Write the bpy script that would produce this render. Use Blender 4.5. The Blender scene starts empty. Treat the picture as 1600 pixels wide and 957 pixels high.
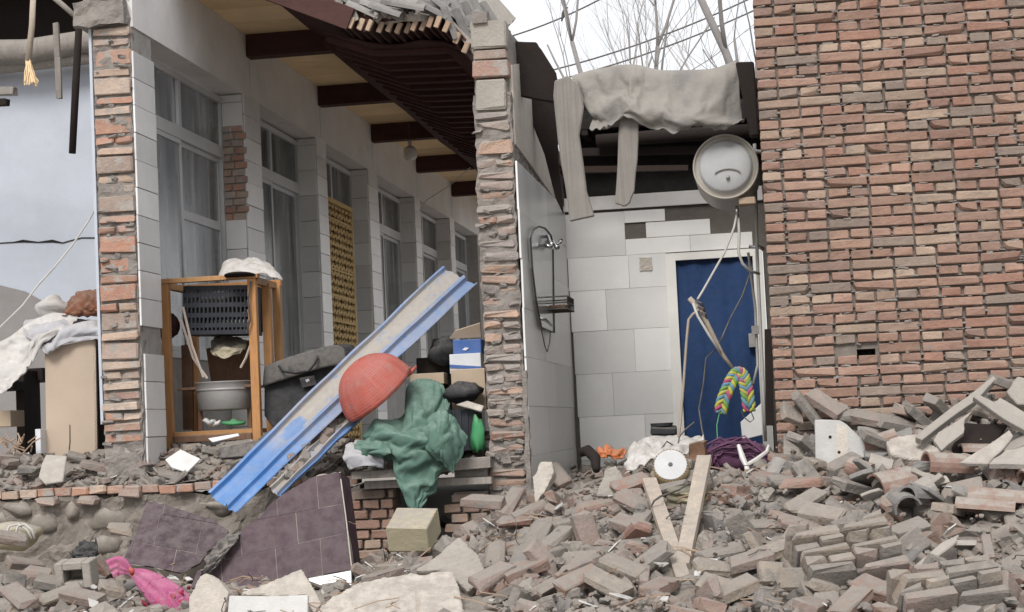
import bpy, bmesh, math, random
import numpy as np
from mathutils import Vector, Matrix, Euler, noise

# ------------------------------------------------------------------ camera, sky, sun, exposure
SC = bpy.context.scene
COL = SC.collection
PI = math.pi
FPX, PW, PH = 2800.0, 1600.0, 957.0
EYE = Vector((0, 0, .25))
YAW, PITCH, ROLL = math.atan(400 / 2800), math.atan(190 / math.hypot(2800, 400)), -.047
RC = Matrix.Rotation(YAW, 3, 'Z') @ Matrix.Rotation(PI / 2 + PITCH, 3, 'X') @ Matrix.Rotation(ROLL, 3, 'Z')
cam_d = bpy.data.cameras.new('camera')
cam_d.sensor_width = 36
cam_d.lens = 36 * FPX / PW
cam_d.clip_end = 2000
cam = bpy.data.objects.new('camera', cam_d)
cam.matrix_world = Matrix.Translation(EYE) @ RC.to_4x4()
COL.objects.link(cam)
SC.camera = cam

w = bpy.data.worlds.new('World')
SC.world = w
w.use_nodes = True
nt = w.node_tree
nt.nodes.clear()
sky = nt.nodes.new('ShaderNodeTexSky')
sky.sky_type = 'NISHITA'
sky.sun_disc = False
SUN_EL, SUN_AZ = math.radians(44), math.radians(187)      # azimuth from +Y clockwise: behind the camera, to its left
sky.sun_elevation = SUN_EL
sky.sun_rotation = SUN_AZ
mx = nt.nodes.new('ShaderNodeMix')
mx.data_type = 'RGBA'
mx.inputs[0].default_value = .93                          # closed cloud cover
mx.inputs[7].default_value = (8.7, 8.8, 9.05, 1)
bg = nt.nodes.new('ShaderNodeBackground')
bg.inputs[1].default_value = .100
out = nt.nodes.new('ShaderNodeOutputWorld')
nt.links.new(sky.outputs[0], mx.inputs[6])
nt.links.new(mx.outputs[2], bg.inputs[0])
nt.links.new(bg.outputs[0], out.inputs[0])
sun_d = bpy.data.lights.new('sun', 'SUN')
sun_d.energy = 2.3
sun_d.angle = math.radians(22)
sun_d.color = (1, .97, .93)
sun = bpy.data.objects.new('sun', sun_d)
sd = Vector((math.sin(SUN_AZ) * math.cos(SUN_EL), math.cos(SUN_AZ) * math.cos(SUN_EL), math.sin(SUN_EL)))
sun.rotation_euler = sd.to_track_quat('Z', 'Y').to_euler()
COL.objects.link(sun)
vs = SC.view_settings
vs.view_transform = 'Standard'
vs.look = 'None'
vs.exposure = .33
vs.gamma = 1
vs.use_curve_mapping = False
try:
    SC.cycles.max_bounces = 6
    SC.cycles.diffuse_bounces = 3
except Exception:
    pass

# ------------------------------------------------------------------ helpers
def ray(px, py):
    return RC @ Vector(((px - PW / 2) / FPX, -(py - PH / 2) / FPX, -1.0))
def at(px, py, Y):
    d = ray(px, py)
    return EYE + d * ((Y - EYE.y) / d.y)
def atX(px, py, X):
    d = ray(px, py)
    return EYE + d * ((X - EYE.x) / d.x)
def atZ(px, py, Z):
    d = ray(px, py)
    return EYE + d * ((Z - EYE.z) / d.z)
GX = [-7, -6, -4, -2.8, -2.2, -1.6, -0.8, 0, .8, 1.6, 2.6]
GY = [6.5, 7.5, 8.5, 9.5, 10.3, 10.9, 11.5, 12.5, 14.6]
GZ = [[-.9, -.9, -.9, -.9, -.9, -.9, -.9, -.9, -.9, -.9, -.9],
      [-.76, -.76, -.76, -.78, -.80, -.80, -.80, -.80, -.84, -.84, -.8],
      [-.64, -.64, -.64, -.67, -.68, -.68, -.66, -.68, -.70, -.66, -.6],
      [-.64, -.64, -.63, -.64, -.64, -.58, -.46, -.38, -.38, -.32, -.2],
      [-.62, -.62, -.61, -.62, -.60, -.46, -.27, -.14, -.10, -.02, .10],
      [-.60, -.60, -.59, -.60, -.55, -.34, -.14, -.02, .10, .26, .42],
      [-.58, -.58, -.57, -.56, -.50, -.25, -.09, -.02, .12, .30, .45],
      [-.60, -.60, -.60, -.60, -.50, -.16, -.06, -.04, .0, .1, .1],
      [-.60, -.60, -.60, -.60, -.50, -.10, -.05, -.05, .0, .0, .0]]
def _seg(a, v):
    i = 0
    while i < len(a) - 2 and v > a[i + 1]: i += 1
    t = min(1, max(0, (v - a[i]) / (a[i + 1] - a[i])))
    return i, t
def G(x, y):
    i, t = _seg(GX, x); j, s = _seg(GY, y)
    t = t * t * (3 - 2 * t) * .5 + t * .5; s = s * s * (3 - 2 * s) * .5 + s * .5
    return ((GZ[j][i] * (1 - t) + GZ[j][i + 1] * t) * (1 - s) + (GZ[j + 1][i] * (1 - t) + GZ[j + 1][i + 1] * t) * s)
def on_ground(px, py, up=0.0):
    d = ray(px, py)
    y = 6.6
    while y < 14.5:
        p = EYE + d * ((y - EYE.y) / d.y)
        if p.z <= G(p.x, p.y) + up: return p
        y += .02
    return EYE + d * ((10 - EYE.y) / d.y)

class MB:
    def __init__(s):
        s.v = []; s.f = []; s.dust = []
    def add(s, vs, fs, dust=0.0):
        n = len(s.v)
        s.v += [Vector(q) for q in vs]
        s.f += [tuple(i + n for i in f) for f in fs]
        s.dust += list(dust) if hasattr(dust, '__len__') else [dust] * len(vs)
        return s
    def box(s, a, b):                                     # axis-aligned, corner to corner
        x0, y0, z0 = a; x1, y1, z1 = b
        return s.add([(x0, y0, z0), (x1, y0, z0), (x1, y1, z0), (x0, y1, z0), (x0, y0, z1), (x1, y0, z1), (x1, y1, z1), (x0, y1, z1)],
                     [(0, 3, 2, 1), (4, 5, 6, 7), (0, 1, 5, 4), (1, 2, 6, 5), (2, 3, 7, 6), (3, 0, 4, 7)])
    def chip(s, c, size, R=None, bev=.004, jit=.0, rng=None, big=0.0):   # bevelled, chipped box: 44 triangles
        h = [q / 2 for q in size]
        rng = rng or random
        R = R or Matrix.Identity(3)
        V = []; idx = {}
        for sx in (-1, 1):
            for sy in (-1, 1):
                for sz in (-1, 1):
                    k = bev * rng.uniform(.6, 1.4)
                    if big and rng.random() < big: k = min(size) * rng.uniform(.2, .48)
                    for ax in range(3):
                        p = [sx * h[0], sy * h[1], sz * h[2]]
                        for o in range(3):
                            if o != ax: p[o] -= (sx, sy, sz)[o] * min(k * (rng.uniform(.8, 1.2) if jit else 1), h[o] * .9)
                        p = [q + rng.uniform(-jit, jit) for q in p]
                        idx[(sx, sy, sz, ax)] = len(V)
                        V.append(R @ Vector(p) + Vector(c))
        F = []
        sg = (-1, 1)
        for s1 in sg:
            F.append([idx[(s1, a, b, 0)] for a, b in ((-1, -1), (1, -1), (1, 1), (-1, 1))][::s1])
            F.append([idx[(a, s1, b, 1)] for a, b in ((-1, -1), (1, -1), (1, 1), (-1, 1))][::-s1])
            F.append([idx[(a, b, s1, 2)] for a, b in ((-1, -1), (1, -1), (1, 1), (-1, 1))][::s1])
        for a in sg:
            for b in sg:
                F.append([idx[(-1, a, b, 1)], idx[(1, a, b, 1)], idx[(1, a, b, 2)], idx[(-1, a, b, 2)]])
                F.append([idx[(a, -1, b, 0)], idx[(a, 1, b, 0)], idx[(a, 1, b, 2)], idx[(a, -1, b, 2)]])
                F.append([idx[(a, b, -1, 0)], idx[(a, b, 1, 0)], idx[(a, b, 1, 1)], idx[(a, b, -1, 1)]])
                for c3 in sg: F.append([idx[(a, b, c3, 0)], idx[(a, b, c3, 1)], idx[(a, b, c3, 2)]])
        return s.add(V, F)
    def tube(s, pts, r, n=8, cap=True):
        pts = [Vector(p) for p in pts]
        rs = r if hasattr(r, '__len__') else [r] * len(pts)
        V = []; F = []
        t = (pts[1] - pts[0]).normalized()
        u = t.orthogonal().normalized()
        for i, p in enumerate(pts):
            a = pts[max(i - 1, 0)]; b = pts[min(i + 1, len(pts) - 1)]
            t = (b - a).normalized()
            u = (u - t * u.dot(t)).normalized()
            q = t.cross(u)
            for k in range(n):
                an = 2 * PI * k / n
                V.append(p + (u * math.cos(an) + q * math.sin(an)) * rs[i])
        for i in range(len(pts) - 1):
            for k in range(n):
                F.append((i * n + k, i * n + (k + 1) % n, (i + 1) * n + (k + 1) % n, (i + 1) * n + k))
        if cap:
            F.append(tuple(range(n))[::-1]); F.append(tuple((len(pts) - 1) * n + k for k in range(n)))
        return s.add(V, F)
    def prism(s, pts, vec):                               # polygon extruded along vec
        n = len(pts); vec = Vector(vec)
        V = [Vector(p) for p in pts] + [Vector(p) + vec for p in pts]
        F = [tuple(range(n)), tuple(range(2 * n - 1, n - 1, -1))]
        for i in range(n): F.append((i, i + n, (i + 1) % n + n, (i + 1) % n))
        return s.add(V, F)
    def grid(s, fn, nu, nv, dust=None):
        V = []; D = []
        for j in range(nv + 1):
            for i in range(nu + 1):
                V.append(fn(i / nu, j / nv)); D.append(dust(i / nu, j / nv) if dust else 0.0)
        F = []
        for j in range(nv):
            for i in range(nu):
                a = j * (nu + 1) + i
                F.append((a, a + 1, a + nu + 2, a + nu + 1))
        return s.add(V, F, D)
    def lathe(s, c, axis, prof, n=32, cap0=True, cap1=True):   # prof: (distance along axis, radius)
        axis = Vector(axis).normalized(); u = axis.orthogonal().normalized(); q = axis.cross(u)
        V = []
        for d, r in prof:
            for k in range(n):
                an = 2 * PI * k / n
                V.append(Vector(c) + axis * d + (u * math.cos(an) + q * math.sin(an)) * r)
        F = []
        for i in range(len(prof) - 1):
            for k in range(n): F.append((i * n + k, i * n + (k + 1) % n, (i + 1) * n + (k + 1) % n, (i + 1) * n + k))
        if cap0: F.append(tuple(range(n))[::-1])
        if cap1: F.append(tuple((len(prof) - 1) * n + k for k in range(n)))
        return s.add(V, F)
    def bar(s, p0, p1, wd, th, up=(0, 0, 1), bev=.003, jit=0, rng=None):   # board between two points
        p0 = Vector(p0); p1 = Vector(p1)
        x = (p1 - p0).normalized(); y = Vector(up).cross(x)
        if y.length < .05: y = Vector((0, 1, 0)).cross(x)
        y.normalize(); z = x.cross(y)
        R = Matrix((x, y, z)).transposed()
        return s.chip((p0 + p1) / 2, ((p1 - p0).length, wd, th), R, bev, jit, rng)

def rootloc(o):
    v = Vector((0, 0, 0))
    while o:
        v += o.location; o = o.parent
    return v
def mesh_of(name, mb, off=Vector((0, 0, 0)), smooth=False):
    me = bpy.data.meshes.new(name)
    me.from_pydata([tuple(q - off) for q in mb.v], [], mb.f)
    if any(mb.dust):
        at_ = me.attributes.new('dust', 'FLOAT', 'POINT')
        at_.data.foreach_set('value', mb.dust)
    bm = bmesh.new(); bm.from_mesh(me)
    bmesh.ops.recalc_face_normals(bm, faces=bm.faces)
    bm.to_mesh(me); bm.free()
    if smooth:
        me.polygons.foreach_set('use_smooth', [True] * len(me.polygons))
    return me
def part(name, mb, mat, parent, smooth=False, label=None, kind=None):
    o = bpy.data.objects.new(name, mesh_of(name, mb, rootloc(parent), smooth))
    o.data.materials.append(mat)
    o.parent = parent
    COL.objects.link(o)
    if label: o['label'] = label
    if kind: o['kind'] = kind
    return o
def thing(name, label, cat, loc, group=None):
    o = bpy.data.objects.new(name, None)
    o.empty_display_size = .1
    o.location = loc
    o['label'] = label; o['category'] = cat; o['kind'] = 'thing'
    if group: o['group'] = group
    COL.objects.link(o)
    return o
def solo(name, mb, mat, label, cat, group=None, smooth=False):     # a thing that is one mesh
    c = sum((q for q in mb.v), Vector()) / len(mb.v)
    o = bpy.data.objects.new(name, mesh_of(name, mb, c, smooth))
    o.location = c
    o.data.materials.append(mat)
    o['label'] = label; o['category'] = cat; o['kind'] = 'thing'
    if group: o['group'] = group
    COL.objects.link(o)
    return o
def setting(name, mb, mat, kind='structure', smooth=False):
    o = bpy.data.objects.new(name, mesh_of(name, mb, Vector(), smooth))
    o.data.materials.append(mat); o['kind'] = kind
    COL.objects.link(o)
    return o
def inst(name, me, loc, rot, parent=None, scale=(1, 1, 1), color=None):
    o = bpy.data.objects.new(name, me)
    o.location = Vector(loc) - (rootloc(parent) if parent else Vector())
    o.rotation_euler = rot; o.scale = scale
    if parent: o.parent = parent
    if color: o.color = color
    COL.objects.link(o)
    return o
def solidify(o, t, off=0.0):
    m = o.modifiers.new('thickness', 'SOLIDIFY'); m.thickness = t; m.offset = off
    return o
def fbm(p, o=4):
    return noise.fractal(p, 1.0, 2.0, o, noise_basis='PERLIN_ORIGINAL')

# ------------------------------------------------------------------ materials
DUST = (.335, .30, .265)
def M(name, cols, rough=.88, var=.18, vscale=9, dust=.35, dustcol=DUST, bump=.35, bscale=70, patch=None, spec=.3, metal=0,
      objcol=False, grain=None, alpha=1, trans=0, big=.8):
    """cols: one colour, or several that single objects / single islands choose between. patch = (colour, cover 0..1, scale)."""
    m = bpy.data.materials.new(name)
    m.use_nodes = True
    T = m.node_tree; N = T.nodes; L = T.links
    b = N['Principled BSDF']
    geo = N.new('ShaderNodeNewGeometry')
    pos = geo.outputs['Position']
    def mixc(f, a, c, mode='MIX'):
        k = N.new('ShaderNodeMix'); k.data_type = 'RGBA'; k.blend_type = mode
        for s_, v in ((k.inputs[0], f), (k.inputs[6], a), (k.inputs[7], c)):
            if isinstance(v, (int, float)): s_.default_value = v
            elif isinstance(v, tuple): s_.default_value = (*v[:3], 1)
            else: L.new(v, s_)
        return k.outputs[2]
    def math_(op, a, c=0.0, cl=False):
        k = N.new('ShaderNodeMath'); k.operation = op; k.use_clamp = cl
        for s_, v in ((k.inputs[0], a), (k.inputs[1], c)):
            if isinstance(v, (int, float)): s_.default_value = v
            else: L.new(v, s_)
        return k.outputs[0]
    def nz(scale, det=4, ro=.6, vec=None):
        k = N.new('ShaderNodeTexNoise'); k.inputs['Scale'].default_value = scale; k.inputs['Detail'].default_value = det
        k.inputs['Roughness'].default_value = ro
        L.new(vec or pos, k.inputs['Vector'])
        return k.outputs[0]
    def rng_(v, a, c):                                    # smooth threshold
        k = N.new('ShaderNodeMapRange'); k.interpolation_type = 'SMOOTHSTEP'
        k.inputs[1].default_value = a; k.inputs[2].default_value = c
        L.new(v, k.inputs[0])
        return k.outputs[0]
    info = N.new('ShaderNodeObjectInfo')
    rnd = math_('FRACT', math_('ADD', info.outputs['Random'], geo.outputs['Random Per Island']))
    if objcol: base = info.outputs['Color']
    elif len(cols) == 1: base = tuple(cols[0])
    else:
        r = N.new('ShaderNodeValToRGB'); r.color_ramp.interpolation = 'CONSTANT'
        el = r.color_ramp.elements
        for i, c in enumerate(cols):
            e = el[i] if i < 2 else el.new(i / len(cols))
            e.position = i / len(cols); e.color = (*c, 1)
        L.new(rnd, r.inputs[0]); base = r.outputs[0]
    n1 = nz(vscale, 5)
    v = math_('ADD', math_('MULTIPLY', n1, 2 * var), 1 - var)
    v = math_('MULTIPLY', v, math_('ADD', math_('MULTIPLY', nz(1.9, 4, .65), .5 * big), 1 - .25 * big))
    if len(cols) > 1 or objcol: v = math_('MULTIPLY', v, math_('ADD', math_('MULTIPLY', math_('FRACT', math_('MULTIPLY', rnd, 7.31)), .3), .85))
    cc = N.new('ShaderNodeCombineColor')
    for i in range(3): L.new(v, cc.inputs[i])
    col = mixc(1.0, base, cc.outputs[0], 'MULTIPLY')
    if grain:                                             # wood: streaks along a world axis
        mp = N.new('ShaderNodeMapping'); mp.inputs['Scale'].default_value = grain
        L.new(pos, mp.inputs['Vector'])
        g = rng_(nz(1.0, 6, .7, mp.outputs[0]), .35, .7)
        col = mixc(math_('MULTIPLY', g, .45), col, tuple(q * .5 for q in cols[0]))
    if patch:
        pc, cover, ps = patch
        k = rng_(nz(ps, 6, .65), 1 - cover - .06 + .12 * (cover - .5), 1 - cover + .06 + .12 * (cover - .5))
        col = mixc(k, col, pc)
    if dust > 0:
        sx = N.new('ShaderNodeSeparateXYZ'); L.new(geo.outputs['Normal'], sx.inputs[0])
        up = rng_(sx.outputs[2], .1, .8)
        d = math_('MULTIPLY', math_('ADD', math_('MULTIPLY', up, dust * 1.3), dust * .45), math_('ADD', rng_(nz(14, 5, .7), .3, .65), .25), True)
        at_ = N.new('ShaderNodeAttribute'); at_.attribute_name = 'dust'
        d2 = math_('MULTIPLY', at_.outputs['Fac'], math_('ADD', rng_(nz(13, 6, .75), .24, .55), .3), True)
        col = mixc(math_('MAXIMUM', d, d2), col, mixc(nz(30), tuple(q * .8 for q in dustcol), tuple(min(1, q * 1.15) for q in dustcol)))
    L.new(col, b.inputs['Base Color'])
    b.inputs['Roughness'].default_value = rough
    b.inputs['Specular IOR Level'].default_value = spec
    b.inputs['Metallic'].default_value = metal
    b.inputs['Alpha'].default_value = alpha
    if trans: b.inputs['Transmission Weight'].default_value = trans
    if bump:
        bp = N.new('ShaderNodeBump'); bp.inputs['Strength'].default_value = bump; bp.inputs['Distance'].default_value = .012
        L.new(math_('ADD', nz(bscale, 6, .7), math_('MULTIPLY', nz(bscale * .22, 3), 1.2)), bp.inputs['Height'])
        L.new(bp.outputs[0], b.inputs['Normal'])
    return m

GREYM = (.27, .25, .23)
X_ = dict(
    wallbrick=M('wall_brick', [(.305, .185, .138), (.32, .20, .152), (.29, .177, .135), (.325, .21, .16), (.305, .188, .144), (.275, .182, .146), (.365, .27, .205), (.30, .165, .122), (.262, .203, .168), (.315, .197, .148), (.295, .18, .14), (.335, .235, .18)],
                big=1.5, var=.24, vscale=25, dust=.16, bump=.7, bscale=70, patch=((.27, .22, .185), .33, 9)),
    mortar=M('mortar', [(.185, .16, .14)], var=.25, vscale=20, dust=.35, bump=.8, bscale=60),
    cutbrick=M('cut_brick', [(.43, .235, .165), (.46, .28, .21), (.40, .25, .20), (.50, .36, .275), (.44, .23, .16), (.40, .30, .25), (.52, .40, .32)],
                var=.25, vscale=20, dust=.45, bump=.8, bscale=60, patch=((.38, .35, .32), .42, 9)),
    pierbrick=M('pier_brick', [(.42, .28, .22), (.36, .30, .26), (.47, .31, .23), (.38, .29, .25), (.42, .25, .19), (.34, .30, .28)],
                var=.25, vscale=22, dust=.5, bump=.9, bscale=60, patch=((.33, .30, .275), .40, 12)),
    roughmortar=M('rough_mortar', [(.25, .225, .205)], var=.35, vscale=14, dust=.25, bump=1, bscale=45),
    loose=M('loose_brick', [(1, 1, 1)], objcol=True, var=.22, vscale=18, dust=.5, dustcol=(.285, .255, .225), bump=.9, bscale=55, patch=((.25, .225, .20), .42, 9)),
    rubble=M('rubble', [(.245, .195, .168), (.235, .212, .192), (.27, .222, .19), (.215, .20, .187), (.28, .19, .155), (.19, .177, .165), (.34, .31, .275)], var=.3, vscale=20, dust=.5, dustcol=(.255, .226, .198), bump=.7, bscale=60),
    earth=M('earth', [(.20, .175, .15)], var=.4, vscale=8, dust=.3, bump=1, bscale=40, patch=((.34, .30, .265), .4, 5)),
    concrete=M('concrete', [(.37, .34, .30)], var=.2, vscale=7, dust=.5, bump=.8, bscale=45, patch=((.30, .275, .25), .35, 6)),
    palestone=M('pale_plaster', [(.55, .50, .44)], var=.15, vscale=8, dust=.4, bump=.7, bscale=40, patch=((.40, .35, .30), .3, 7)),
    tile=M('wall_tile', [(.735, .73, .715), (.72, .715, .70), (.75, .745, .73)], big=.35, rough=.3, var=.05, vscale=4, dust=.12, dustcol=(.45, .42, .38), bump=.04, bscale=8, spec=.4),
    whitetile=M('white_tile', [(.77, .76, .75), (.75, .74, .73)], rough=.4, var=.06, vscale=6, dust=.12, bump=.08, bscale=15, spec=.4),
    grout=M('grout', [(.36, .345, .325)], var=.3, vscale=12, dust=.2, bump=.6),
    plaster=M('grey_plaster', [(.72, .70, .685)], var=.09, vscale=3, dust=.12, bump=.2, bscale=30, patch=((.50, .48, .46), .3, 3)),
    blueplaster=M('blue_plaster', [(.50, .535, .60)], big=.5, var=.1, vscale=2.5, dust=.1, bump=.15, bscale=30, patch=((.47, .50, .55), .25, 2.5)),
    dado=M('grey_dado', [(.27, .255, .25)], var=.12, vscale=4, dust=.2),
    alu=M('window_frame', [(.52, .53, .54)], rough=.45, var=.06, dust=.15, bump=.05, metal=.0, spec=.5),
    soffit=M('soffit_board', [(.80, .60, .36), (.82, .62, .38), (.77, .57, .33)], rough=.6, var=.1, vscale=5, dust=0, bump=.1),
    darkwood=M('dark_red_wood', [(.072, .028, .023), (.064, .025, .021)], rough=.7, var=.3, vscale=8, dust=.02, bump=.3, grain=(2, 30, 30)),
    oldplank=M('old_plank', [(.25, .23, .21)], var=.2, vscale=5, dust=.12, bump=.25, bscale=30, grain=(70, 70, 1.4)),
    dirtywhite=M('dirty_white_tile', [(.60, .595, .58)], rough=.5, var=.15, vscale=8, dust=.3, bump=.2, patch=((.44, .41, .37), .3, 7)),
    weatherwood=M('weathered_wood', [(.29, .262, .235), (.32, .29, .26)], var=.2, vscale=6, dust=.25, bump=.5, grain=(40, 40, 3)),
    palewood=M('pale_wood', [(.42, .345, .275), (.45, .375, .30)], var=.16, vscale=9, dust=.4, bump=.35, grain=(50, 50, 5)),
    orangewood=M('orange_wood', [(.50, .25, .095), (.54, .285, .115), (.46, .22, .08)], rough=.6, var=.14, vscale=8, dust=.16, bump=.2, grain=(60, 60, 5)),
    brownwood=M('brown_wood', [(.17, .085, .045)], rough=.6, var=.2, dust=.25, bump=.2, grain=(50, 50, 5)),
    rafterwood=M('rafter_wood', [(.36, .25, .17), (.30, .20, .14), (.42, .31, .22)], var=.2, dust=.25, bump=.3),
    rooftile=M('roof_tile', [(.19, .183, .178), (.22, .212, .204), (.165, .16, .155), (.25, .24, .228)], var=.25, vscale=14, dust=.22, bump=.6, bscale=50),
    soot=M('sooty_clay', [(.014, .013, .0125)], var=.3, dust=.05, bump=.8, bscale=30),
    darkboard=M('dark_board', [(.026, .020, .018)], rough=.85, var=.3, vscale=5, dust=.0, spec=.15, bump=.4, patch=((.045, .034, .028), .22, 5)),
    tilebed=M('tile_bed', [(.12, .108, .095)], var=.25, dust=.1, bump=.6),
    dimlath=M('dim_lath', [(.035, .022, .018)], dust=.0),
    steelblue=M('blue_painted_steel', [(.060, .195, .47)], rough=.45, var=.2, vscale=5, dust=.16, dustcol=(.34, .31, .275), bump=.12, bscale=20, spec=.45, patch=((.10, .25, .53), .35, 5)),
    steelback=M('dark_steel_underside', [(.05, .06, .08)], rough=.5, dust=.1),
    redmesh=M('red_plastic', [(.42, .07, .045)], rough=.62, var=.2, vscale=9, dust=.22, dustcol=(.38, .2, .18), bump=.25, bscale=60, spec=.25, patch=((.34, .15, .12), .4, 10)),
    green=M('green_canvas', [(.082, .152, .122)], rough=.9, var=.25, vscale=5, dust=.3, dustcol=(.22, .30, .255), bump=.25, bscale=120, spec=.15),
    tarp=M('felt_tarp', [(.285, .27, .247)], rough=.95, var=.28, vscale=5, dust=.15, bump=.5, bscale=150, patch=((.225, .218, .21), .42, 3.5), spec=.1),
    whitecloth=M('white_cloth', [(.58, .56, .54)], rough=.95, var=.1, vscale=8, dust=.3, bump=.3, bscale=100, spec=.1),
    greycloth=M('grey_cloth', [(.45, .45, .48)], rough=.95, var=.12, vscale=8, dust=.25, bump=.3, bscale=100, spec=.1),
    browncloth=M('brown_cloth', [(.20, .085, .05)], rough=.95, var=.3, vscale=15, dust=.15, bump=.7, bscale=60, spec=.1),
    darkcloth=M('dark_cloth', [(.055, .052, .055)], rough=.95, var=.25, dust=.3, bump=.4, bscale=80, spec=.1),
    black=M('black_fabric', [(.022, .023, .026)], rough=.75, var=.2, dust=.2, dustcol=(.2, .185, .17), bump=.25, bscale=150, spec=.25),
    blackplastic=M('black_plastic', [(.022, .025, .035)], rough=.5, var=.15, dust=.16, dustcol=(.2, .19, .18), bump=.1),
    carton=M('carton', [(.46, .36, .26)], var=.1, dust=.25, bump=.15),
    cabinet=M('tan_board', [(.47, .375, .29)], rough=.6, var=.05, vscale=3, dust=.1, bump=.08),
    bluebox=M('blue_box', [(.035, .11, .34)], rough=.5, dust=.25, bump=.1),
    whitebox=M('white_box', [(.64, .65, .68)], rough=.5, dust=.2, bump=.1),
    tin=M('grey_tin', [(.36, .355, .35)], rough=.5, var=.15, dust=.45, bump=.2, metal=.3, spec=.4),
    chrome=M('chrome', [(.62, .62, .63)], rough=.22, var=.05, dust=.1, bump=0, metal=1),
    enamel=M('cream_enamel', [(.47, .44, .385)], rough=.45, var=.1, vscale=5, dust=.22, bump=.08, patch=((.50, .45, .38), .25, 6)),
    heaterface=M('heater_face', [(.47, .475, .48)], rough=.45, var=.14, vscale=6, dust=.2, bump=.05),
    plastic=M('white_plastic', [(.68, .67, .65)], rough=.5, var=.08, dust=.22, bump=.08),
    hose=M('pale_hose', [(.50, .49, .46)], rough=.5, dust=.2, bump=.1),
    wire=M('dark_wire', [(.06, .055, .05)], rough=.6, dust=.2, bump=.1),
    doorblue=M('blue_door_cloth', [(.016, .050, .145)], rough=.75, var=.22, vscale=10, dust=.06, bump=.3, bscale=90),
    doorframe=M('white_door_frame', [(.80, .79, .75)], rough=.5, var=.07, vscale=7, dust=.1, bump=.1),
    purple=M('purple_tile', [(.050, .026, .036), (.055, .029, .040), (.046, .024, .033)], big=.4, rough=.55, var=.22, vscale=7, dust=.15, dustcol=(.30, .265, .255), bump=.15, bscale=25, spec=.2),
    pink=M('pink_net', [(.70, .16, .37)], rough=.7, var=.2, vscale=12, dust=.12, dustcol=(.6, .35, .42), bump=.4, bscale=140, alpha=.42),
    pinkin=M('dried_peppers', [(.30, .02, .05), (.36, .035, .08), (.24, .02, .04)], rough=.5, var=.25, dust=.05),
    purpleyarn=M('purple_yarn', [(.13, .045, .11), (.17, .07, .145), (.10, .035, .085)], rough=.9, dust=.15, bump=.4, bscale=150),
    gold=M('gold_tin', [(.42, .33, .18)], rough=.45, var=.15, dust=.25, bump=.15, metal=.3),
    olive=M('olive_tin', [(.20, .18, .11)], rough=.4, var=.2, dust=.25, bump=.1, metal=.3),
    terracotta=M('terracotta', [(.25, .14, .108)], rough=.85, var=.25, vscale=9, dust=.55, bump=.4),
    orangebag=M('orange_plastic', [(.56, .17, .05)], rough=.5, var=.2, dust=.2, bump=.2),
    cobble=M('cobble', [(.215, .19, .162), (.235, .208, .18), (.20, .178, .155), (.25, .222, .19)], var=.2, vscale=9, dust=.5, bump=.5, bscale=40, patch=((.20, .175, .15), .5, 6)),
    screenback=M('screen_back', [(.34, .225, .09)], var=.3, dust=.05),
    gold_screen=M('ochre_screen', [(.52, .36, .15)], rough=.7, var=.3, vscale=25, dust=.05, bump=.3, bscale=60, patch=((.40, .26, .10), .3, 17)),
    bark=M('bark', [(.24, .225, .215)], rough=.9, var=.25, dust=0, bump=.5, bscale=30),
    bark_haze=M('bark_haze', [(.48, .47, .465)], rough=.9, var=.2, dust=0, bump=0),  # paler copy of the bark for distant trees: haze put into the colour
    leafgreen=M('green_plastic', [(.05, .28, .11)], rough=.5, dust=.15, bump=.1),
    yellowblock=M('yellowish_stone', [(.45, .40, .27)], var=.15, dust=.45, bump=.5),
    curtain=M('curtain', [(.50, .42, .36)], rough=.9, var=.15, dust=0, bump=.2),
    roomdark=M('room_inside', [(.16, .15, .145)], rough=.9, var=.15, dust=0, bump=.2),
    asbestos=M('fibre_sheet', [(.40, .37, .335), (.43, .395, .355), (.36, .335, .305)], var=.14, vscale=7, dust=.4, bump=.5, bscale=50),
    bird=M('bird', [(.06, .055, .05)], dust=0, bump=0),
)
def glass_mat():
    m = bpy.data.materials.new('window_glass'); m.use_nodes = True
    N = m.node_tree.nodes; L = m.node_tree.links; b = N['Principled BSDF']
    b.inputs['Base Color'].default_value = (.23, .235, .23, 1)
    b.inputs['Roughness'].default_value = .12
    b.inputs['Alpha'].default_value = .66
    k = N.new('ShaderNodeTexNoise'); k.inputs['Scale'].default_value = 5
    g = N.new('ShaderNodeNewGeometry'); L.new(g.outputs['Position'], k.inputs['Vector'])
    r = N.new('ShaderNodeMapRange'); r.inputs[3].default_value = .1; r.inputs[4].default_value = .35
    L.new(k.outputs[0], r.inputs[0]); L.new(r.outputs[0], b.inputs['Roughness'])
    mp = N.new('ShaderNodeMapping'); mp.inputs['Scale'].default_value = (9, 9, .8); L.new(g.outputs['Position'], mp.inputs['Vector'])
    k2 = N.new('ShaderNodeTexNoise'); k2.inputs['Scale'].default_value = 1; k2.inputs['Detail'].default_value = 5; L.new(mp.outputs[0], k2.inputs['Vector'])
    cr_ = N.new('ShaderNodeValToRGB'); e = cr_.color_ramp.elements
    e[0].position = .38; e[0].color = (.10, .105, .105, 1); e[1].position = .66; e[1].color = (.36, .365, .355, 1)  # dark to pale streaks in the base colour imitate reflections on the panes
    L.new(k2.outputs[0], cr_.inputs[0]); L.new(cr_.outputs[0], b.inputs['Base Color'])
    return m
X_['glass'] = glass_mat()

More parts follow.
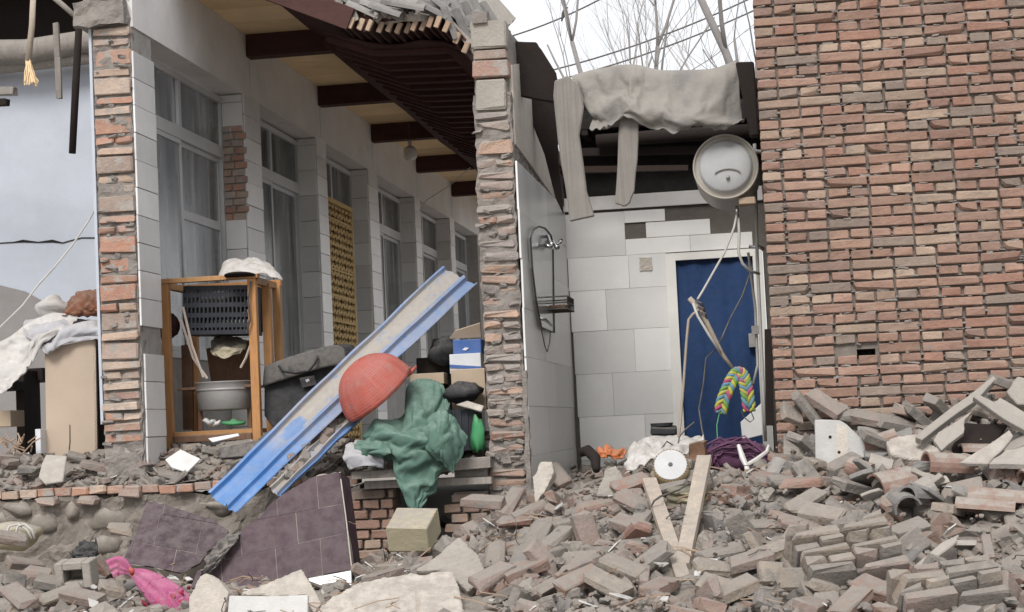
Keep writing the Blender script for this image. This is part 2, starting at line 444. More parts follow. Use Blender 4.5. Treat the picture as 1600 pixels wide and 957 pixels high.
# ------------------------------------------------------------------ ground and terrace
def axis_steps(lo, hi, step, far):
    a = [-far, -60, -25, -12, lo - 1.5, lo - .4]
    n = int(round((hi - lo) / step))
    a += [lo + (hi - lo) * i / n for i in range(n + 1)]
    return a + [hi + .4, hi + 1.5, 14 if hi < 12 else 18, 28, 60, far]
def H(x, y):                                              # height of the debris-covered ground
    p = Vector((x, y, 0))
    h = G(x, y)
    k = 1.0 if -6 < x < 3 and 7 < y < 14.6 else 0
    h += k * (.05 * fbm(p * 2.2, 3) + .035 * fbm(p * 7 + Vector((5, 0, 0)), 3) + .016 * noise.noise(p * 31))
    return h - .03
gx = axis_steps(-5.4, 2.4, .034, 400); gy = axis_steps(7.6, 12.2, .034, 400)
mb = MB()
for y in gy:
    for x in gx: mb.v.append(Vector((x, y, H(x, y))))
mb.dust = [0.0] * len(mb.v)
nx = len(gx)
mb.f = [(j * nx + i, j * nx + i + 1, j * nx + i + 1 + nx, j * nx + i + nx) for j in range(len(gy) - 1) for i in range(nx - 1)]
setting('ground', mb, X_['earth'])

def TZ(x, y):                                             # top of the terrace with the fallen plaster on it
    t = min(1, max(0, (y - 11.95) / .4))
    p = Vector((x, y, 3.3))
    return -.03 + .2 * t + .035 * fbm(p * 3, 3) + .02 * fbm(p * 11, 2)
mb = MB()
mb.grid(lambda u, v: Vector((-8 + 6.08 * u, 11.9 + (1.6 if v < .6 else 17) * v, 0)), 4, 4)
mb = MB()
tx = [-9 + 2.4 * i / 4 for i in range(4)] + [-6.6 + 4.68 * i / 130 for i in range(131)]
ty = [11.86 + 1.6 * i / 44 for i in range(45)] + [14, 16, 20, 25, 29]
mb.v = [Vector((x, y, TZ(x, y))) for y in ty for x in tx]; mb.dust = [0.0] * len(mb.v)
nx = len(tx)
mb.f = [(j * nx + i, j * nx + i + 1, j * nx + i + 1 + nx, j * nx + i + nx) for j in range(len(ty) - 1) for i in range(nx - 1)]
setting('terrace_floor', mb, X_['earth'])

# ------------------------------------------------------------------ shared brick meshes
def brick_mesh(size, n, bev, jit, big, seed, name='brick'):
    r = random.Random(seed)
    return [mesh_of(name, MB().chip((0, 0, 0), size, None, bev, jit, r, big)) for _ in range(n)]
def broken_mesh(size, n, seed, cut):
    """chipped bricks, most with a corner or an end knocked off along an uneven plane"""
    r = random.Random(seed); out_ = []
    for i in range(n):
        me = mesh_of('brick', MB().chip((0, 0, 0), size, None, .006, .005, r, .25))
        if r.random() < cut:
            bm = bmesh.new(); bm.from_mesh(me)
            for _ in range(r.choice((1, 1, 2))):
                nrm = Vector((r.choice((-1, 1)) * r.uniform(.5, 1), r.uniform(-.9, .9), r.uniform(-.8, .8))).normalized()
                h = abs(nrm.x) * size[0] / 2 + abs(nrm.y) * size[1] / 2 + abs(nrm.z) * size[2] / 2
                res = bmesh.ops.bisect_plane(bm, geom=bm.verts[:] + bm.edges[:] + bm.faces[:], plane_co=nrm * h * r.uniform(.62, .9), plane_no=nrm, clear_outer=True)
                ed = [e for e in res['geom_cut'] if isinstance(e, bmesh.types.BMEdge)]
                if ed:
                    fc = bmesh.ops.contextual_create(bm, geom=ed)['faces']
                    if fc:
                        pk_ = bmesh.ops.poke(bm, faces=fc)
                        for v in pk_['verts']: v.co -= nrm * r.uniform(-.006, .014)
            bmesh.ops.recalc_face_normals(bm, faces=bm.faces)
            bm.to_mesh(me); bm.free()
        out_.append(me)
    return out_
BR = broken_mesh((.24, .115, .053), 18, 1, .38)
HB = broken_mesh((.14, .115, .053), 14, 2, .85)
FST = brick_mesh((.238, .10, .0520), 8, .0055, .0028, .07, 3)      # stretchers in a wall
FHD = brick_mesh((.112, .10, .0520), 8, .0055, .0028, .07, 4)     # headers in a wall
PAIRS = [(BR, 'loose'), (HB, 'loose'), (FST, 'wallbrick'), (FHD, 'wallbrick')]
for ms, mn in PAIRS:
    for me in ms: me.materials.append(X_[mn])
def variants(size, n, matname, bev=.005, jit=.005, big=.15, seed=9):
    ms = brick_mesh(size, n, bev, jit, big, seed)
    for me in ms: me.materials.append(X_[matname])
    return ms

# ------------------------------------------------------------------ the big brick wall at the right
RW = random.Random(11)
wall_r = thing('brick_wall', 'tall bare red brick wall with raked joints, at the right above the rubble', 'brick wall', (1.5, 10.93, 0))
BY = 10.90
hole = at(1354, 553, BY)
mb = MB()
mb.box((.035, 10.932, -.7), (hole.x - .055, 11.2, 3.6)); mb.box((hole.x + .055, 10.932, -.7), (4.2, 11.2, 3.6))
mb.box((hole.x - .055, 10.933, -.7), (hole.x + .055, 11.2, hole.z - .03)); mb.box((hole.x - .055, 10.933, hole.z + .03), (hole.x + .055, 11.2, 3.6))
mb.box((.035, 11.2, -.7), (4.2, 11.27, 3.6))
part('wall_core', mb, X_['mortar'], wall_r)
cells = []
ch = .0632
zc = -.02
row = 0
while zc < 2.95:
    st = row % 2 == 0
    L_ = .24 if st else .115
    x = .012 + (.0 if st else .0)
    if st and RW.random() < .6: cells.append((x + .0575, zc, 0, row)); x += .127
    if not st and RW.random() < .3: x += 0
    while x < 1.86:
        cells.append((x + L_ / 2, zc, 1 if st else 0, row)); x += L_ + .0115 + RW.uniform(-.003, .003)
    zc += ch; row += 1
keep = []
for (x, z, k, row) in cells:
    if abs(x - hole.x) < .06 and abs(z - hole.z) < .032: continue
    keep.append((x, z, k))
keep.sort(key=lambda c: (-c[2], (c[0] - .8) ** 2 * .3 + (c[1] - 1.4) ** 2))
rest = MB()
for i, (x, z, k) in enumerate(keep):
    dy = RW.uniform(-.006, .008); rz = RW.uniform(-.012, .012); ry = RW.uniform(-.008, .008)
    zz = z + .006 * noise.noise(Vector((x * 1.3, z * 2, 0))) + RW.uniform(-.002, .002)
    if i < 298:
        inst('brick', RW.choice(FST if k else FHD), (x, BY + .05 + dy, zz), (RW.choice((0, PI)), ry, rz), wall_r,
             (1, 1, RW.uniform(.95, 1.03)))
    else:
        rest.chip((x, BY + .05 + dy, zz), (.238 if k else .113, .1, .0505), Euler((0, ry, rz)).to_matrix(), .0055, .0028, RW, .06)
part('brick', rest, X_['wallbrick'], wall_r, kind='stuff')
# mortar squeezed out of the joints: small irregular lumps
mb = MB()
for i in range(1100):
    x, z, k = RW.choice(keep)
    L_ = .24 if k else .115
    px = x + RW.uniform(-.5, .5) * L_; pz = z + RW.choice((.031, .031, .031, -.031)) + RW.uniform(-.003, .003)
    if RW.random() < .35: px = x + RW.choice((-.5, .5)) * (L_ + .008); pz = z + RW.uniform(-.025, .025)
    px = max(px, .06)
    if abs(px - hole.x) < .1 and abs(pz - hole.z) < .045: continue
    mb.chip((px, BY + .024 + RW.uniform(-.008, .012), pz), (RW.uniform(.015, .075), .03, RW.uniform(.005, .014)),
            Euler((0, RW.uniform(-.15, .15), 0)).to_matrix(), .003, .003, RW)
part('joint_mortar', mb, X_['roughmortar'], wall_r, kind='stuff')

# ------------------------------------------------------------------ rough blocks
def rough(mb, a, b, res=.05, amp=.015, seed=0, sc=6):
    """a box with a lumpy surface; the noise depends on position, so its faces stay closed"""
    a = Vector(a); b = Vector(b)
    def disp(p):
        q = p * sc + Vector((seed * 7.3, 0, 0))
        return p + Vector((fbm(q, 3), fbm(q + Vector((31, 0, 0)), 3), fbm(q + Vector((0, 57, 0)), 3))) * amp
    for ax in range(3):
        u, v = [k for k in range(3) if k != ax]
        nu = max(1, int((b[u] - a[u]) / res)); nv = max(1, int((b[v] - a[v]) / res))
        for sgn in (0, 1):
            def fn(s, t):
                p = Vector((0, 0, 0)); p[ax] = (a, b)[sgn][ax]
                p[u] = a[u] + (b[u] - a[u]) * s; p[v] = a[v] + (b[v] - a[v]) * t
                return disp(p)
            mb.grid(fn, nu, nv)
    return mb

# ------------------------------------------------------------------ the house with the veranda
FX = -4.335; WX = FX - .21
house = thing('house', 'damaged white tiled house with a row of windows under a timber veranda roof', 'house', (-4.5, 12, 0))
R2 = random.Random(21)
PIL = [(12.0, 12.45), (14.7, 15.2), (17.17, 17.56), (19.46, 19.96), (22.07, 22.46), (24.57, 24.94), (27.0, 27.6)]
core = MB()
for i, (y0, y1) in enumerate(PIL):
    core.box((FX - .27, y0 + (.03 if i == 0 else 0), -.1), (FX - .014, y1 - .014, 3.2))
for (a, b), (c, d) in zip(PIL[:-1], PIL[1:]):
    core.box((FX - .27, b - .014, -.1), (FX - .2, c, .9))
core_o = part('wall', core, X_['grout'], house)
mb = MB()
for i, (a, b) in enumerate([(12.03, 14.92), (14.925, 17.37), (17.375, 19.74), (19.745, 22.3), (22.305, 24.8), (24.805, 27.6)]):
    mb.box((FX - .28, a, 3.2), (FX, b - .01, 3.76))
part('lintel', mb, X_['plaster'], house)
tiles_by = {}
def ptile(loc, size, mat='tile'):
    k = (tuple(round(q, 3) for q in size), mat)
    if k not in tiles_by:
        me = mesh_of('tile', MB().chip((0, 0, 0), size, None, .002, 0, R2)); me.materials.append(X_[mat]); tiles_by[k] = me
    inst('tile', tiles_by[k], Vector(loc) + Vector((R2.uniform(-.0015, .0015),) * 3), (R2.uniform(-.004, .004),) * 3, core_o)
for i, (y0, y1) in enumerate(PIL[:6]):
    z = .1; n = 0
    while z < 3.1:
        hgt = .195
        if i == 0 and (z > 2.9 or .82 < z < .98): z += hgt; continue
        if i == 0 and z < .82: yy0, yy1 = y0 + .05, y1
        else: yy0, yy1 = y0 + .012, y1
        ptile((FX - .006, (yy0 + yy1) / 2, z + hgt / 2), (.014, yy1 - yy0 - .004, hgt - .004), 'whitetile')
        z += hgt; n += 1
    if i:
        z = .1
        while z < 3.15:
            hgt = min(.252, 3.19 - z)
            if not (i == 1 and 2.1 < z + .12 < 2.95):
                ptile((FX - .11, y0 - .006, z + hgt / 2), (.196, .014, hgt - .004), 'tile')
            z += hgt
# bare bricks where the jamb tiles of the second pilaster fell
JB = variants((.1, .02, .053), 4, 'cutbrick', .003, .003, .1, 31)
for r_ in range(13):
    z = 2.14 + r_ * .063
    for c_ in (-.165, -.055):
        inst('brick', R2.choice(JB), (FX + c_ + (.02 if r_ % 2 else -.01), 14.69, z), (0, 0, 0), core_o)
# windows and the door bay
def window(y0, y1, zt=3.17, tr=2.69, z0=.9, kind='window', extra=None):
    fr = MB(); t = .05
    X0, X1 = WX - .035, WX + .025
    fr.box((X0, y0, zt - t), (X1, y1, zt)); fr.box((X0, y0, z0), (X1, y1, z0 + t))
    fr.box((X0 + .002, y0, z0 + t), (X1 - .002, y0 + t, zt - t)); fr.box((X0 + .002, y1 - t, z0 + t), (X1 - .002, y1, zt - t))
    ym = (y0 + y1) / 2
    fr.box((X0 - .004, y0 + t, tr - .05), (X1 + .004, y1 - t, tr + .05))
    fr.box((X0 + .004, ym - .03, tr + .05), (X1 - .004, ym + .03, zt - t))
    wf = part(kind, fr, X_['alu'], house)
    for a, b in ((y0 + t, ym - .03), (ym + .03, y1 - t)):
        part('pane', MB().box((WX - .008, a + .001, tr + .051), (WX - .003, b - .001, zt - t - .001)), X_['glass'], wf)
    n = 2 if extra != 'four' else 4
    wd = (y1 - y0 - 2 * t) / n
    for k in range(n):
        a = y0 + t + wd * k; b = a + wd
        xo = -.018 if k % 2 else .012
        if kind == 'door' and k == 0: continue
        s = MB(); q = .038; zb, zz = z0 + t + .002, tr - .052
        a2, b2 = a + .002, b - .002
        s.box((WX + xo - .012, a2, zz - q), (WX + xo + .012, b2, zz)); s.box((WX + xo - .012, a2, zb), (WX + xo + .012, b2, zb + q))
        s.box((WX + xo - .011, a2, zb + q), (WX + xo + .011, a2 + q, zz - q)); s.box((WX + xo - .011, b2 - q, zb + q), (WX + xo + .011, b2, zz - q))
        if extra == 'low' and k == n - 1: s.box((WX + xo - .01, a2 + q, 2.02), (WX + xo + .014, b2 - q, 2.09))
        part('sash', s, X_['alu'], wf)
        part('pane', MB().box((WX + xo - .004, a2 + q + .001, zb + q + .001), (WX + xo + .002, b2 - q - .001, zz - q - .001)), X_['glass'], wf)
    return wf
for i in range(6):
    y0, y1 = PIL[i][1] + .002, PIL[i + 1][0] - .002
    if i == 2:
        wf = window(y0, y1, z0=.05, kind='door')
        sc_ = MB()
        ya, yb = y0 + .05, y0 + 1.62
        sc_.grid(lambda u, v: Vector((WX + .05 + .012 * math.sin(u * 40) + .006 * noise.noise(Vector((u * 9, v * 9, 1))), ya + (yb - ya) * u, .15 + 2.58 * v)), 50, 30)
        so = part('door_screen', sc_, X_['screenback'], wf, smooth=True); solidify(so, .012)
        rb = MB()
        for k in range(9):
            z = .35 + k * .27
            rb.box((WX + .068, ya, z), (WX + .078, yb, z + .018))
        rb.box((WX + .066, yb - .05, .15), (WX + .082, yb, 2.73)); rb.box((WX + .069, ya, 2.68), (WX + .083, yb - .051, 2.73))
        part('screen_rail', rb, X_['gold_screen'], wf)
        lt = MB()
        for k in range(-12, 24):
            for sg in (-1, 1):
                za = .15 + k * .16; ys_ = (ya, yb - .05); zs = (za, za + (yb - ya)) if sg > 0 else (za + (yb - ya), za)
                P0, P1 = Vector((WX + .074, ys_[0], zs[0])), Vector((WX + .074, ys_[1], zs[1]))
                lo, hi = .16, 2.66
                d = P1 - P0
                t0, t1 = sorted(((lo - P0.z) / d.z, (hi - P0.z) / d.z)); t0 = max(0, t0); t1 = min(1, t1)
                if t1 - t0 > .03: lt.bar(P0 + d * t0, P0 + d * t1, .042, .006, up=(1, 0, 0), bev=.001)
        part('lattice', lt, X_['gold_screen'], wf)
    else:
        window(y0, y1, extra='low' if i == 0 else None)
        cu = MB()
        for a, b in (((y0 + .1, y0 + .8),) if i == 0 else ((y0 + .15, y0 + .75), (y1 - .6, y1 - .1))):
            cu.grid(lambda u, v: Vector((WX - .16 + .03 * math.sin(u * 34 + 2 * v), a + (b - a) * u, 1.0 + 1.75 * v)), 40, 6)
        co = part('curtain', cu, X_['curtain'], house, smooth=True); solidify(co, .006)
# rooms behind the glass
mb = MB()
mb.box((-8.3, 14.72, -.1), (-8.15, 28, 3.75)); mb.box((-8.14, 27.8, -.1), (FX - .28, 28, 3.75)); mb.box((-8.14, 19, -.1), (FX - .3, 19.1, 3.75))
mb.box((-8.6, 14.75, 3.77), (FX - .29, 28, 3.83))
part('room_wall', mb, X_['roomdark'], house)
mb = MB(); mb.box((FX + .01, 27.6, -.1), (-1.6, 27.8, 4.2))
part('end_wall', mb, X_['plaster'], house)

# cut end of the facade wall: the brick pillar at the left
ce = MB()
rough(ce, (FX - .297, 12.014, -.1), (FX - .018, 12.2, 3.22), .022, .018, 3, 11)
cut = part('cut_wall_end', ce, X_['roughmortar'], house)
TALL = variants((.262, .12, .112), 5, 'cutbrick', .006, .005, .12, 41)
THIN = variants((.262, .12, .052), 5, 'cutbrick', .006, .005, .15, 42)
THH = variants((.126, .12, .052), 6, 'cutbrick', .006, .005, .2, 43)
cm_ = MB()
for i in range(40):
    cm_.chip((FX - .155 + R2.uniform(-.135, .13), 12.0 + R2.uniform(-.012, .012), R2.uniform(.25, 3.15)), (R2.uniform(.02, .09), R2.uniform(.015, .03), R2.uniform(.01, .03)),
             Euler((R2.uniform(-.3, .3), R2.uniform(-.25, .25), R2.uniform(-.3, .3))).to_matrix(), .006, .006, R2, .3)
part('mortar', cm_, X_['roughmortar'], cut, kind='stuff')
z = .27; k = 0
seq = ['n', 'n', 'h', 'n', 'n', 'n', 'h', 'n', 't', 'n', 't', 'h', 't', 'n', 't', 't', 'h', 'n', 't', 'n', 'n', 't', 'n', 'h', 't', 'n', 'n', 't', 'n', 't', 'h', 'n', 'n', 't', 'n', 'n', 'n']
for s in seq:
    hh = .112 if s == 't' else .052
    if z + hh > 3.2: break
    dx = R2.uniform(-.01, .01); dy = R2.uniform(-.02, .02) - (.02 if z < 1 and k % 2 else 0)
    if s == 'h':
        for q in (-.067, .067):
            inst('brick', R2.choice(THH), (FX - .155 + q + dx, 12.055 + dy + R2.uniform(-.01, .01), z + hh / 2), (0, R2.uniform(-.04, .04), R2.uniform(-.05, .05)), cut)
    else:
        inst('brick', R2.choice(TALL if s == 't' else THIN), (FX - .155 + dx, 12.055 + dy, z + hh / 2), (0, R2.uniform(-.035, .035), R2.uniform(-.04, .04)), cut)
    z += hh + R2.uniform(.014, .026); k += 1
mb = MB()
mb.box((FX - .318, 12.0, .4), (FX - .298, 12.3, 3.2))
part('plaster_edge', mb, X_['blueplaster'], house)
mb = MB()
rough(mb, (FX - .40, 11.93, 3.21), (FX - .03, 12.25, 3.39), .04, .028, 5, 7)
part('mortar_cap', mb, X_['roughmortar'], house)
mb = MB()
for q, zz in ((-.25, 3.43), (-.12, 3.44), (-.2, 3.50), (-.08, 3.51)):
    mb.chip((FX + q, 12.06, zz), (.2, .12, .055), None, .005, .004, R2)
part('brick', mb, X_['cutbrick'], house, label='bricks left lying on the mortar cap')

# blue-washed room at the left with its gable gone
room = MB()
room.box((-8.2, 14.6, -.1), (FX - .3, 14.7, 3.62))
bw = part('inner_wall', room, X_['blueplaster'], house, label='pale blue plaster cross wall with a crack')
mb = MB()
pts = [(-500, 400), (0, 446), (40, 456), (100, 489), (140, 520), (150, 760), (-500, 790)]
mb.prism([at(x, y, 14.59) for x, y in pts], (0, -.012, 0))
part('dado', mb, X_['dado'], house)
ck = [(-420, 398), (-300, 392), (-140, 390), (-10, 381), (22, 379), (36, 377), (60, 379), (82, 377), (98, 380), (112, 376), (128, 372), (150, 372), (162, 376)]
mb = MB()
top = [at(x, y - (2.2 if i in (5, 7) else .9), 14.597) for i, (x, y) in enumerate(ck)]
bot = [at(x, y + (2.2 if i in (5, 7) else .9), 14.597) for i, (x, y) in enumerate(ck)]
mb.prism(top + bot[::-1], (0, -.003, 0))
part('crack', mb, X_['soot'], house)
mb = MB()
mb.tube([at(-520, 96, 14.35), at(-60, 84, 14.35), at(40, 82, 14.35), at(130, 66, 14.35), at(200, 64, 14.35)], [.12, .115, .11, .1, .1], 14)
part('timber_beam', mb, X_['weatherwood'], house, smooth=True)
mb = MB()
mb.tube([at(-520, 128, 14.42), at(-60, 110, 14.42), at(60, 97, 14.42), at(140, 90, 14.42), at(200, 88, 14.42)], [.075, .07, .07, .06, .06], 12)
part('timber_beam', mb, X_['weatherwood'], house, smooth=True)
mb = MB(); mb.box((-9, 14.2, 4.3), (FX - .3, 14.9, 4.4)); mb.box((-9, 14.9, 3.62), (FX - .3, 15.0, 4.4))
part('attic_board', mb, X_['darkboard'], house)

# veranda roof
BEAM_Y = [14.9, 17.37, 19.77, 22.35, 24.88]
roof = part('roof', MB().box((FX - .9, 12.98, 3.80), (-3.45, 27.5, 3.86)), X_['darkboard'], house)
for i, y in enumerate([12.5] + BEAM_Y):
    if i == 0: continue
    part('beam', MB().box((FX + .003, y - .07, 3.54), (-3.53, y + .07, 3.735)), X_['darkwood'], roof)
for (a, b) in zip([12.9] + BEAM_Y, BEAM_Y + [27.4]):
    n = 4; s = (b - a) / n
    for k in range(n):
        part('soffit_board', MB().box((FX + .002, a + s * k + .008, 3.737), (-3.46, a + s * (k + 1) - .003 - (.0 if k % 2 else .002), 3.752 + .003 * (k % 2))), X_['soffit'], roof)
mb = MB(); mb.tube([(-3.50, 14.72 + 12.6 * i / 12, 3.625 + .008 * math.sin(i * 2)) for i in range(13)], [.125 + .01 * math.sin(i * 1.7) for i in range(13)], 16)
part('purlin', mb, X_['darkwood'], roof, smooth=True)
def EAVE(x):                                              # sagging slope of the eave
    c = [(-3.75, 3.66), (-3.4, 3.50), (-2.97, 3.33), (-2.81, 3.32), (-2.57, 3.31), (-2.36, 3.31), (-2.25, 3.25), (-2.16, 3.14), (-2.05, 3.0)]
    for (a, za), (b, zb) in zip(c[:-1], c[1:]):
        if x <= b: return za + (zb - za) * (x - a) / (b - a)
    return c[-1][1]
mb = MB()
mb.grid(lambda u, v: Vector((-3.7 + 1.58 * u, 13.16 + 12 * v, EAVE(-3.7 + 1.58 * u) + .055 + .12 * v * 0)), 30, 20)
eb = part('eave_board', mb, X_['darkwood'], roof); solidify(eb, .02)
mb = MB()
mb.grid(lambda u, v: Vector((-3.34 + 1.26 * u, 13.50 + 12 * v + .06 * math.sin(u * 17), EAVE(-3.34 + 1.26 * u) - .06)), 30, 6)
eb = part('eave_board', mb, X_['darkwood'], roof); solidify(eb, .015)
for i in range(22):
    y = 13.72 + .30 * i
    mb = MB()
    for (a, b) in ((-3.34, -2.97), (-2.972, -2.36), (-2.362, -2.12)):
        mb.bar((a, y, EAVE(a) - .085), (b, y, EAVE(b) - .085), .06, .05, jit=.003, rng=R2)
    part('rafter', mb, X_['darkwood'], roof)
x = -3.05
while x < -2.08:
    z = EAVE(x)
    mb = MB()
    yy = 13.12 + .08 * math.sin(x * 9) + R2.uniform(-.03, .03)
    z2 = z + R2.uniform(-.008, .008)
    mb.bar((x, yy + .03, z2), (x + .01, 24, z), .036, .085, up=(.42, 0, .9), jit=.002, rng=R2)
    bt = part('batten', mb, X_['darkwood'], roof)  # dark wood carries the eave's shade as well as the stain
    part('lit_broken_end', MB().bar((x, yy, z2), (x, yy + .031, z2), .037, .087, up=(.42, 0, .9), jit=.003, rng=R2), X_['rafterwood'], roof)  # pale tip: fresh break, with the light falling on it put into the colour
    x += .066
mb = MB()
mb.bar((-4.1, 13.05, 3.87), (-2.98, 13.02, 3.36), .05, .17, up=(0, 0, 1), rng=R2)
part('barge_board', mb, X_['darkwood'], roof)
mb = MB(); mb.bar((-3.42, 13.2, 3.62), (-2.86, 13.12, 3.33), .05, .13, rng=R2)
part('barge_board', mb, X_['darkwood'], roof)
# clay bed and the grey tiles on it
mb = MB()
mb.grid(lambda u, v: Vector((-4.0 + 1.95 * u, 13.16 + .03 * math.sin(u * 23) + .03 * noise.noise(Vector((u * 30, 0, 0))) + 2.2 * v,
        EAVE(max(-4.0 + 1.95 * u, -3.7)) + max(0, .3 - 1.95 * u) * .45 + .05 + .74 * v + .018 * fbm(Vector((u * 12, v * 16, 2)), 3))), 60, 60)
cb = part('clay_bed', mb, X_['concrete'], roof); solidify(cb, .05)
def half_tile(ln, r, th=.014, n=7, taper=.9):
    m = MB(); V = []
    for y, q in ((0, 1), (ln, taper)):
        for rr in (r * q, (r - th) * q):
            for k in range(n + 1):
                a = PI * k / n
                V.append((y, math.cos(a) * rr, math.sin(a) * rr))
    F = []; s = n + 1
    for k in range(n):
        F += [(k, k + 1, 2 * s + k + 1, 2 * s + k), (s + k, 3 * s + k, 3 * s + k + 1, s + k + 1), (k, s + k, s + k + 1, k + 1), (2 * s + k, 2 * s + k + 1, 3 * s + k + 1, 3 * s + k)]
    F += [(0, 2 * s, 3 * s, s), (n, s + n, 3 * s + n, 2 * s + n)]
    m.add(V, F); return m
RT = [mesh_of('roof_tile', half_tile(.26, r)) for r in (.062, .068, .058)]
for me in RT: me.materials.append(X_['rooftile'])
def slope_z(x, y): return EAVE(max(x, -3.7)) + (max(0, -3.7 - x)) * .45 + .035 + .36 * max(0, y - 13)
for j in range(9):
    y = 13.10 + j * .135
    x = -3.75 + .07 * (j % 3)
    while x < -2.14:
        dz = slope_z(x, y) - slope_z(x + .2, y)
        if not (x < -3.05 and j < 2 and R2.random() < .5):
            o = inst('roof_tile', R2.choice(RT), (x, y + R2.uniform(-.015, .015), slope_z(x, y) + .045 + R2.uniform(0, .025)),
                     (R2.uniform(-.2, .2), math.atan2(dz, .2) + R2.uniform(-.08, .14) + .30, R2.uniform(-.16, .16)), roof)
        x += .18
cl = MB()
for i in range(90):
    x = R2.uniform(-3.6, -2.5); y = 13.02 + R2.random() * .5
    s = R2.uniform(.02, .075)
    cl.chip((x, y, slope_z(x, y) + R2.uniform(-.02, .03)), (s, s * .8, s * .5), Euler((R2.uniform(0, 3), R2.uniform(0, 3), 0)).to_matrix(), .005, s * .12, R2, .4)
part('clay_clumps', cl, X_['concrete'], roof, kind='stuff')
# lamp hanging from the second beam
lamp = thing('hanging_lamp', 'small white lamp hanging from a dark veranda beam', 'lamp', tuple(at(641, 236, 19.6)))
c = at(641, 238, 19.6)
part('bulb', MB().lathe(c + Vector((0, 0, -.09)), (0, 0, 1), [(0, .05), (.03, .075), (.12, .075), (.15, .045)], 16), X_['plastic'], lamp, smooth=True)
part('holder', MB().lathe(c + Vector((0, 0, .055)), (0, 0, 1), [(0, .022), (.08, .02)], 10), X_['alu'], lamp, smooth=True)
part('cord', MB().tube([c + Vector((0, 0, .13)), c + Vector((0, 0, .35))], .006, 6), X_['wire'], lamp)

solo('thin_cord', MB().tube([at(735, 262, 18), at(700, 292, 18.2), at(668, 312, 18.5), at(655, 330, 18.6)], .005, 5), X_['hose'], 'thin pale cord sagging under the veranda roof beside the torn wall', 'cord')
m = MB().bar(at(-480, 150, 14.0), at(24, 143, 13.4), .07, .06, jit=.006, rng=R2)
solo('roof_batten', m, X_['weatherwood'], 'broken grey batten end sticking in at the left edge under the timber beams', 'batten')
m = MB().bar(at(-480, 190, 14.1), at(12, 160, 13.2), .05, .05, jit=.006, rng=R2)
solo('roof_batten', m, X_['darkboard'], 'dark batten end at the left edge below the grey one', 'batten')
# poles hanging in the broken room at the left
def hang(name, px, Y, r, mat, label, cat, wd=None, th=None, smooth=True):
    m = MB()
    if wd: 
        for (a, b) in zip(px[:-1], px[1:]): m.bar(at(*a, Y), at(*b, Y), wd, th, up=(0, 1, 0), jit=.004, rng=R2)
    else: m.tube([at(*p, Y) for p in px], r, 10)
    return solo(name, m, mat, label, cat, smooth=smooth and not wd)
hang('pole', [(124, 30), (118, 140), (113, 240)], 12.3, [.026, .028, .026], X_['darkboard'], 'dark pole hanging beside the left brick pillar', 'pole')
hang('wood_strip', [(87, 36), (90, 90), (93, 155)], 12.6, None, X_['weatherwood'], 'short grey wooden strip hanging with a broken lower end', 'board', .04, .025)
hang('pole', [(74, -12), (100, 10), (122, 30)], 12.35, [.02, .02, .018], X_['weatherwood'], 'thin weathered pole slanting down to the mortar cap', 'pole')
m = MB(); m.tube([at(52, -8, 12.2), at(50, 40, 12.2), at(44, 96, 12.2)], [.021, .022, .024], 10)
br = thing('broom', 'pale wooden broom hanging upside down with yellow bristles', 'broom', tuple(at(48, 50, 12.2)))
part('handle', m, X_['palewood'], br, smooth=True)
m = MB()
for i in range(40):
    a = at(44 + R2.uniform(-4, 4), 94, 12.2 + R2.uniform(-.02, .02)); b = at(50 + R2.uniform(-12, 11), 130 + R2.uniform(-6, 6), 12.2 + R2.uniform(-.03, .03))
    m.tube([a, (a + b) / 2 + Vector((R2.uniform(-.01, .01), 0, 0)), b], .005, 4)
part('bristles', m, X_['soffit'], br, kind='stuff')

# ------------------------------------------------------------------ the torn wall in the middle
R3 = random.Random(33)
pier = thing('broken_wall', 'rough brick end of a torn wall standing between veranda and white tiled washroom', 'wall', (-1.77, 11.9, -.4))
mb = MB()
rough(mb, (-1.890, 11.846, -.7), (-1.64, 14.6, 2.50), .022, .02, 11, 11)
rough(mb, (-1.885, 11.90, 2.47), (-1.645, 14.6, 2.96), .05, .012, 12, 9)
pw = part('wall', mb, X_['roughmortar'], pier)
P_T = variants((.235, .16, .11), 5, 'pierbrick', .012, .010, .3, 51)
P_N = variants((.235, .16, .053), 6, 'pierbrick', .010, .008, .3, 52)
P_H = variants((.115, .16, .053), 6, 'pierbrick', .010, .008, .35, 53)
P_G = variants((.24, .16, .19), 2, 'concrete', .010, .004, .0, 54)
P_C = variants((.245, .16, .1), 3, 'cutbrick', .006, .004, .1, 55)
for (a_, b_, ms_, sx_) in ((31, 74, P_G, 1.0), (77, 91, P_C, .9), (93, 119, P_C, 1.0), (123, 170, P_G, .86), (174, 186, P_N, .95), (189, 205, P_T, .9)):
    za, zb_ = at(765, a_, 11.8).z, at(765, b_, 11.8).z
    h0 = {id(P_G): .19, id(P_C): .1, id(P_N): .053, id(P_T): .11}[id(ms_)]
    inst('brick', R3.choice(ms_), (-1.765 + R3.uniform(-.006, .006), 11.90, (za + zb_) / 2), (0, R3.uniform(-.02, .02), R3.uniform(-.03, .03)), pw, (sx_, 1, (za - zb_) / h0))
z = -.45; n = 0
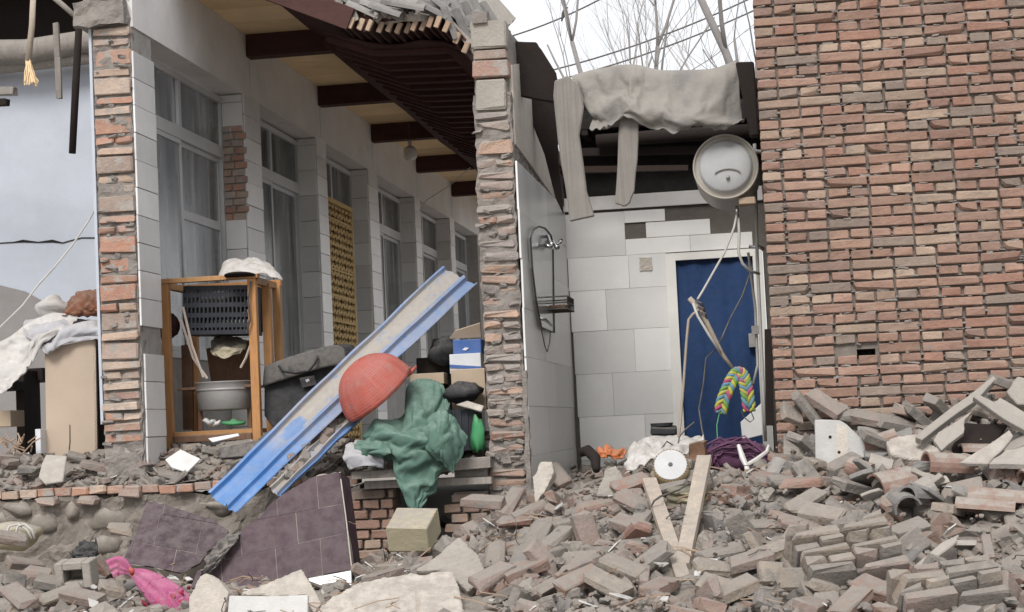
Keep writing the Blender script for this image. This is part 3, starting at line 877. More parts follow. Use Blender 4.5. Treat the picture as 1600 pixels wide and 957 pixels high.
while z < 2.16:
    ztop = 2.98 - z
    if 2.62 < z < 2.74 and n != -1: kind = 'g' if 2.66 < z else 'n'
    elif z > 2.3 and R3.random() < .35: kind = 't'
    elif z > 1.6 and R3.random() < .15: kind = 't'
    else: kind = R3.choice('nnnhnh')
    hh = {'t': .11, 'n': .053, 'h': .053, 'g': .19}[kind]
    dy = R3.uniform(-.014, .014)
    if kind == 'h':
        for q in (-.062, .062):
            if R3.random() < .87:
                inst('brick', R3.choice(P_H), (-1.765 + q + R3.uniform(-.008, .008), 11.906 + dy, z + hh / 2), (R3.uniform(-.03, .03), R3.uniform(-.03, .03), R3.uniform(-.04, .04)), pw)
    else:
        inst('brick', R3.choice({'t': P_T, 'n': P_N, 'g': P_G}[kind]), (-1.765 + R3.uniform(-.01, .01), 11.906 + dy, z + hh / 2), (R3.uniform(-.03, .03), R3.uniform(-.04, .04), R3.uniform(-.06, .06)), pw)
    z += hh + R3.uniform(.012, .034); n += 1
mb = MB()                                                  # mortar clots hanging in the joints
for i in range(60):
    c = Vector((R3.uniform(-1.885, -1.645), 11.836 + R3.uniform(-.012, .012), R3.uniform(-.4, 2.3)))
    mb.chip(c, (R3.uniform(.02, .08), R3.uniform(.02, .04), R3.uniform(.012, .035)), Euler((R3.uniform(-.4, .4), R3.uniform(-.3, .3), R3.uniform(-.4, .4))).to_matrix(), .008, .007, R3, .3)
part('mortar', mb, X_['roughmortar'], pier, kind='stuff')
mb = MB(); rough(mb, at(738, 30, 11.8) + Vector((0, 0, -.03)), at(738, 30, 11.8) + Vector((.10, .12, .05)), .03, .014, 4, 14)
part('mortar_lump', mb, X_['roughmortar'], pier)
# plaster left on its right face above the tiles
mb = MB()
SX = -1.625
def sx_pt(px, py): return atX(px, py, SX)
ppts = [(800, 102), (812, 100), (838, 150), (858, 190), (868, 235), (880, 330), (830, 258), (806, 226)]
mb.prism([sx_pt(*q) for q in ppts], (-.022, 0, 0))
part('plaster', mb, X_['palestone'], pier)
TR3 = random.Random(5)
def tmesh(size, mat, bev=.0012):
    k = ('t3', tuple(round(q, 3) for q in size), mat)
    if k not in tiles_by:
        me = mesh_of('tile', MB().chip((0, 0, 0), size, None, bev, 0, TR3)); me.materials.append(X_[mat]); tiles_by[k] = me
    return tiles_by[k]
# side tiles: column joints recede along Y, rows 0.33 high
z = -.28
r_ = 0
while z < 2.0:
    y0 = 11.83 + (.0 if r_ % 2 else .012)
    ys = [y0, 12.9, 14.62] if r_ % 2 else [y0, 13.4, 14.62]
    for a, b in zip(ys[:-1], ys[1:]):
        inst('tile', tmesh((.014, b - a - .0014, .3286), 'tile'), (SX + .008 + TR3.uniform(-.002, .002), (a + b) / 2, z + .165), (0, TR3.uniform(-.006, .006), TR3.uniform(-.003, .003)), pw)
    z += .33; r_ += 1
mb = MB(); rough(mb, (SX - .02, 11.80, -.3), (SX + .012, 11.86, .62), .04, .012, 8, 9)
part('mortar_bed', mb, X_['roughmortar'], pier)

# ------------------------------------------------------------------ washroom back wall with the blue door
tw = thing('tiled_wall', 'washroom back wall of large white tiles, some fallen off, with a blue door', 'wall', (-.8, 14.6, 0))
BYW = 14.62
mb = MB()
dl, dr_, dt = at(1045, 500, BYW).x, at(1197, 500, BYW).x, at(1110, 393, BYW).z
mb.box((SX + .01, BYW + .012, -.5), (dl - .004, BYW + .25, 2.02)); mb.box((dl - .004, BYW + .012, dt + .005), (.6, BYW + .25, 2.02)); mb.box((dr_ + .004, BYW + .012, -.5), (.6, BYW + .25, dt + .005))
core_b = part('wall', mb, X_['tilebed'], tw)
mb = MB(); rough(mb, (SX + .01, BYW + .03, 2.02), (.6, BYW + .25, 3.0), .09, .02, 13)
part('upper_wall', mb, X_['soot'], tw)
mb = MB()
mb.chip((-.8, BYW + .0, at(1000, 314, BYW).z), (1.62, .04, .115), Euler((0, -.0, 0)).to_matrix(), .004, .003, R3)
part('plaster_band', mb, X_['plaster'], tw)
def btile(px0, py0, px1, py1):
    a = at(px0, py0, BYW); b = at(px1, py1, BYW)
    s = (abs(b.x - a.x) - .005, .014, abs(a.z - b.z) - .005)
    inst('tile', tmesh(s, 'whitetile'), ((a.x + b.x) / 2, BYW + .004 + TR3.uniform(-.002, .002), (a.z + b.z) / 2), (TR3.uniform(-.004, .004), TR3.uniform(-.003, .003), TR3.uniform(-.004, .004)), core_b)
xl = at(886, 400, BYW)
def zpx(py): return at(980, py, BYW).z
# rows as (z top, z bottom, x joints) in metres, read off the joints
XJ = lambda *p: [at(q, 450, BYW).x for q in p]
rows = [(zpx(331), zpx(398), XJ(888, 981)), (zpx(331), zpx(348), XJ(981, 1045)), (zpx(375), zpx(398), XJ(981, 1082, 1180)), (zpx(351), zpx(373), XJ(1014, 1115)),
        (zpx(400), zpx(450), XJ(889, 984, 1043)), (zpx(452), zpx(514), XJ(890, 946, 1044)), (zpx(516), zpx(581), XJ(892, 987, 1046)),
        (zpx(583), zpx(648), XJ(893, 950, 1049)), (zpx(650), zpx(716), XJ(895, 997, 1050)), (zpx(718), zpx(784), XJ(895, 950, 1050))]
for (zt, zb, xs) in rows:
    for a, b in zip(xs[:-1], xs[1:]):
        s = (b - a - .0014, .014, zt - zb + .0085)
        inst('tile', tmesh(s, 'tile'), ((a + b) / 2, BYW + .004 + TR3.uniform(-.002, .002), (zt + zb) / 2), (TR3.uniform(-.004, .004), TR3.uniform(-.003, .003), TR3.uniform(-.004, .004)), core_b)
# door
mb = MB()
dj = .08
mb.box((dl, BYW - .03, -.4), (dl + dj, BYW + .1, dt)); mb.box((dr_ - dj, BYW - .031, -.4), (dr_, BYW + .1, dt)); mb.box((dl + dj, BYW - .029, dt - .06), (dr_ - dj, BYW + .1, dt))
door = part('door', mb, X_['doorframe'], tw, label='blue door with a white frame')
def drape(u, v):
    x = dl + dj + (dr_ - dl - 2 * dj) * u
    return Vector((x, BYW + .03 + .008 * math.sin(u * 21) + .006 * noise.noise(Vector((u * 8, v * 5, 3))), -.4 + (dt + .34) * v))
mb = MB(); mb.grid(drape, 50, 30)
o = part('door_leaf', mb, X_['doorblue'], door, smooth=True); solidify(o, .012)
mb = MB(); a = at(1176, 533, BYW); mb.box((a.x - .03, BYW - .04, a.z - .05), (a.x + .02, BYW + .01, a.z + .06))
part('handle', mb, X_['tin'], door)
# mortar patch where a socket was
a = at(1009, 413, BYW)
mb = MB(); rough(mb, (a.x - .05, BYW - .012, a.z - .055), (a.x + .05, BYW - .002, a.z + .055), .02, .006, 3, 30)
part('mortar_patch', mb, X_['palestone'], tw)
# floor of the washroom
# posts, pipes and sheet at the right of the door
pp = thing('water_pipe', 'pale vertical water pipe beside the blue door at the red wall', 'pipe', (0, 13.2, 0))
part('pipe', MB().tube([at(1179, 225, 12.6), at(1183, 400, 12.6), at(1192, 600, 12.6), at(1196, 690, 12.6)], .012, 8), X_['hose'], pp, smooth=True)
part('pipe', MB().tube([at(1169, 395, 12.9), at(1180, 480, 12.9), at(1184, 570, 12.9), at(1177, 600, 12.9)], .010, 8), X_['hose'], pp, smooth=True)
mb = MB(); c = at(1181, 516, 12.88); mb.box((c.x - .03, 12.86, c.z - .03), (c.x + .03, 12.9, c.z + .03))
part('valve', mb, X_['tin'], pp)
part('tap', MB().tube([at(1170, 386, 12.8), at(1186, 386, 12.8), at(1194, 390, 12.8)], .014, 8), X_['chrome'], pp, smooth=True)
ret = thing('wall_return', 'dark rough inner side wall behind the water heater', 'wall', (.02, 13, 0))
mb = MB(); rough(mb, (.03, 11.3, -.6), (.3, 14.6, 2.85), .08, .012, 17)
part('wall', mb, X_['mortar'], ret)
mb = MB(); mb.chip((at(1199, 540, 11.6).x, 11.6, at(1199, 590, 11.6).z), (.05, .06, .62), Euler((0, .04, 0)).to_matrix(), .004, .003, R3)
solo('dark_post', mb, X_['darkboard'], 'dark wooden post standing between door and red brick wall', 'post')

# lean-to roof over the washroom
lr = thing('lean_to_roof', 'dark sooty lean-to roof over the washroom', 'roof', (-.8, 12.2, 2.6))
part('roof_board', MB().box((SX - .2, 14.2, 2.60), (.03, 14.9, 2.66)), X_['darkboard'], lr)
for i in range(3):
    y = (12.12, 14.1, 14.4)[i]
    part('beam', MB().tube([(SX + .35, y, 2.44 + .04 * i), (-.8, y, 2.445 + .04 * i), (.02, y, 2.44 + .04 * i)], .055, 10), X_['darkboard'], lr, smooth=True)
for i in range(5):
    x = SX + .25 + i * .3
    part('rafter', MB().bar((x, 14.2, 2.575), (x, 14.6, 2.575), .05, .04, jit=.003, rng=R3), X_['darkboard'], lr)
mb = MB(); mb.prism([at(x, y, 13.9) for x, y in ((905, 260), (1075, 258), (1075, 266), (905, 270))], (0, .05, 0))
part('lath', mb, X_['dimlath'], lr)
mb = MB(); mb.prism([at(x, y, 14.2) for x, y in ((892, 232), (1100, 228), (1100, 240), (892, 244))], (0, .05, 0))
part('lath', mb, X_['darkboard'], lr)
# dark torn boards beside the wall top
def ppoly(name, pts, Y, th, mat, label, cat, slope=0.0, sub=0, amp=0.0, parent=None, group=None, slx=0.0, rngs=None):
    """an outline at its own distance, given real thickness; slope: metres nearer per 100 px downwards"""
    q = []
    n = len(pts); rr = rngs or R3
    cx = sum(p[0] for p in pts) / n; cy = sum(p[1] for p in pts) / n
    for i in range(n):
        a, b = pts[i], pts[(i + 1) % n]
        for k in range(sub + 1):
            t = k / (sub + 1)
            j = amp if k else amp * .4
            q.append((a[0] + (b[0] - a[0]) * t + rr.uniform(-j, j), a[1] + (b[1] - a[1]) * t + rr.uniform(-j, j)))
    P = [at(x, y, Y - slope * (y - cy) / 100 - slx * (x - cx) / 100) for x, y in q]
    nrm = Vector()
    for i in range(len(P)):
        a, b = P[i], P[(i + 1) % len(P)]
        nrm += (a - EYE).cross(b - EYE) * 0 + Vector(((a.y - b.y) * (a.z + b.z), (a.z - b.z) * (a.x + b.x), (a.x - b.x) * (a.y + b.y)))
    nrm.normalize()
    if nrm.dot(P[0] - EYE) < 0: nrm = -nrm
    m = MB().prism(P, nrm * th)
    if parent is not None: return part(name, m, mat, parent, label=label)
    return solo(name, m, mat, label, cat, group)
def bevel(o, wd, seg=1):
    k = o.modifiers.new('edge', 'BEVEL'); k.width = wd; k.segments = seg; k.limit_method = 'ANGLE'; k.angle_limit = .6
    return o
bevel(ppoly('torn_roof_board', [(800, 64), (838, 66), (846, 78), (868, 113), (872, 140), (866, 160), (812, 150), (800, 110)], 12.3, .05, X_['darkboard'], 'dark torn roof board jutting out beside the wall top against the sky', 'board', sub=1, amp=1), .008)
bevel(ppoly('torn_roof_board', [(806, 150), (868, 158), (872, 250), (880, 335), (868, 310), (850, 240), (826, 180)], 12.9, .05, X_['darkboard'], 'dark board hanging down between wall top and grey hanging plank', 'board'), .008)
bevel(ppoly('roof_beam_end', [(1149, 97), (1178, 96), (1181, 130), (1186, 212), (1172, 214), (1160, 150)], 11.75, .10, X_['darkboard'], 'dark beam end standing beside the left edge of the red brick wall', 'beam'), .01)
# planks that hang from the torn edge
bevel(ppoly('hanging_plank', [(866, 126), (886, 118), (904, 130), (912, 168), (905, 212), (917, 300), (929, 338), (890, 347), (883, 292), (872, 222), (864, 150)], 11.88, .035, X_['oldplank'], 'long weathered plank hanging at the left end of the felt tarp', 'plank', sub=1, amp=.8), .008)
bevel(ppoly('hanging_plank', [(968, 176), (998, 176), (996, 250), (991, 300), (984, 317), (975, 323), (961, 318), (965, 255)], 11.99, .03, X_['oldplank'], 'shorter weathered plank hanging out under the felt tarp', 'plank', sub=1, amp=.6), .006)

# ------------------------------------------------------------------ cloth
def catmull(P, t):
    n = len(P) - 1
    f = min(t * n, n - 1e-6); i = int(f); t = f - i
    p0, p1, p2, p3 = P[max(i - 1, 0)], P[i], P[i + 1], P[min(i + 2, n)]
    return .5 * ((2 * p1) + (p2 - p0) * t + (2 * p0 - 5 * p1 + 4 * p2 - p3) * t * t + (3 * p1 - p0 - 3 * p2 + p3) * t ** 3)
def settle(base, nu, nv, shrink, bend, grav, pin):
    """a cloth simulation in a scene of its own: the sheet is a little larger than its outline and buckles into folds"""
    rg = random.Random(3)
    m = MB().grid(lambda u, v: base(u, v) + Vector((rg.uniform(-.002, .002), rg.uniform(-.006, .002), rg.uniform(-.002, .002))), nu, nv)
    sc_ = bpy.data.scenes.new('cloth_room')
    me = bpy.data.meshes.new('sheet'); me.from_pydata([tuple(q) for q in m.v], [], m.f)
    o = bpy.data.objects.new('sheet', me); sc_.collection.objects.link(o)
    g = o.vertex_groups.new(name='pin')
    g.add([j * (nu + 1) + i for j in range(nv + 1) for i in range(nu + 1) if pin(i, j, nu, nv)], 1.0, 'REPLACE')
    md = o.modifiers.new('cloth', 'CLOTH'); st = md.settings
    st.vertex_group_mass = 'pin'; st.quality = 6; st.mass = .25; st.tension_stiffness = 20; st.compression_stiffness = 20; st.shear_stiffness = 6
    st.bending_stiffness = bend; st.shrink_min = shrink; st.air_damping = 2; st.effector_weights.gravity = grav
    md.collision_settings.use_collision = False
    md.collision_settings.use_self_collision = True; md.collision_settings.self_distance_min = .006; md.collision_settings.collision_quality = 2
    md.point_cache.frame_end = 45; sc_.frame_end = 45
    for f in range(1, 46): sc_.frame_set(f)
    dg = sc_.view_layers[0].depsgraph
    ev = o.evaluated_get(dg)
    co = [v.co.copy() for v in ev.data.vertices]
    if len(co) == len(m.v): m.v = co
    bpy.data.objects.remove(o); bpy.data.scenes.remove(sc_)
    return m
def cloth(name, rows, mat, label, cat, nu=70, nv=50, amp=.012, sc=(5, 5), seed=0, th=.006, parent=None, rid=1.0, fray=0.0, kind=None, bake=None):
    """rows of (px, py, Y) control points, top row first"""
    C = [[at(*q) for q in r] for r in rows]
    base = lambda u, v: catmull([catmull(r, u) for r in C], v)
    def fn(u, v):
        p = base(u, v)
        e = .01
        du = base(min(1, u + e), v) - base(max(0, u - e), v); dv = base(u, min(1, v + e)) - base(u, max(0, v - e))
        n = du.cross(dv)
        if n.length > 1e-9: n.normalize()
        q = Vector((u * sc[0] + seed * 3.1, v * sc[1], seed * 1.7))
        q = q + Vector((noise.noise(q * .8 + Vector((9, 0, 0))), noise.noise(q * .8 + Vector((0, 9, 0))), 0)) * .7
        k = (1 - abs(noise.noise(q)) * 2.2) * rid + noise.noise(q * 2.3) * .5 + noise.noise(q * 5) * .18
        k += .5 * max(0, .55 - abs(noise.noise(q * 2.1 + Vector((4, 4, 0)))) * 3.2) * rid
        p = p + n * (amp * k)
        if fray and v > .97: p.z += fray * noise.noise(Vector((u * 22, seed, 0))) + fray * .5 * noise.noise(Vector((u * 70, seed, 0)))
        return p
    if bake:                                              # let the sheet settle as hanging cloth
        nu, nv, shrink, bend, grav, pin = bake
        m = settle(base, nu, nv, shrink, bend, grav, pin)
        if fray:
            for i in range(nu + 1):
                m.v[nv * (nu + 1) + i].z += fray * (noise.noise(Vector((i * .45, seed, 0))) + .8 * noise.noise(Vector((i * 1.7, seed, 5))))
    else: m = MB().grid(fn, nu, nv)
    if parent is not None: o = part(name, m, mat, parent, smooth=True, label=label)
    else: o = solo(name, m, mat, label, cat, smooth=True)
    if bake:
        k = o.modifiers.new('smooth', 'SUBSURF'); k.levels = 1; k.render_levels = 1
    solidify(o, th)
    return o
cloth('felt_tarp', [[(895, 122, 12.2), (930, 112, 12.22), (985, 104, 12.22), (1030, 112, 12.22), (1070, 114, 12.22), (1115, 110, 12.22), (1150, 97, 12.2)],
                    [(893, 119, 11.98), (932, 109, 11.97), (985, 102, 11.96), (1030, 111, 11.97), (1070, 112, 11.97), (1115, 109, 11.97), (1151, 96, 11.98)],
                    [(899, 140, 11.92), (935, 132, 11.93), (985, 128, 11.90), (1030, 138, 11.93), (1075, 150, 11.93), (1118, 138, 11.93), (1155, 125, 11.94)],
                    [(910, 172, 11.92), (942, 166, 11.94), (982, 158, 11.90), (1030, 172, 11.92), (1078, 176, 11.90), (1122, 172, 11.93), (1162, 158, 11.93)],
                    [(921, 201, 11.93), (950, 198, 11.95), (976, 178, 11.92), (1034, 202, 11.93), (1085, 195, 11.91), (1115, 200, 11.93), (1164, 184, 11.93)]],
      X_['tarp'], 'ragged grey felt tarp draped over the torn roof edge under the sky', 'tarp', seed=2, th=.005, fray=.035, bake=(54, 24, -.085, .7, .6, lambda i, j, nu, nv: j <= 4 or (j == nv and i % 9 == 0)))

# ------------------------------------------------------------------ water heater
def pebble_flat(c, r):
    return MB().prism([c + Vector((math.cos(a) * r * k, 0, math.sin(a) * r * k * .7)) for a, k in ((0, 1), (.9, .6), (1.7, 1), (2.6, .7), (3.4, 1), (4.3, .6), (5.2, .9))], (0, .012, 0))
hc = at(1134, 261, 12.1)
wh = thing('water_heater', 'round cream water heater hanging beside the top of the red brick wall', 'water heater', tuple(hc))
r0 = at(1186, 261, 12.1).x - hc.x
part('tank', MB().lathe(hc, (0.0, 1, 0), [(.0, r0 * .93), (.015, r0 * .985), (.04, r0), (.66, r0), (.72, r0 * .9), (.75, r0 * .6)], 48), X_['enamel'], wh, smooth=True)
part('rim', MB().lathe(hc, (0, 1, 0), [(.012, r0 * .93), (-.012, r0 * .94), (-.02, r0 * .965), (-.012, r0 * .995), (.012, r0 * 1.005), (.03, r0 * 1.003)], 48, False, False), X_['enamel'], wh, smooth=True)
part('end_cap', MB().lathe(hc, (0, -1, 0), [(-.02, r0 * .95), (-.004, r0 * .93), (-.002, r0 * .83), (.012, r0 * .81), (.03, r0 * .78), (.04, r0 * .72), (.052, r0 * .4), (.056, r0 * .02)], 48, True, True), X_['heaterface'], wh, smooth=True)
arc = [hc + Vector((r0 * .55 * math.sin(t) * .9 + r0 * .05, -.050 + .01 * abs(t), -r0 * .1 - r0 * .22 * (1 - math.cos(t * 1.2)) - .0)) for t in [-.9 + .18 * i for i in range(11)]]
arc = [Vector((p.x, hc.y - .062, p.z)) for p in arc]
part('dial_arc', MB().tube(arc, .0045, 6), X_['tin'], wh)
part('knob', MB().lathe(hc + Vector((r0 * .05, -.045, -r0 * .36)), (0, -1, 0), [(0, .014), (.025, .013), (.03, .008)], 14), X_['tin'], wh, smooth=True)
part('scar', pebble_flat(hc + Vector((.03, -.046, r0 * .62)), .03), X_['tin'], wh)
mb = MB(); mb.chip(hc + Vector((.13, .06, -r0 - .015)), (.11, .1, .05), None, .006, .002, R3)
part('fitting_box', mb, X_['rafterwood'], wh)
part('nipple', MB().tube([at(1151, 322, 12.2), at(1152, 337, 12.2)], .012, 8), X_['chrome'], wh, smooth=True)
mb = MB(); mb.tube([hc + Vector((r0 * .8, .2, r0 * .55)), hc + Vector((r0 + .05, .2, r0 * .5)), (.04, 12.3, hc.z + .1)], .015, 8)
part('bracket', mb, X_['tin'], wh)
solo('water_hose', MB().tube([at(1151, 336, 12.2), at(1147, 356, 12.15), at(1132, 395, 12.1), at(1115, 425, 12.0), at(1098, 455, 11.9), at(1090, 468, 11.85)], .008, 8), X_['hose'], 'pale hose running from the water heater down to the crossed sticks', 'hose', smooth=True)
solo('water_hose', MB().tube([at(1153, 336, 12.22), at(1155, 365, 12.2), at(1154, 395, 12.2), at(1160, 412, 12.2), at(1172, 424, 12.25), at(1186, 428, 12.4)], .010, 8), X_['hose'], 'pale hose curving from the water heater to the wall tap', 'hose', smooth=True)

# sticks with the braided rainbow cloth
st = thing('broken_pipe_stick', 'forked broken pipe hanging in front of the blue door with taped end', 'pipe', tuple(at(1100, 500, 11.7)))
part('pipe', MB().tube([at(1077, 466, 11.7), at(1094, 484, 11.7), at(1112, 520, 11.72), at(1128, 553, 11.74), at(1147, 578, 11.75)], [.017, .017, .016, .014, .010], 10), X_['palewood'], st, smooth=True)
part('pipe', MB().tube([at(1083, 474, 11.68), at(1090, 494, 11.67), at(1108, 524, 11.68), at(1126, 552, 11.71)], .009, 8), X_['hose'], st, smooth=True)
part('pipe', MB().tube([at(1092, 484, 11.68), at(1082, 492, 11.67), at(1076, 500, 11.67), at(1073, 530, 11.66), at(1068, 600, 11.64), at(1063, 660, 11.6), at(1059, 698, 11.55)], .009, 8), X_['palewood'], st, smooth=True)
mb = MB()
for t in range(3): mb.tube([at(1086 + 4 * t, 470 + 9 * t, 11.675), at(1096 + 3 * t, 474 + 8 * t, 11.67), at(1100 + 2 * t, 482 + 8 * t, 11.7)], .006, 6)
part('wire_tie', mb, X_['wire'], st)
bc = thing('braided_cloth', 'rainbow braided fabric loop hanging from the pipe end in front of the blue door', 'cloth', tuple(at(1150, 580, 11.72)))
cm = [M('braid_' + n, [tuple(q * .8 for q in c)], dust=.35, bump=.5, bscale=120) for n, c in (('yellow', (.62, .58, .06)), ('pink', (.55, .06, .2)), ('blue', (.12, .34, .45)), ('green', (.16, .42, .05)))]
path = [(1126, 646), (1130, 626), (1138, 606), (1145, 592), (1152, 584), (1159, 586), (1164, 598), (1168, 617), (1171, 643)]
PP = [at(x, y, 11.70 - .01 * math.sin(i)) for i, (x, y) in enumerate(path)]
for s in range(6):
    mb = MB(); pts = []; rr = []
    for i in range(60):
        t = i / 59
        c = catmull(PP, t); d = (catmull(PP, min(1, t + .02)) - catmull(PP, max(0, t - .02))).normalized()
        n_ = d.cross(Vector((0, 1, 0))).normalized()
        ph = t * 24 + s * PI / 3
        pts.append(c + n_ * .033 * math.sin(ph) + Vector((0, 1, 0)) * .010 * math.sin(2 * ph)); rr.append(.0135 if 2 < i < 57 else .009)
    mb.tube(pts, rr, 8)
    part('strand', mb, cm[(0, 1, 2, 3, 0, 2)[s]], bc, smooth=True)
for (a, b) in (((1128, 650), (1129, 655)), ((1170, 646), (1172, 648))): pass
solo('cord', MB().tube([at(1124, 646, 11.7), at(1120, 665, 11.68), at(1121, 685, 11.66)], .004, 5), X_['leafgreen'], 'thin green cord hanging under the left end of the rainbow cloth', 'cord')
solo('wire', MB().tube([at(1172, 640, 11.69), at(1178, 655, 11.69), at(1172, 660, 11.68), at(1162, 652, 11.68), at(1158, 642, 11.68)], .004, 5), X_['wire'], 'thin dark wire loop under the right end of the rainbow cloth', 'wire')
solo('wire', MB().tube([at(1176, 416, 12.3), at(1160, 462, 12.1), at(1140, 500, 11.9), at(1128, 528, 11.8), at(1118, 546, 11.8), at(1103, 560, 11.8), at(1099, 600, 11.75), at(1092, 640, 11.7), at(1097, 672, 11.6), at(1101, 690, 11.55)], .005, 6), X_['wire'], 'dark wire wandering down across the blue door', 'wire')
solo('wire', MB().tube([at(1085, 660, 11.5), at(1070, 672, 11.5), at(1062, 682, 11.45), at(1058, 700, 11.4), at(1042, 690, 11.35), at(1033, 702, 11.3)], .005, 6), X_['wire'], 'bent dark wire lying over the white sheet under the door', 'wire')

# ------------------------------------------------------------------ shower panel on the washroom side wall
SXF = SX + .018
sp = thing('shower_panel', 'tall rounded glass shower panel with chrome taps on the washroom side wall', 'shower panel', tuple(atX(852, 440, SXF)))
c_ = [(829, 372), (833, 360), (842, 354), (852, 357), (861, 368), (864, 380), (866, 520), (846, 512), (838, 470), (832, 420)]
mb = MB(); mb.prism([atX(x, y, SXF + .02) for x, y in c_], (-.02, 0, 0))
part('panel', mb, M('panel_glass', [(.33, .335, .33)], rough=.15, var=.05, dust=.15, bump=0, spec=.5), sp)
mb = MB(); mb.tube([atX(x, y, SXF + .022) for x, y in c_ + [c_[0]]], .006, 6)
part('panel_edge', mb, X_['wire'], sp)
for (x, y, dx, dy) in ((856, 370, -4, 14), (853, 384, 8, 2), (869, 385, 8, -8), (864, 378, -3, 10)):
    a = atX(x, y, SXF + .05)
    part('tap', MB().tube([atX(x, y, SXF + .01), a, atX(x, y, SXF + .05) + Vector((.02 + dx * .001, 0, -dy * .0035)), a + Vector((.035, dx * .006, -dy * .005))], [.012, .014, .015, .02], 10), X_['chrome'], sp, smooth=True)
part('spout', MB().tube([atX(842, 497, SXF + .01), atX(852, 500, SXF + .05), atX(862, 508, SXF + .08)], .012, 8), X_['chrome'], sp, smooth=True)
part('pull_cord', MB().tube([atX(846, 515, SXF + .02), atX(851, 540, SXF + .02), atX(855, 550, SXF + .02), atX(859, 535, SXF + .02), atX(860, 518, SXF + .02)], .004, 5), X_['wire'], sp)
sb = thing('soap_basket', 'small dark wire soap basket under the shower panel', 'basket', tuple(atX(880, 487, SXF)))
bx0 = atX(858, 474, SXF + .01); 
mb = MB()
A = Vector((SXF + .01, bx0.y - .22, bx0.z - .06)); B = Vector((SXF + .17, bx0.y + .2, bx0.z + .03))
for zz in (A.z, (A.z + B.z) / 2, B.z):
    mb.tube([(A.x, A.y, zz), (B.x, A.y, zz), (B.x, B.y, zz), (A.x, B.y, zz), (A.x, A.y, zz)], .006, 5)
for k in range(9):
    y = A.y + (B.y - A.y) * k / 8
    mb.tube([(A.x, y, A.z), (B.x, y, A.z), (B.x, y, B.z)], .004, 5)
part('wire_frame', mb, X_['wire'], sb)
mb = MB(); mb.chip(((A.x + B.x) / 2, (A.y + B.y) / 2, A.z + .02), (.12, .3, .03), None, .006, .003, R3)
part('tray', mb, X_['brownwood'], sb)

# ------------------------------------------------------------------ sky side: wires, bird, bare trees
for (a, b, dz) in (((560, 112), (1010, -14), 0), ((560, 182), (1240, -6), 0), ((560, 196), (1240, 16), 0)):
    nm = {(560, 112): 'upper', (560, 182): 'middle', (560, 196): 'lower'}[a]
    A, B = at(*a, 34), at(*b, 34)
    pts = [A.lerp(B, i / 20) - Vector((0, 0, .5 * (1 - (2 * i / 20 - 1) ** 2))) + Vector((0, 0, .35)) for i in range(21)]
    A2 = A + (A - B) * .8; B2 = B + (B - A) * .8
    solo('power_line', MB().tube([A2 + Vector((0, 0, .5))] + pts + [B2 + Vector((0, 0, .5))], .016, 5), X_['wire'], nm + 'most power line crossing the white sky' if nm != 'middle' else 'power line between the two others in the white sky', 'power line', 'power lines across the sky')
    if nm == 'upper': bp_ = pts
bpt = min(bp_, key=lambda p: abs((p - at(883, 30, 34)).x))
k_ = [i for i in range(20) if bp_[i].x <= at(882, 30, 34).x <= bp_[i + 1].x][0]
tt = (at(882, 30, 34).x - bp_[k_].x) / (bp_[k_ + 1].x - bp_[k_].x)
q = bp_[k_].lerp(bp_[k_ + 1], tt)
mb = MB()
mb.tube([q + Vector((-.06, 0, -.09)), q + Vector((-.035, 0, -.02)), q + Vector((-.005, 0, .05)), q + Vector((.02, 0, .11)), q + Vector((.035, -.01, .15)), q + Vector((.055, -.02, .165)), q + Vector((.085, -.02, .16))], [.012, .025, .05, .045, .032, .028, .004], 10)
solo('bird', mb, X_['bird'], 'small dark bird perched on the uppermost power line', 'bird', smooth=True)
def tree(name, base, lean, h, r, seed, mat, label, group, depth=6):
    rg = random.Random(seed)
    t = thing(name, label, 'tree', tuple(base), group)
    tr = MB(); brn = MB()
    def grow(p, d, L, r, lev):
        n = 5; pts = [p]; q = p.copy(); dd = d.copy()
        for i in range(n):
            dd = (dd + Vector((rg.uniform(-.13, .13), rg.uniform(-.13, .13), .04 + rg.uniform(-.05, .08)))).normalized()
            q = q + dd * L / n; pts.append(q.copy())
        rs = [r * (1 - .45 * i / n) for i in range(n + 1)]
        (tr if lev == 0 else brn).tube(pts, rs, 8 if lev < 2 else (5 if lev < 4 else 3))
        if lev >= depth: return
        nb = 7 if lev == 0 else rg.choice((2, 3, 3))
        for k in range(nb):
            ax = dd.orthogonal().normalized(); ax.rotate(Matrix.Rotation(rg.uniform(0, 6.28), 3, dd))
            nd = (dd * math.cos(.45) + ax * math.sin(rg.uniform(.3, .62))).normalized()
            i = rg.randint(2, n) if lev else (n if k < 2 else rg.randint(2, n))
            grow(pts[i], nd, L * rg.uniform(.62, .82) * (.42 if lev == 0 else 1), rs[i] * rg.uniform(.42, .62) * (1.4 if lev == 0 and k < 2 else 1), lev + 1)
    grow(Vector(base), Vector(lean).normalized(), h, r, 0)
    part('trunk', tr, mat, t, smooth=True); part('branches', brn, mat, t, smooth=True)
def tb(px, py, Y, lx=0.0): p = at(px, py, Y); return Vector((p.x - lx * p.z, p.y, 0))
G_ = 'bare trees behind the ruined roof'
tree('bare_tree', tb(965, 100, 26, -.14), (-.14, 0, 1), 6.3, .06, 3, X_['bark'], 'bare tree leaning left, rising behind the middle of the felt tarp', G_)
tree('bare_tree', tb(1018, 100, 27, .13), (.13, 0, 1), 6.0, .06, 8, X_['bark'], 'bare tree leaning right, rising behind the middle of the felt tarp', G_)
tree('bare_tree', tb(1175, 100, 24, -.24), (-.24, .1, 1), 6.8, .085, 12, X_['bark'], 'thick bare tree leaning left beside the top of the red brick wall', G_)
tree('bare_tree', tb(1142, 100, 30, .0), (.0, 0, 1), 7.0, .045, 15, X_['bark'], 'thin upright bare tree near the right end of the felt tarp', G_)
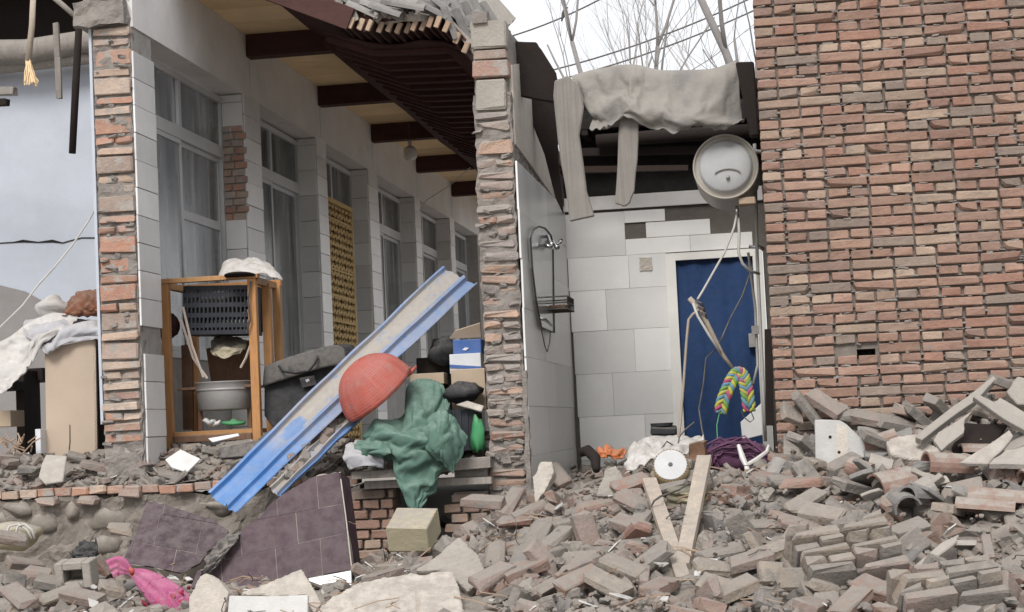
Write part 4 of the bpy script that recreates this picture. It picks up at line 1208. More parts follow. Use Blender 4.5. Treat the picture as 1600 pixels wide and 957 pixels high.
tree('bare_tree', tb(900, 100, 60, -.03), (-.03, 0, 1), 11, .09, 20, X_['bark_haze'], 'pale far bare tree above the torn roof board', G_, 5)
tree('bare_tree', tb(1110, 100, 60, .05), (.05, 0, 1), 11, .09, 23, X_['bark_haze'], 'pale far bare tree between the nearer bare trees', G_, 5)
tree('bare_tree', tb(745, 20, 40, .02), (.02, 0, 1), 9.6, .09, 27, X_['bark'], 'bare tree showing just above the torn brick wall end', G_, 5)

X_['slabwhite'] = M('dusty_white_plaster', [(.47, .46, .445)], var=.15, vscale=9, dust=.2, bump=.4, patch=((.36, .33, .29), .25, 8))
def rugged(o, vox=.011, st=.02, sc=.09, st2=.008):
    r = o.modifiers.new('remesh', 'REMESH'); r.mode = 'VOXEL'; r.voxel_size = vox
    for s_, c_ in ((st, sc), (st2, sc * .28)):
        t = bpy.data.textures.new('lumps', 'CLOUDS'); t.noise_scale = c_; t.noise_depth = 3
        d = o.modifiers.new('lumps', 'DISPLACE'); d.texture = t; d.strength = s_; d.mid_level = .5; d.texture_coords = 'LOCAL'
    return o
# ------------------------------------------------------------------ stone foundation with its brick coping
R4 = random.Random(44)
sf = thing('stone_foundation', 'cobble stone foundation with a brick coping in front of the terrace at the left', 'foundation', (-4, 11.9, -.6))
mb = MB(); rough(mb, (-8, 11.838, -.75), (-2.78, 12.05, -.095), .032, .045, 2, 6)
part('foundation_core', mb, X_['earth'], sf)
def pebble(c, r, seed, nlat=7, nlon=10, sq=.25):
    m = MB(); V = []; F = []
    for i in range(nlat + 1):
        th = PI * i / nlat
        for k in range(nlon):
            ph = 2 * PI * k / nlon
            d = Vector((math.sin(th) * math.cos(ph), math.sin(th) * math.sin(ph), math.cos(th)))
            s = 1 + sq * noise.noise(d * 1.3 + Vector((seed * 5.1, 0, 0)))
            V.append(Vector(c) + Vector((d.x * r[0], d.y * r[1], d.z * r[2])) * s)
    for i in range(nlat):
        for k in range(nlon): F.append((i * nlon + k, i * nlon + (k + 1) % nlon, (i + 1) * nlon + (k + 1) % nlon, (i + 1) * nlon + k))
    return m.add(V, F)
for i, (px, py, w_, h_) in enumerate([(33, 795, 50, 26), (72, 816, 52, 34), (117, 799, 24, 36), (170, 811, 62, 40), (4, 818, 34, 34),
                                      (165, 852, 50, 34), (345, 792, 40, 22), (420, 810, 40, 26), (130, 868, 36, 20), (455, 800, 34, 22)]):
    c = at(px, py, 11.865)
    part('stone', pebble(c, (w_ / 450, .075, h_ / 450), i, sq=.55), X_['cobble'], sf, smooth=True)
HC = variants((.116, .22, .056), 6, 'cutbrick', .006, .004, .15, 61)
x = at(3, 772, 11.9).x - .4
while x < -2.75:
    zc = -.057 + .004 * math.sin(x * 5)
    inst('brick', R4.choice(HC), (x, 11.92 + R4.uniform(-.015, .01), zc + R4.uniform(-.004, .004)), (R4.uniform(-.03, .03), R4.uniform(-.03, .03), R4.uniform(-.04, .04)), sf)
    x += .1255
for px, py in ((75, 783), (138, 782), (205, 772)):
    c = at(px, py, 11.80)
    inst('brick', R4.choice(HB), c, (R4.uniform(-.1, .1), R4.uniform(-.2, .2), R4.uniform(-.2, .2)), sf, color=(.40, .30, .25, 1))

# brick piers under the terrace edge in the middle, with planks over them
for (pxa, pxb, pyt, lab) in ((548, 614, 765, 'low grey brick pier under the planks, beside the purple tiled slab'), (704, 764, 770, 'low brick pier under the planks, at the foot of the torn wall')):
    a = at(pxa, pyt, 11.75); b = at(pxb, pyt, 11.75)
    t = thing('brick_pier', lab, 'brick pier', ((a.x + b.x) / 2, 11.8, -.6))
    z = a.z - .04; n = 0
    mb = MB(); mb.box((a.x + .015, 11.79, -.75), (b.x - .015, 12.05, a.z)); part('pier_core', mb, X_['mortar'], t)
    while z > -.62:
        x = a.x - (.05 if n % 2 else 0)
        while x < b.x - .03:
            wd = min(.24 if n % 3 == 0 else .115, b.x - x)
            inst('brick', R4.choice(FHD), (x + wd / 2, 11.80 + R4.uniform(-.012, .01), z), (0, R4.uniform(-.03, .03), R4.uniform(-.05, .05)), t, (wd / .12, 1.1, 1.05))
            x += wd + .012
        z -= .066; n += 1
def plank(p0, p1, wd, th, mat, label, up=(0, 0, 1), name='plank', cat='plank', jit=.003, group=None):
    m = MB().bar(p0, p1, wd, th, up, .004, jit, R4)
    return solo(name, m, X_[mat], label, cat, group)
plank(at(552, 743, 11.62), at(640, 738, 11.66), .16, .05, 'weatherwood', 'thick grey plank end under the green canvas, left of its hanging tip')
plank(at(572, 758, 11.72), at(770, 750, 11.76), .14, .05, 'weatherwood', 'grey plank lying across the two low brick piers')
plank(at(640, 733, 11.7), at(768, 722, 11.75), .2, .075, 'weatherwood', 'thick grey beam lying under the green canvas against the torn wall', name='beam', cat='beam')
mb = MB(); mb.chip(at(735, 741, 11.78) + Vector((0, .1, 0)), (.22, .2, .09), None, .006, .004, R4)
solo('stone_block', mb, X_['concrete'], 'grey block wedged under the beam at the foot of the torn wall', 'block')

# ------------------------------------------------------------------ wooden stand with its load
sh = thing('wooden_stand', 'orange wooden stand with broken shelves before the first window', 'shelf', (-4.05, 12.95, .25))
def W_(px, py, Y): return at(px, py, Y)
fl, fr_ = at(266, 690, 12.75), at(403, 682, 12.75)
zt = 1.43; zb = .2
for (x, y, nm) in ((fl.x, 12.75, 0), (fr_.x, 12.75, 1), (fl.x + .03, 13.3, 2), (fr_.x + .03, 13.3, 3), (fr_.x + .02, 13.05, 4)):
    mb = MB(); mb.chip((x, y, (zt + zb) / 2 - (.02 if nm > 1 else 0)), (.062, .055, zt - zb), Euler((0, .0, 0)).to_matrix(), .003, .001, R4)
    part('leg', mb, X_['orangewood'], sh)
mb = MB(); mb.chip(((fl.x + fr_.x) / 2, 12.745, zt + .012), (fr_.x - fl.x + .1, .06, .035), None, .003, .001, R4); part('rail', mb, X_['orangewood'], sh)
mb = MB(); mb.chip(((fl.x + fr_.x) / 2 + .02, 13.3, zt - .0), (fr_.x - fl.x + .1, .05, .05), None, .003, .001, R4); part('rail', mb, X_['orangewood'], sh)
mb = MB(); mb.chip((fr_.x + .015, 13.02, zt - .02), (.045, .5, .05), None, .003, .001, R4); part('rail', mb, X_['orangewood'], sh)
mb = MB(); mb.chip((fl.x + .01, 13.02, zt - .02), (.045, .5, .05), None, .003, .001, R4); part('rail', mb, X_['orangewood'], sh)
mb = MB(); mb.chip(((fl.x + fr_.x) / 2, 12.98, .31), (fr_.x - fl.x - .07, .5, .03), None, .003, .001, R4); part('shelf_board', mb, X_['orangewood'], sh)
mb = MB(); mb.chip(((fl.x + fr_.x) / 2, 12.72, .27), (fr_.x - fl.x - .07, .03, .05), None, .003, .001, R4); part('rail', mb, X_['brownwood'], sh)
mb = MB(); mb.chip(((fl.x + fr_.x) / 2, 13.0, .64), (fr_.x - fl.x - .1, .4, .02), None, .003, .001, R4); part('shelf_board', mb, X_['brownwood'], sh)
mb = MB(); mb.prism([at(x, y, 13.28) for x, y in ((322, 545), (398, 530), (398, 600), (330, 600))], (0, .015, 0)); part('back_board', mb, X_['brownwood'], sh)
mb = MB(); mb.prism([at(x, y, 13.24) for x, y in ((283, 540), (300, 538), (302, 672), (286, 672))], (0, .02, 0)); part('back_board', mb, X_['brownwood'], sh)
for (x, y, zz, w2) in ((fl.x + .17, 12.9, .33, 0), (fr_.x - .12, 12.9, .33, 0)):
    mb = MB(); mb.box((x, y, zz), (x + .03, y + .03, .628)); part('post', mb, X_['brownwood'], sh)
# crate
cr = thing('plastic_crate', 'black slatted plastic crate hanging in the top of the wooden stand', 'crate', tuple(at(338, 520, 12.85)))
A = at(287, 450, 12.83); B = at(392, 520, 12.83)
x0, x1, z0, z1 = A.x, B.x, B.z + .0, A.z
R_ = Euler((0, .04, 0)).to_matrix(); cc_ = Vector(((x0 + x1) / 2, 12.83, (z0 + z1) / 2))
def crot(m):
    m.v = [R_ @ (q - cc_) + cc_ for q in m.v]; return m
for (yy, nm) in ((12.80, 'front_panel'), (13.14, 'rear_panel')):
    mb = MB()
    mb.box((x0, yy, z1 - .03), (x1, yy + .02, z1)); mb.box((x0, yy, z0), (x1, yy + .02, z0 + .03))
    for r_ in range(4):
        zz = z0 + .03 + (z1 - z0 - .06) * (r_ + .5) / 4
        mb.box((x0, yy + .003, zz - .017), (x1, yy + .015, zz + .017))
    for k in range(17):
        xx = x0 + (x1 - x0) * k / 16
        mb.box((xx - .006, yy + .001, z0 + .03), (xx + .006, yy + .018, z1 - .03))
    part(nm, crot(mb), X_['blackplastic'], cr)
mb = MB(); mb.box((x0, 12.82, z0), (x1, 13.14, z0 + .015)); part('bottom', crot(mb), X_['blackplastic'], cr)
for xx in (x0, x1 - .015):
    mb = MB(); mb.box((xx, 12.821, z0 + .016), (xx + .015, 13.139, z1)); part('side_panel', crot(mb), X_['blackplastic'], cr)
solo('dark_bundle', pebble(at(338, 478, 13.0), (.19, .1, .1), 3, 8, 12, .5), X_['darkcloth'], 'dark bundle filling the black slatted crate', 'bundle', smooth=True)
# white bag on top with a flat dark lid
cloth('plastic_bag', [[(341, 434, 12.95), (352, 410, 13.0), (375, 402, 13.05), (400, 402, 13.05), (425, 412, 13.0), (440, 434, 12.95)],
                      [(338, 436, 12.85), (350, 415, 12.85), (375, 408, 12.85), (400, 409, 12.85), (428, 418, 12.85), (441, 436, 12.85)],
                      [(338, 437, 12.76), (355, 428, 12.74), (375, 424, 12.74), (400, 424, 12.74), (425, 430, 12.74), (441, 438, 12.76)]],
      X_['whitecloth'], 'crumpled dusty white bag lying on top of the wooden stand', 'bag', 40, 30, .022, (4, 3), 5)
c = at(375, 431, 12.70)
solo('round_disc', MB().lathe(c, (0, .1, 1), [(-.008, .10), (-.004, .115), (.006, .115), (.012, .10)], 24), X_['darkboard'], 'flat dark round lid lying before the white bag on the stand', 'disc', smooth=True)
solo('hanging_strap', MB().tube([at(392, 440, 12.70), at(388, 470, 12.69), at(391, 500, 12.69), at(385, 520, 12.69)], .008, 6), X_['darkcloth'], 'dark strap hanging over the right front corner of the crate', 'strap')
# basin and things inside the stand
bc_ = at(352, 622, 12.92)
bs = thing('metal_basin', 'round dented grey metal basin standing inside the wooden stand', 'basin', tuple(bc_))
part('bowl', MB().lathe(bc_ + Vector((0, 0, -.09)), (0, 0, 1), [(.0, .19), (.01, .2), (.12, .21), (.16, .215), (.2, .22), (.205, .226), (.21, .22), (.19, .205), (.03, .19)], 32, True, True), X_['tin'], bs, smooth=True)
part('rim', MB().lathe(bc_ + Vector((0, 0, -.09)), (0, 0, 1), [(.14, .212), (.15, .224), (.16, .212)], 32, False, False), X_['tin'], bs, smooth=True)
cloth('paper_sheet', [[(330, 530, 13.1), (350, 522, 13.15), (385, 528, 13.1)], [(328, 548, 12.95), (352, 540, 12.9), (384, 542, 12.95)], [(335, 552, 12.9), (350, 560, 12.85), (375, 548, 12.9)]],
      X_['yellowblock'], 'crumpled yellowish paper stuffed above the metal basin', 'paper', 20, 20, .02, (4, 4), 6)
for i, pts in enumerate([[(286, 480), (300, 540), (318, 590)], [(283, 500), (302, 560), (324, 592)], [(395, 530), (384, 560), (376, 575)]]):
    solo('pale_strap', MB().tube([at(x, y, 12.78 + .02 * i) for x, y in pts], .010, 6), X_['curtain'], ['pale strap slanting behind the left leg of the stand', 'second pale strap slanting down to the metal basin', 'short pale strap by the right leg of the stand'][i], 'strap')
solo('red_bag', pebble(at(262, 510, 12.98), (.1, .08, .1), 7), X_['darkwood'], 'dark red bag wedged behind the left front leg of the stand', 'bag', smooth=True)
c = at(365, 661, 12.8)
solo('green_saucer', MB().lathe(c, (.05, -.1, 1), [(-.012, .08), (.0, .09), (.012, .085), (.014, .03), (.03, .012)], 20), X_['leafgreen'], 'green plastic lid on the bottom shelf of the stand', 'lid', smooth=True)
m = MB()
c = at(330, 664, 12.76)
for k in range(5):
    a = k * 1.256
    m.tube([c, c + Vector((math.cos(a) * .055, math.sin(a) * .03, .01 + .03 * abs(math.sin(a * 2)))), c + Vector((math.cos(a) * .07, math.sin(a) * .04, .03))], [.02, .016, .006], 7)
solo('white_ornament', m, X_['plastic'], 'small white star shaped thing on the bottom shelf of the stand', 'ornament', smooth=True)

# ------------------------------------------------------------------ left room: cabinet, cloths
cb_ = thing('tan_cabinet', 'tall tan cabinet with a torn dark side beside the left pillar', 'cabinet', tuple(at(110, 712, 12.45)))
q = [at(x, y, 12.45) for x, y in ((70, 545), (149, 530), (152, 712), (73, 716))]
mb = MB(); mb.prism(q, (0, .02, 0)); part('front', bevel and mb, X_['cabinet'], cb_)
mb = MB(); mb.prism([at(149.5, 530, 12.45), at(164, 545, 12.85), at(165, 712, 12.85), at(152.5, 712, 12.45)], (-.02, 0, 0)); part('side', mb, X_['black'], cb_)
mb = MB(); mb.prism([p + Vector((0, .022, -.0)) for p in q], (0, .4, 0)); part('body', mb, X_['darkboard'], cb_)
mb = MB(); mb.prism([at(x, y, 12.447) for x, y in ((108.6, 664), (109.6, 664), (110, 690), (107.6, 712), (106.6, 712), (108.8, 690))], (0, -.002, 0)); part('split', mb, X_['darkboard'], cb_)
cloth('grey_blanket', [[(40, 500, 12.7), (90, 497, 12.75), (130, 500, 12.75), (166, 502, 12.6)], [(35, 512, 12.5), (80, 512, 12.5), (130, 510, 12.45), (166, 516, 12.4)], [(45, 530, 12.42), (85, 540, 12.4), (120, 532, 12.4), (165, 528, 12.38)], [(58, 540, 12.4), (78, 556, 12.38), (90, 538, 12.39), (164, 532, 12.37)]],
      X_['greycloth'], 'grey blanket lying over the top of the tan cabinet', 'blanket', th=.005, bake=(36, 16, -.12, .25, .3, lambda i, j, nu, nv: j == 0 or (j == nv and i % 9 == 0) or (i == nu and j % 5 == 0)))
cloth('white_blanket', [[(-30, 545, 12.5), (10, 530, 12.5), (45, 505, 12.55), (80, 490, 12.6), (120, 492, 12.6)], [(-30, 565, 12.4), (12, 545, 12.38), (48, 522, 12.36), (70, 512, 12.4), (110, 508, 12.42)], [(-30, 590, 12.35), (14, 580, 12.33), (40, 560, 12.32), (56, 540, 12.35), (80, 530, 12.4)], [(-30, 608, 12.33), (5, 616, 12.3), (22, 600, 12.3), (44, 576, 12.3), (52, 562, 12.35)]],
      X_['whitecloth'], 'dusty white blanket hanging down at the left of the tan cabinet', 'blanket', th=.005, bake=(34, 26, -.13, .25, .3, lambda i, j, nu, nv: j == 0 or (j == nv and i % 8 == 0) or (i in (0, nu) and j % 6 == 0)))
solo('white_sack', pebble(at(82, 481, 12.75), (.14, .12, .08), 4, 8, 12, .5), X_['whitecloth'], 'small grey white sack lying beside the brown bundle', 'sack', smooth=True)
cloth('brown_bundle', [[(92, 492, 12.8), (110, 462, 12.85), (135, 452, 12.85), (164, 450, 12.8)], [(94, 492, 12.65), (112, 470, 12.6), (138, 462, 12.6), (164, 458, 12.6)], [(100, 494, 12.58), (118, 488, 12.54), (140, 484, 12.54), (164, 482, 12.55)], [(118, 497, 12.6), (130, 497, 12.6), (148, 497, 12.6), (164, 497, 12.6)]],
      X_['browncloth'], 'crumpled brown cloth bundle against the left brick pillar', 'bundle', 50, 34, .022, (5, 5), 9)
mb = MB(); mb.box(tuple(at(-40, 600, 13.2)), tuple(at(66, 575, 13.2) + Vector((0, .5, 0)))); mb.chip(at(45, 650, 13.1), (.07, .3, .7), None, .004, 0, R4)
mb.box(tuple(at(-40, 612, 12.75)), tuple(at(20, 596, 12.75) + Vector((0, .4, 0))))
solo('dark_table', mb, X_['darkboard'], 'dark broken table in the shade under the white blanket', 'table')
mb = MB(); mb.chip(at(8, 655, 12.7), (.2, .25, .12), None, .005, .002, R4)
solo('small_carton', mb, X_['carton'], 'small grey carton under the dark table at the left edge', 'carton')
mb = MB(); mb.chip(at(66, 690, 12.42), (.04, .15, .18), None, .003, .001, R4)
solo('white_carton', mb, X_['whitebox'], 'narrow white carton standing against the left side of the tan cabinet', 'carton')
solo('cable', MB().tube([at(153, 318, 12.3), at(140, 343, 12.3), at(112, 385, 12.25), at(85, 418, 12.2), at(60, 445, 12.2), at(35, 478, 12.15), at(0, 512, 12.1), at(-40, 545, 12.1)], .007, 6), X_['hose'], 'pale cable sagging from the left brick pillar across the blue wall', 'cable')
mb = MB()
for i in range(26):
    c = at(R4.uniform(0, 50), R4.uniform(690, 712), 12.25)
    mb.tube([c, c + Vector((R4.uniform(-.09, .09), R4.uniform(-.05, .05), R4.uniform(.02, .09)))], .006, 4)
solo('wood_splinters', mb, X_['rafterwood'], 'heap of pale wood splinters on the terrace at the left edge', 'splinters')

# black bag
bg_ = thing('black_bag', 'large dusty black travel bag leaning beside the wooden stand', 'bag', tuple(at(475, 640, 12.95)))
bpts = [(414, 574), (440, 562), (520, 540), (534, 541), (541, 552), (545, 600), (528, 640), (470, 668), (425, 668), (412, 650), (412, 600)]
P = [at(x, y, 12.92 + (y - 600) * -.0012) for x, y in bpts]
c = sum(P, Vector()) / len(P)
o = part('body', MB().prism(P, (0.03, .26, .02)), X_['black'], bg_); bevel(o, .014, 2)
def bag_top(u, v):
    a = catmull([at(414, 573, 12.88), at(460, 556, 12.88), at(520, 540, 12.88), at(538, 545, 12.9)], u); b = catmull([at(412, 604, 12.875), at(450, 592, 12.87), at(510, 574, 12.87), at(543, 572, 12.9)], u)
    return a.lerp(b, v) + Vector((0, -.012 - .006 * math.sin(v * 3.1) + .004 * noise.noise(Vector((u * 6, v * 5, 0))), 0))
o = part('flap', MB().grid(bag_top, 24, 8, lambda u, v: .55), X_['black'], bg_, smooth=True); solidify(o, .012)
o = part('handle', MB().tube([at(436, 572, 12.83), at(442, 580, 12.80), at(462, 583, 12.79), at(482, 580, 12.79), at(492, 568, 12.80), at(496, 556, 12.83)], .011, 6), X_['black'], bg_, smooth=True)
mb = MB(); mb.prism([at(x, y, 12.875) for x, y in ((468, 591), (491, 587), (495, 601), (473, 606))], (0, -.006, 0)); part('badge', mb, X_['darkcloth'], bg_)
mb = MB(); mb.prism([at(x, y, 12.868) for x, y in ((477, 594), (482, 592), (484, 595), (479, 598))], (0, -.002, 0)); part('emblem', mb, X_['whitebox'], bg_)

# ------------------------------------------------------------------ blue metal sheets
L0, R0, L1, R1 = at(325, 771, 11.35), at(372, 806, 11.25), at(690, 419, 12.62), at(747, 446, 12.5)
nrm = (L1 - L0).cross(R0 - L0).normalized()
if nrm.y > 0: nrm = -nrm
PRF = [(0, 0), (.02, .012), (.05, .03), (.10, .03), (.135, .004), (.16, 0), (.54, 0), (.57, .006), (.60, .032), (.67, .032), (.70, .006), (.72, 0), (.93, 0), (.955, .022), (1, .03)]
def prof(u):
    for (a, ha), (b, hb) in zip(PRF[:-1], PRF[1:]):
        if u <= b: return ha + (hb - ha) * (u - a) / (b - a)
    return 0
US = sorted(set([p[0] for p in PRF] + [.2, .28, .36, .44, .5, .8, .87]))
def sheet(L0, R0, L1, R1, name, label, dustf, bend=.03):
    nv = 60; V = []; D = []
    for j in range(nv + 1):
        v = j / nv
        for u in US:
            p = L0.lerp(R0, u).lerp(L1.lerp(R1, u), v)
            p = p + nrm * (prof(u) * 1.0 + bend * math.sin(v * PI) * .5 - .05 * math.exp(-((v - .05) / .08) ** 2) * 0)
            p = p + nrm * (.008 * noise.noise(Vector((u * 4, v * 9, 5))) + .02 * noise.noise(Vector((u * 1.5, v * 3.5, 9)))) + (R0 - L0).normalized() * .010 * noise.noise(Vector((u * .5, v * 6, 3)))
            if j in (0, nv): p = p + (L1 - L0).normalized() * .02 * noise.noise(Vector((u * 9, v * 3, 1)))
            V.append(p); D.append(dustf(u, v))
    n = len(US)
    F = [(j * n + i, j * n + i + 1, j * n + n + i + 1, j * n + n + i) for j in range(nv) for i in range(n - 1)]
    t = MB().add(V, F, D)
    o = solo(name, t, X_['steelblue'], label, 'metal sheet'); solidify(o, .004)
    return o
def df(u, v):
    d = 0
    if .13 < u < .58: d = .95
    elif .7 < u < .95: d = .45
    elif u < .05: d = .3
    else: d = .5
    return d * min(1, max(.0, (v - .17) * 7)) * (0.25 if (u - .35) ** 2 + ((v - .3) * 4) ** 2 < .03 else 1) * (1 if v < .93 else .8)
sheet(L0, R0, L1, R1, 'blue_metal_sheet', 'long ribbed blue metal sheet covered in dust, leaning across the terrace edge', df)
q0, q1 = at(440, 779, 11.20), at(580, 642, 11.84)
off = Vector((.03, .30, -.02))
sheet(q0 + Vector((-.11, .13, .06)), q0, q1 + Vector((-.1, .13, .06)), q1, 'blue_metal_sheet', 'second blue metal sheet, seen edge on under the red dome', lambda u, v: .15 if u > .7 else .8, .01)
# red dome
dc = at(588, 610, 11.70)
rd = thing('red_dome_cover', 'round dusty red plastic cover lying on the blue metal sheet', 'cover', tuple(dc))
ax_d = Vector((-.55, -.36, .75)).normalized()
u_ = ax_d.orthogonal().normalized(); w_ = ax_d.cross(u_)
rad = 64 / 240
def dome(u, v):
    an = 2 * PI * u; th = PI / 2 * v * 1.0
    r_ = rad * math.sin(th) ** .9; h = rad * .98 * math.cos(th)
    k = 1 + .012 * math.cos(an * 16) * math.sin(th) + .07 * noise.noise(Vector((math.cos(an) * 1.5, math.sin(an) * 1.5, v * 2.5)))
    return dc + ax_d * (h - .03) + (u_ * math.cos(an) + w_ * math.sin(an)) * r_ * k
o = part('dome', MB().grid(dome, 64, 18, lambda u, v: .5 if v < .6 else .35), X_['redmesh'], rd, smooth=True); solidify(o, .006)
rb = MB()
for k in range(44):
    rb.tube([dome(k / 44, v / 10) + (dome(k / 36, v / 10) - dc + ax_d * .03).normalized() * .003 for v in range(1, 11)], .0019, 4)
for v in range(1, 22):
    rb.tube([dome(u / 40, v / 22) + (dome(u / 40, v / 22) - dc + ax_d * .03).normalized() * .003 for u in range(41)], .0019, 4)
part('mesh_ribs', rb, X_['redmesh'], rd)
part('rim', MB().tube([dc - ax_d * .03 + (u_ * math.cos(a) + w_ * math.sin(a)) * rad * 1.0 for a in [2 * PI * i / 40 for i in range(41)]], .006, 6), X_['redmesh'], rd, smooth=True)
part('handle', MB().tube([at(630, 590, 11.68), at(641, 583, 11.7), at(650, 573, 11.74)], [.016, .015, .009], 8), X_['redmesh'], rd, smooth=True)
part('inner_bundle', pebble(dc + Vector((-.05, .02, .06)), (.13, .12, .13), 8), X_['redmesh'], rd, smooth=True)

# boxes and bags piled behind the green canvas
def pbx(px0, py0, px1, py1, Y, dep, mat, name, label, cat, rot=0.0, bevel_=.004):
    a = at(px0, py0, Y); b = at(px1, py1, Y)
    m = MB().chip(((a.x + b.x) / 2, Y + dep / 2, (a.z + b.z) / 2), (abs(b.x - a.x), dep, abs(a.z - b.z)), Euler((0, rot, .0)).to_matrix(), bevel_, .001, R4)
    return solo(name, m, X_[mat], label, cat)
pbx(704, 578, 760, 640, 12.1, .4, 'carton', 'carton', 'plain carton under the white box beside the torn wall', 'carton')
pbx(702, 554, 752, 582, 12.15, .4, 'whitebox', 'white_box', 'white box with a blue stripe under the blue box', 'box')
mb = MB(); mb.prism([at(x, y, 12.145) for x, y in ((703, 570), (752, 573), (752, 578), (703, 575))], (0, -.002, 0))
solo('blue_tape', mb, X_['bluebox'], 'blue stripe of tape along the white box', 'tape')
pbx(707, 532, 752, 553, 12.2, .4, 'bluebox', 'blue_box', 'dark blue box lying on the white box beside the torn wall', 'box')
mb = MB(); mb.prism([at(722, 547, 12.195), at(727, 543, 12.195), at(733, 544, 12.195), at(728, 548, 12.195)], (0, -.002, 0)); solo('white_mark', mb, X_['whitebox'], 'small white mark on the front of the blue box', 'mark')
bevel(ppoly('carton_flap', [(702, 530), (712, 517), (750, 505), (752, 528)], 12.25, .01, X_['carton'], 'open carton flap standing on the blue box', 'carton', slope=-.25), .002)
pbx(650, 560, 704, 640, 12.35, .4, 'darkboard', 'dark_box', 'dark box behind the green canvas under the blue metal sheet', 'box')
solo('black_bundle', pebble(at(692, 548, 12.3), (.1, .12, .1), 12, 8, 12, .6), X_['black'], 'black bundle tucked beside the blue box', 'bundle', smooth=True)
solo('black_plastic_bag', pebble(at(725, 612, 11.98), (.12, .1, .07), 14, 9, 14, .9), X_['black'], 'crumpled black plastic bag beside the plain carton', 'bag', smooth=True)
pbx(640, 585, 694, 600, 12.2, .3, 'carton', 'flat_carton', 'flat grey carton above the green canvas', 'carton')
mb = MB(); c = at(722, 672, 11.95); mb.box((c.x - .11, 11.95, c.z - .14), (c.x + .1, 12.2, c.z + .14))
for k in range(5): mb.box((c.x - .11 + .045 * k, 11.94, c.z - .138), (c.x - .09 + .045 * k, 11.949, c.z + .138))
solo('dark_basket', mb, X_['blackplastic'], 'dark ribbed plastic basket right of the green canvas', 'basket')
solo('green_bag', pebble(at(746, 678, 11.90), (.045, .06, .12), 15, 9, 12, .7), X_['leafgreen'], 'bright green plastic bag at the torn wall right of the canvas', 'bag', smooth=True)
bevel(ppoly('plaster_sheet', [(712, 632), (730, 626), (756, 634), (752, 643), (735, 638)], 11.88, .02, X_['palestone'], 'thin pale broken sheet lying on the dark ribbed basket', 'sheet', slope=.3), .004)

# green canvas
gc = thing('green_canvas', 'crumpled green canvas hanging over the terrace edge in the middle', 'canvas', tuple(at(650, 700, 11.5)))
cloth('main_sheet', [[(645, 596, 12.0), (660, 592, 12.05), (690, 600, 12.0), (700, 625, 11.95), (706, 650, 11.95)],
                       [(612, 622, 11.75), (650, 615, 11.70), (685, 630, 11.72), (706, 655, 11.75), (720, 665, 11.8)],
                       [(585, 655, 11.6), (630, 652, 11.52), (668, 662, 11.50), (700, 672, 11.58), (722, 682, 11.66)],
                       [(560, 688, 11.62), (605, 692, 11.48), (650, 700, 11.44), (690, 706, 11.50), (716, 702, 11.6)],
                       [(585, 704, 11.65), (612, 712, 11.5), (645, 745, 11.42), (680, 752, 11.46), (706, 726, 11.58)],
                       [(602, 714, 11.7), (624, 735, 11.52), (642, 782, 11.42), (668, 784, 11.44), (690, 745, 11.55)],
                       [(610, 720, 11.72), (628, 752, 11.52), (645, 800, 11.41), (662, 803, 11.42), (682, 768, 11.52)]],
      X_['green'], None, None, th=.003, parent=gc, bake=(50, 52, -.20, .25, .25, lambda i, j, nu, nv: j == 0 or (i in (0, nu) and j in (nv // 3, 2 * nv // 3)) or (j == nv and i in (0, nu // 3, nu // 2, 2 * nu // 3, nu)) or (j == nv // 2 and i in (nu // 4, 3 * nu // 4))))
cloth('fold', [[(668, 652, 11.50), (690, 640, 11.48), (712, 652, 11.50), (730, 682, 11.52)], [(664, 676, 11.42), (688, 664, 11.37), (710, 676, 11.41), (729, 696, 11.49)], [(662, 704, 11.40), (684, 702, 11.34), (704, 708, 11.38), (720, 716, 11.47)], [(676, 716, 11.44), (690, 726, 11.40), (702, 736, 11.43), (709, 741, 11.45)]],
      X_['green'], None, None, 50, 50, .018, (3, 2.2), 4, .003, parent=gc)
cloth('fold', [[(556, 690, 11.6), (580, 684, 11.55), (606, 690, 11.5)], [(552, 702, 11.5), (580, 700, 11.42), (610, 708, 11.4)], [(545, 730, 11.52), (566, 716, 11.46), (592, 716, 11.45)]],
      X_['green'], None, None, 30, 30, .014, (3, 3), 15, .003, parent=gc)
cloth('grey_rag', [[(540, 695, 11.6), (560, 688, 11.65), (590, 694, 11.6)], [(536, 715, 11.5), (565, 705, 11.45), (598, 712, 11.5)], [(545, 735, 11.5), (570, 728, 11.45), (600, 732, 11.5)]], X_['greycloth'], 'grey dusty rag under the left corner of the green canvas', 'rag', 30, 30, .014, (3, 3), 11)

# ------------------------------------------------------------------ purple tiled wall fragments
def clip_poly(sub, cell):
    out_ = sub
    for i in range(len(cell)):
        a, b = cell[i], cell[(i + 1) % len(cell)]
        ins = lambda p: (b[0] - a[0]) * (p[1] - a[1]) - (b[1] - a[1]) * (p[0] - a[0]) >= 0
        inp = out_; out_ = []
        if not inp: break
        for j in range(len(inp)):
            p, q = inp[j - 1], inp[j]
            if ins(p) != ins(q):
                d1 = (b[0] - a[0]) * (p[1] - a[1]) - (b[1] - a[1]) * (p[0] - a[0]); d2 = (b[0] - a[0]) * (q[1] - a[1]) - (b[1] - a[1]) * (q[0] - a[0])
                t = d1 / (d1 - d2); out_.append((p[0] + (q[0] - p[0]) * t, p[1] + (q[1] - p[1]) * t))
            if ins(q): out_.append(q)
    return out_
def area(p): return abs(sum(p[i - 1][0] * p[i][1] - p[i][0] * p[i - 1][1] for i in range(len(p)))) / 2
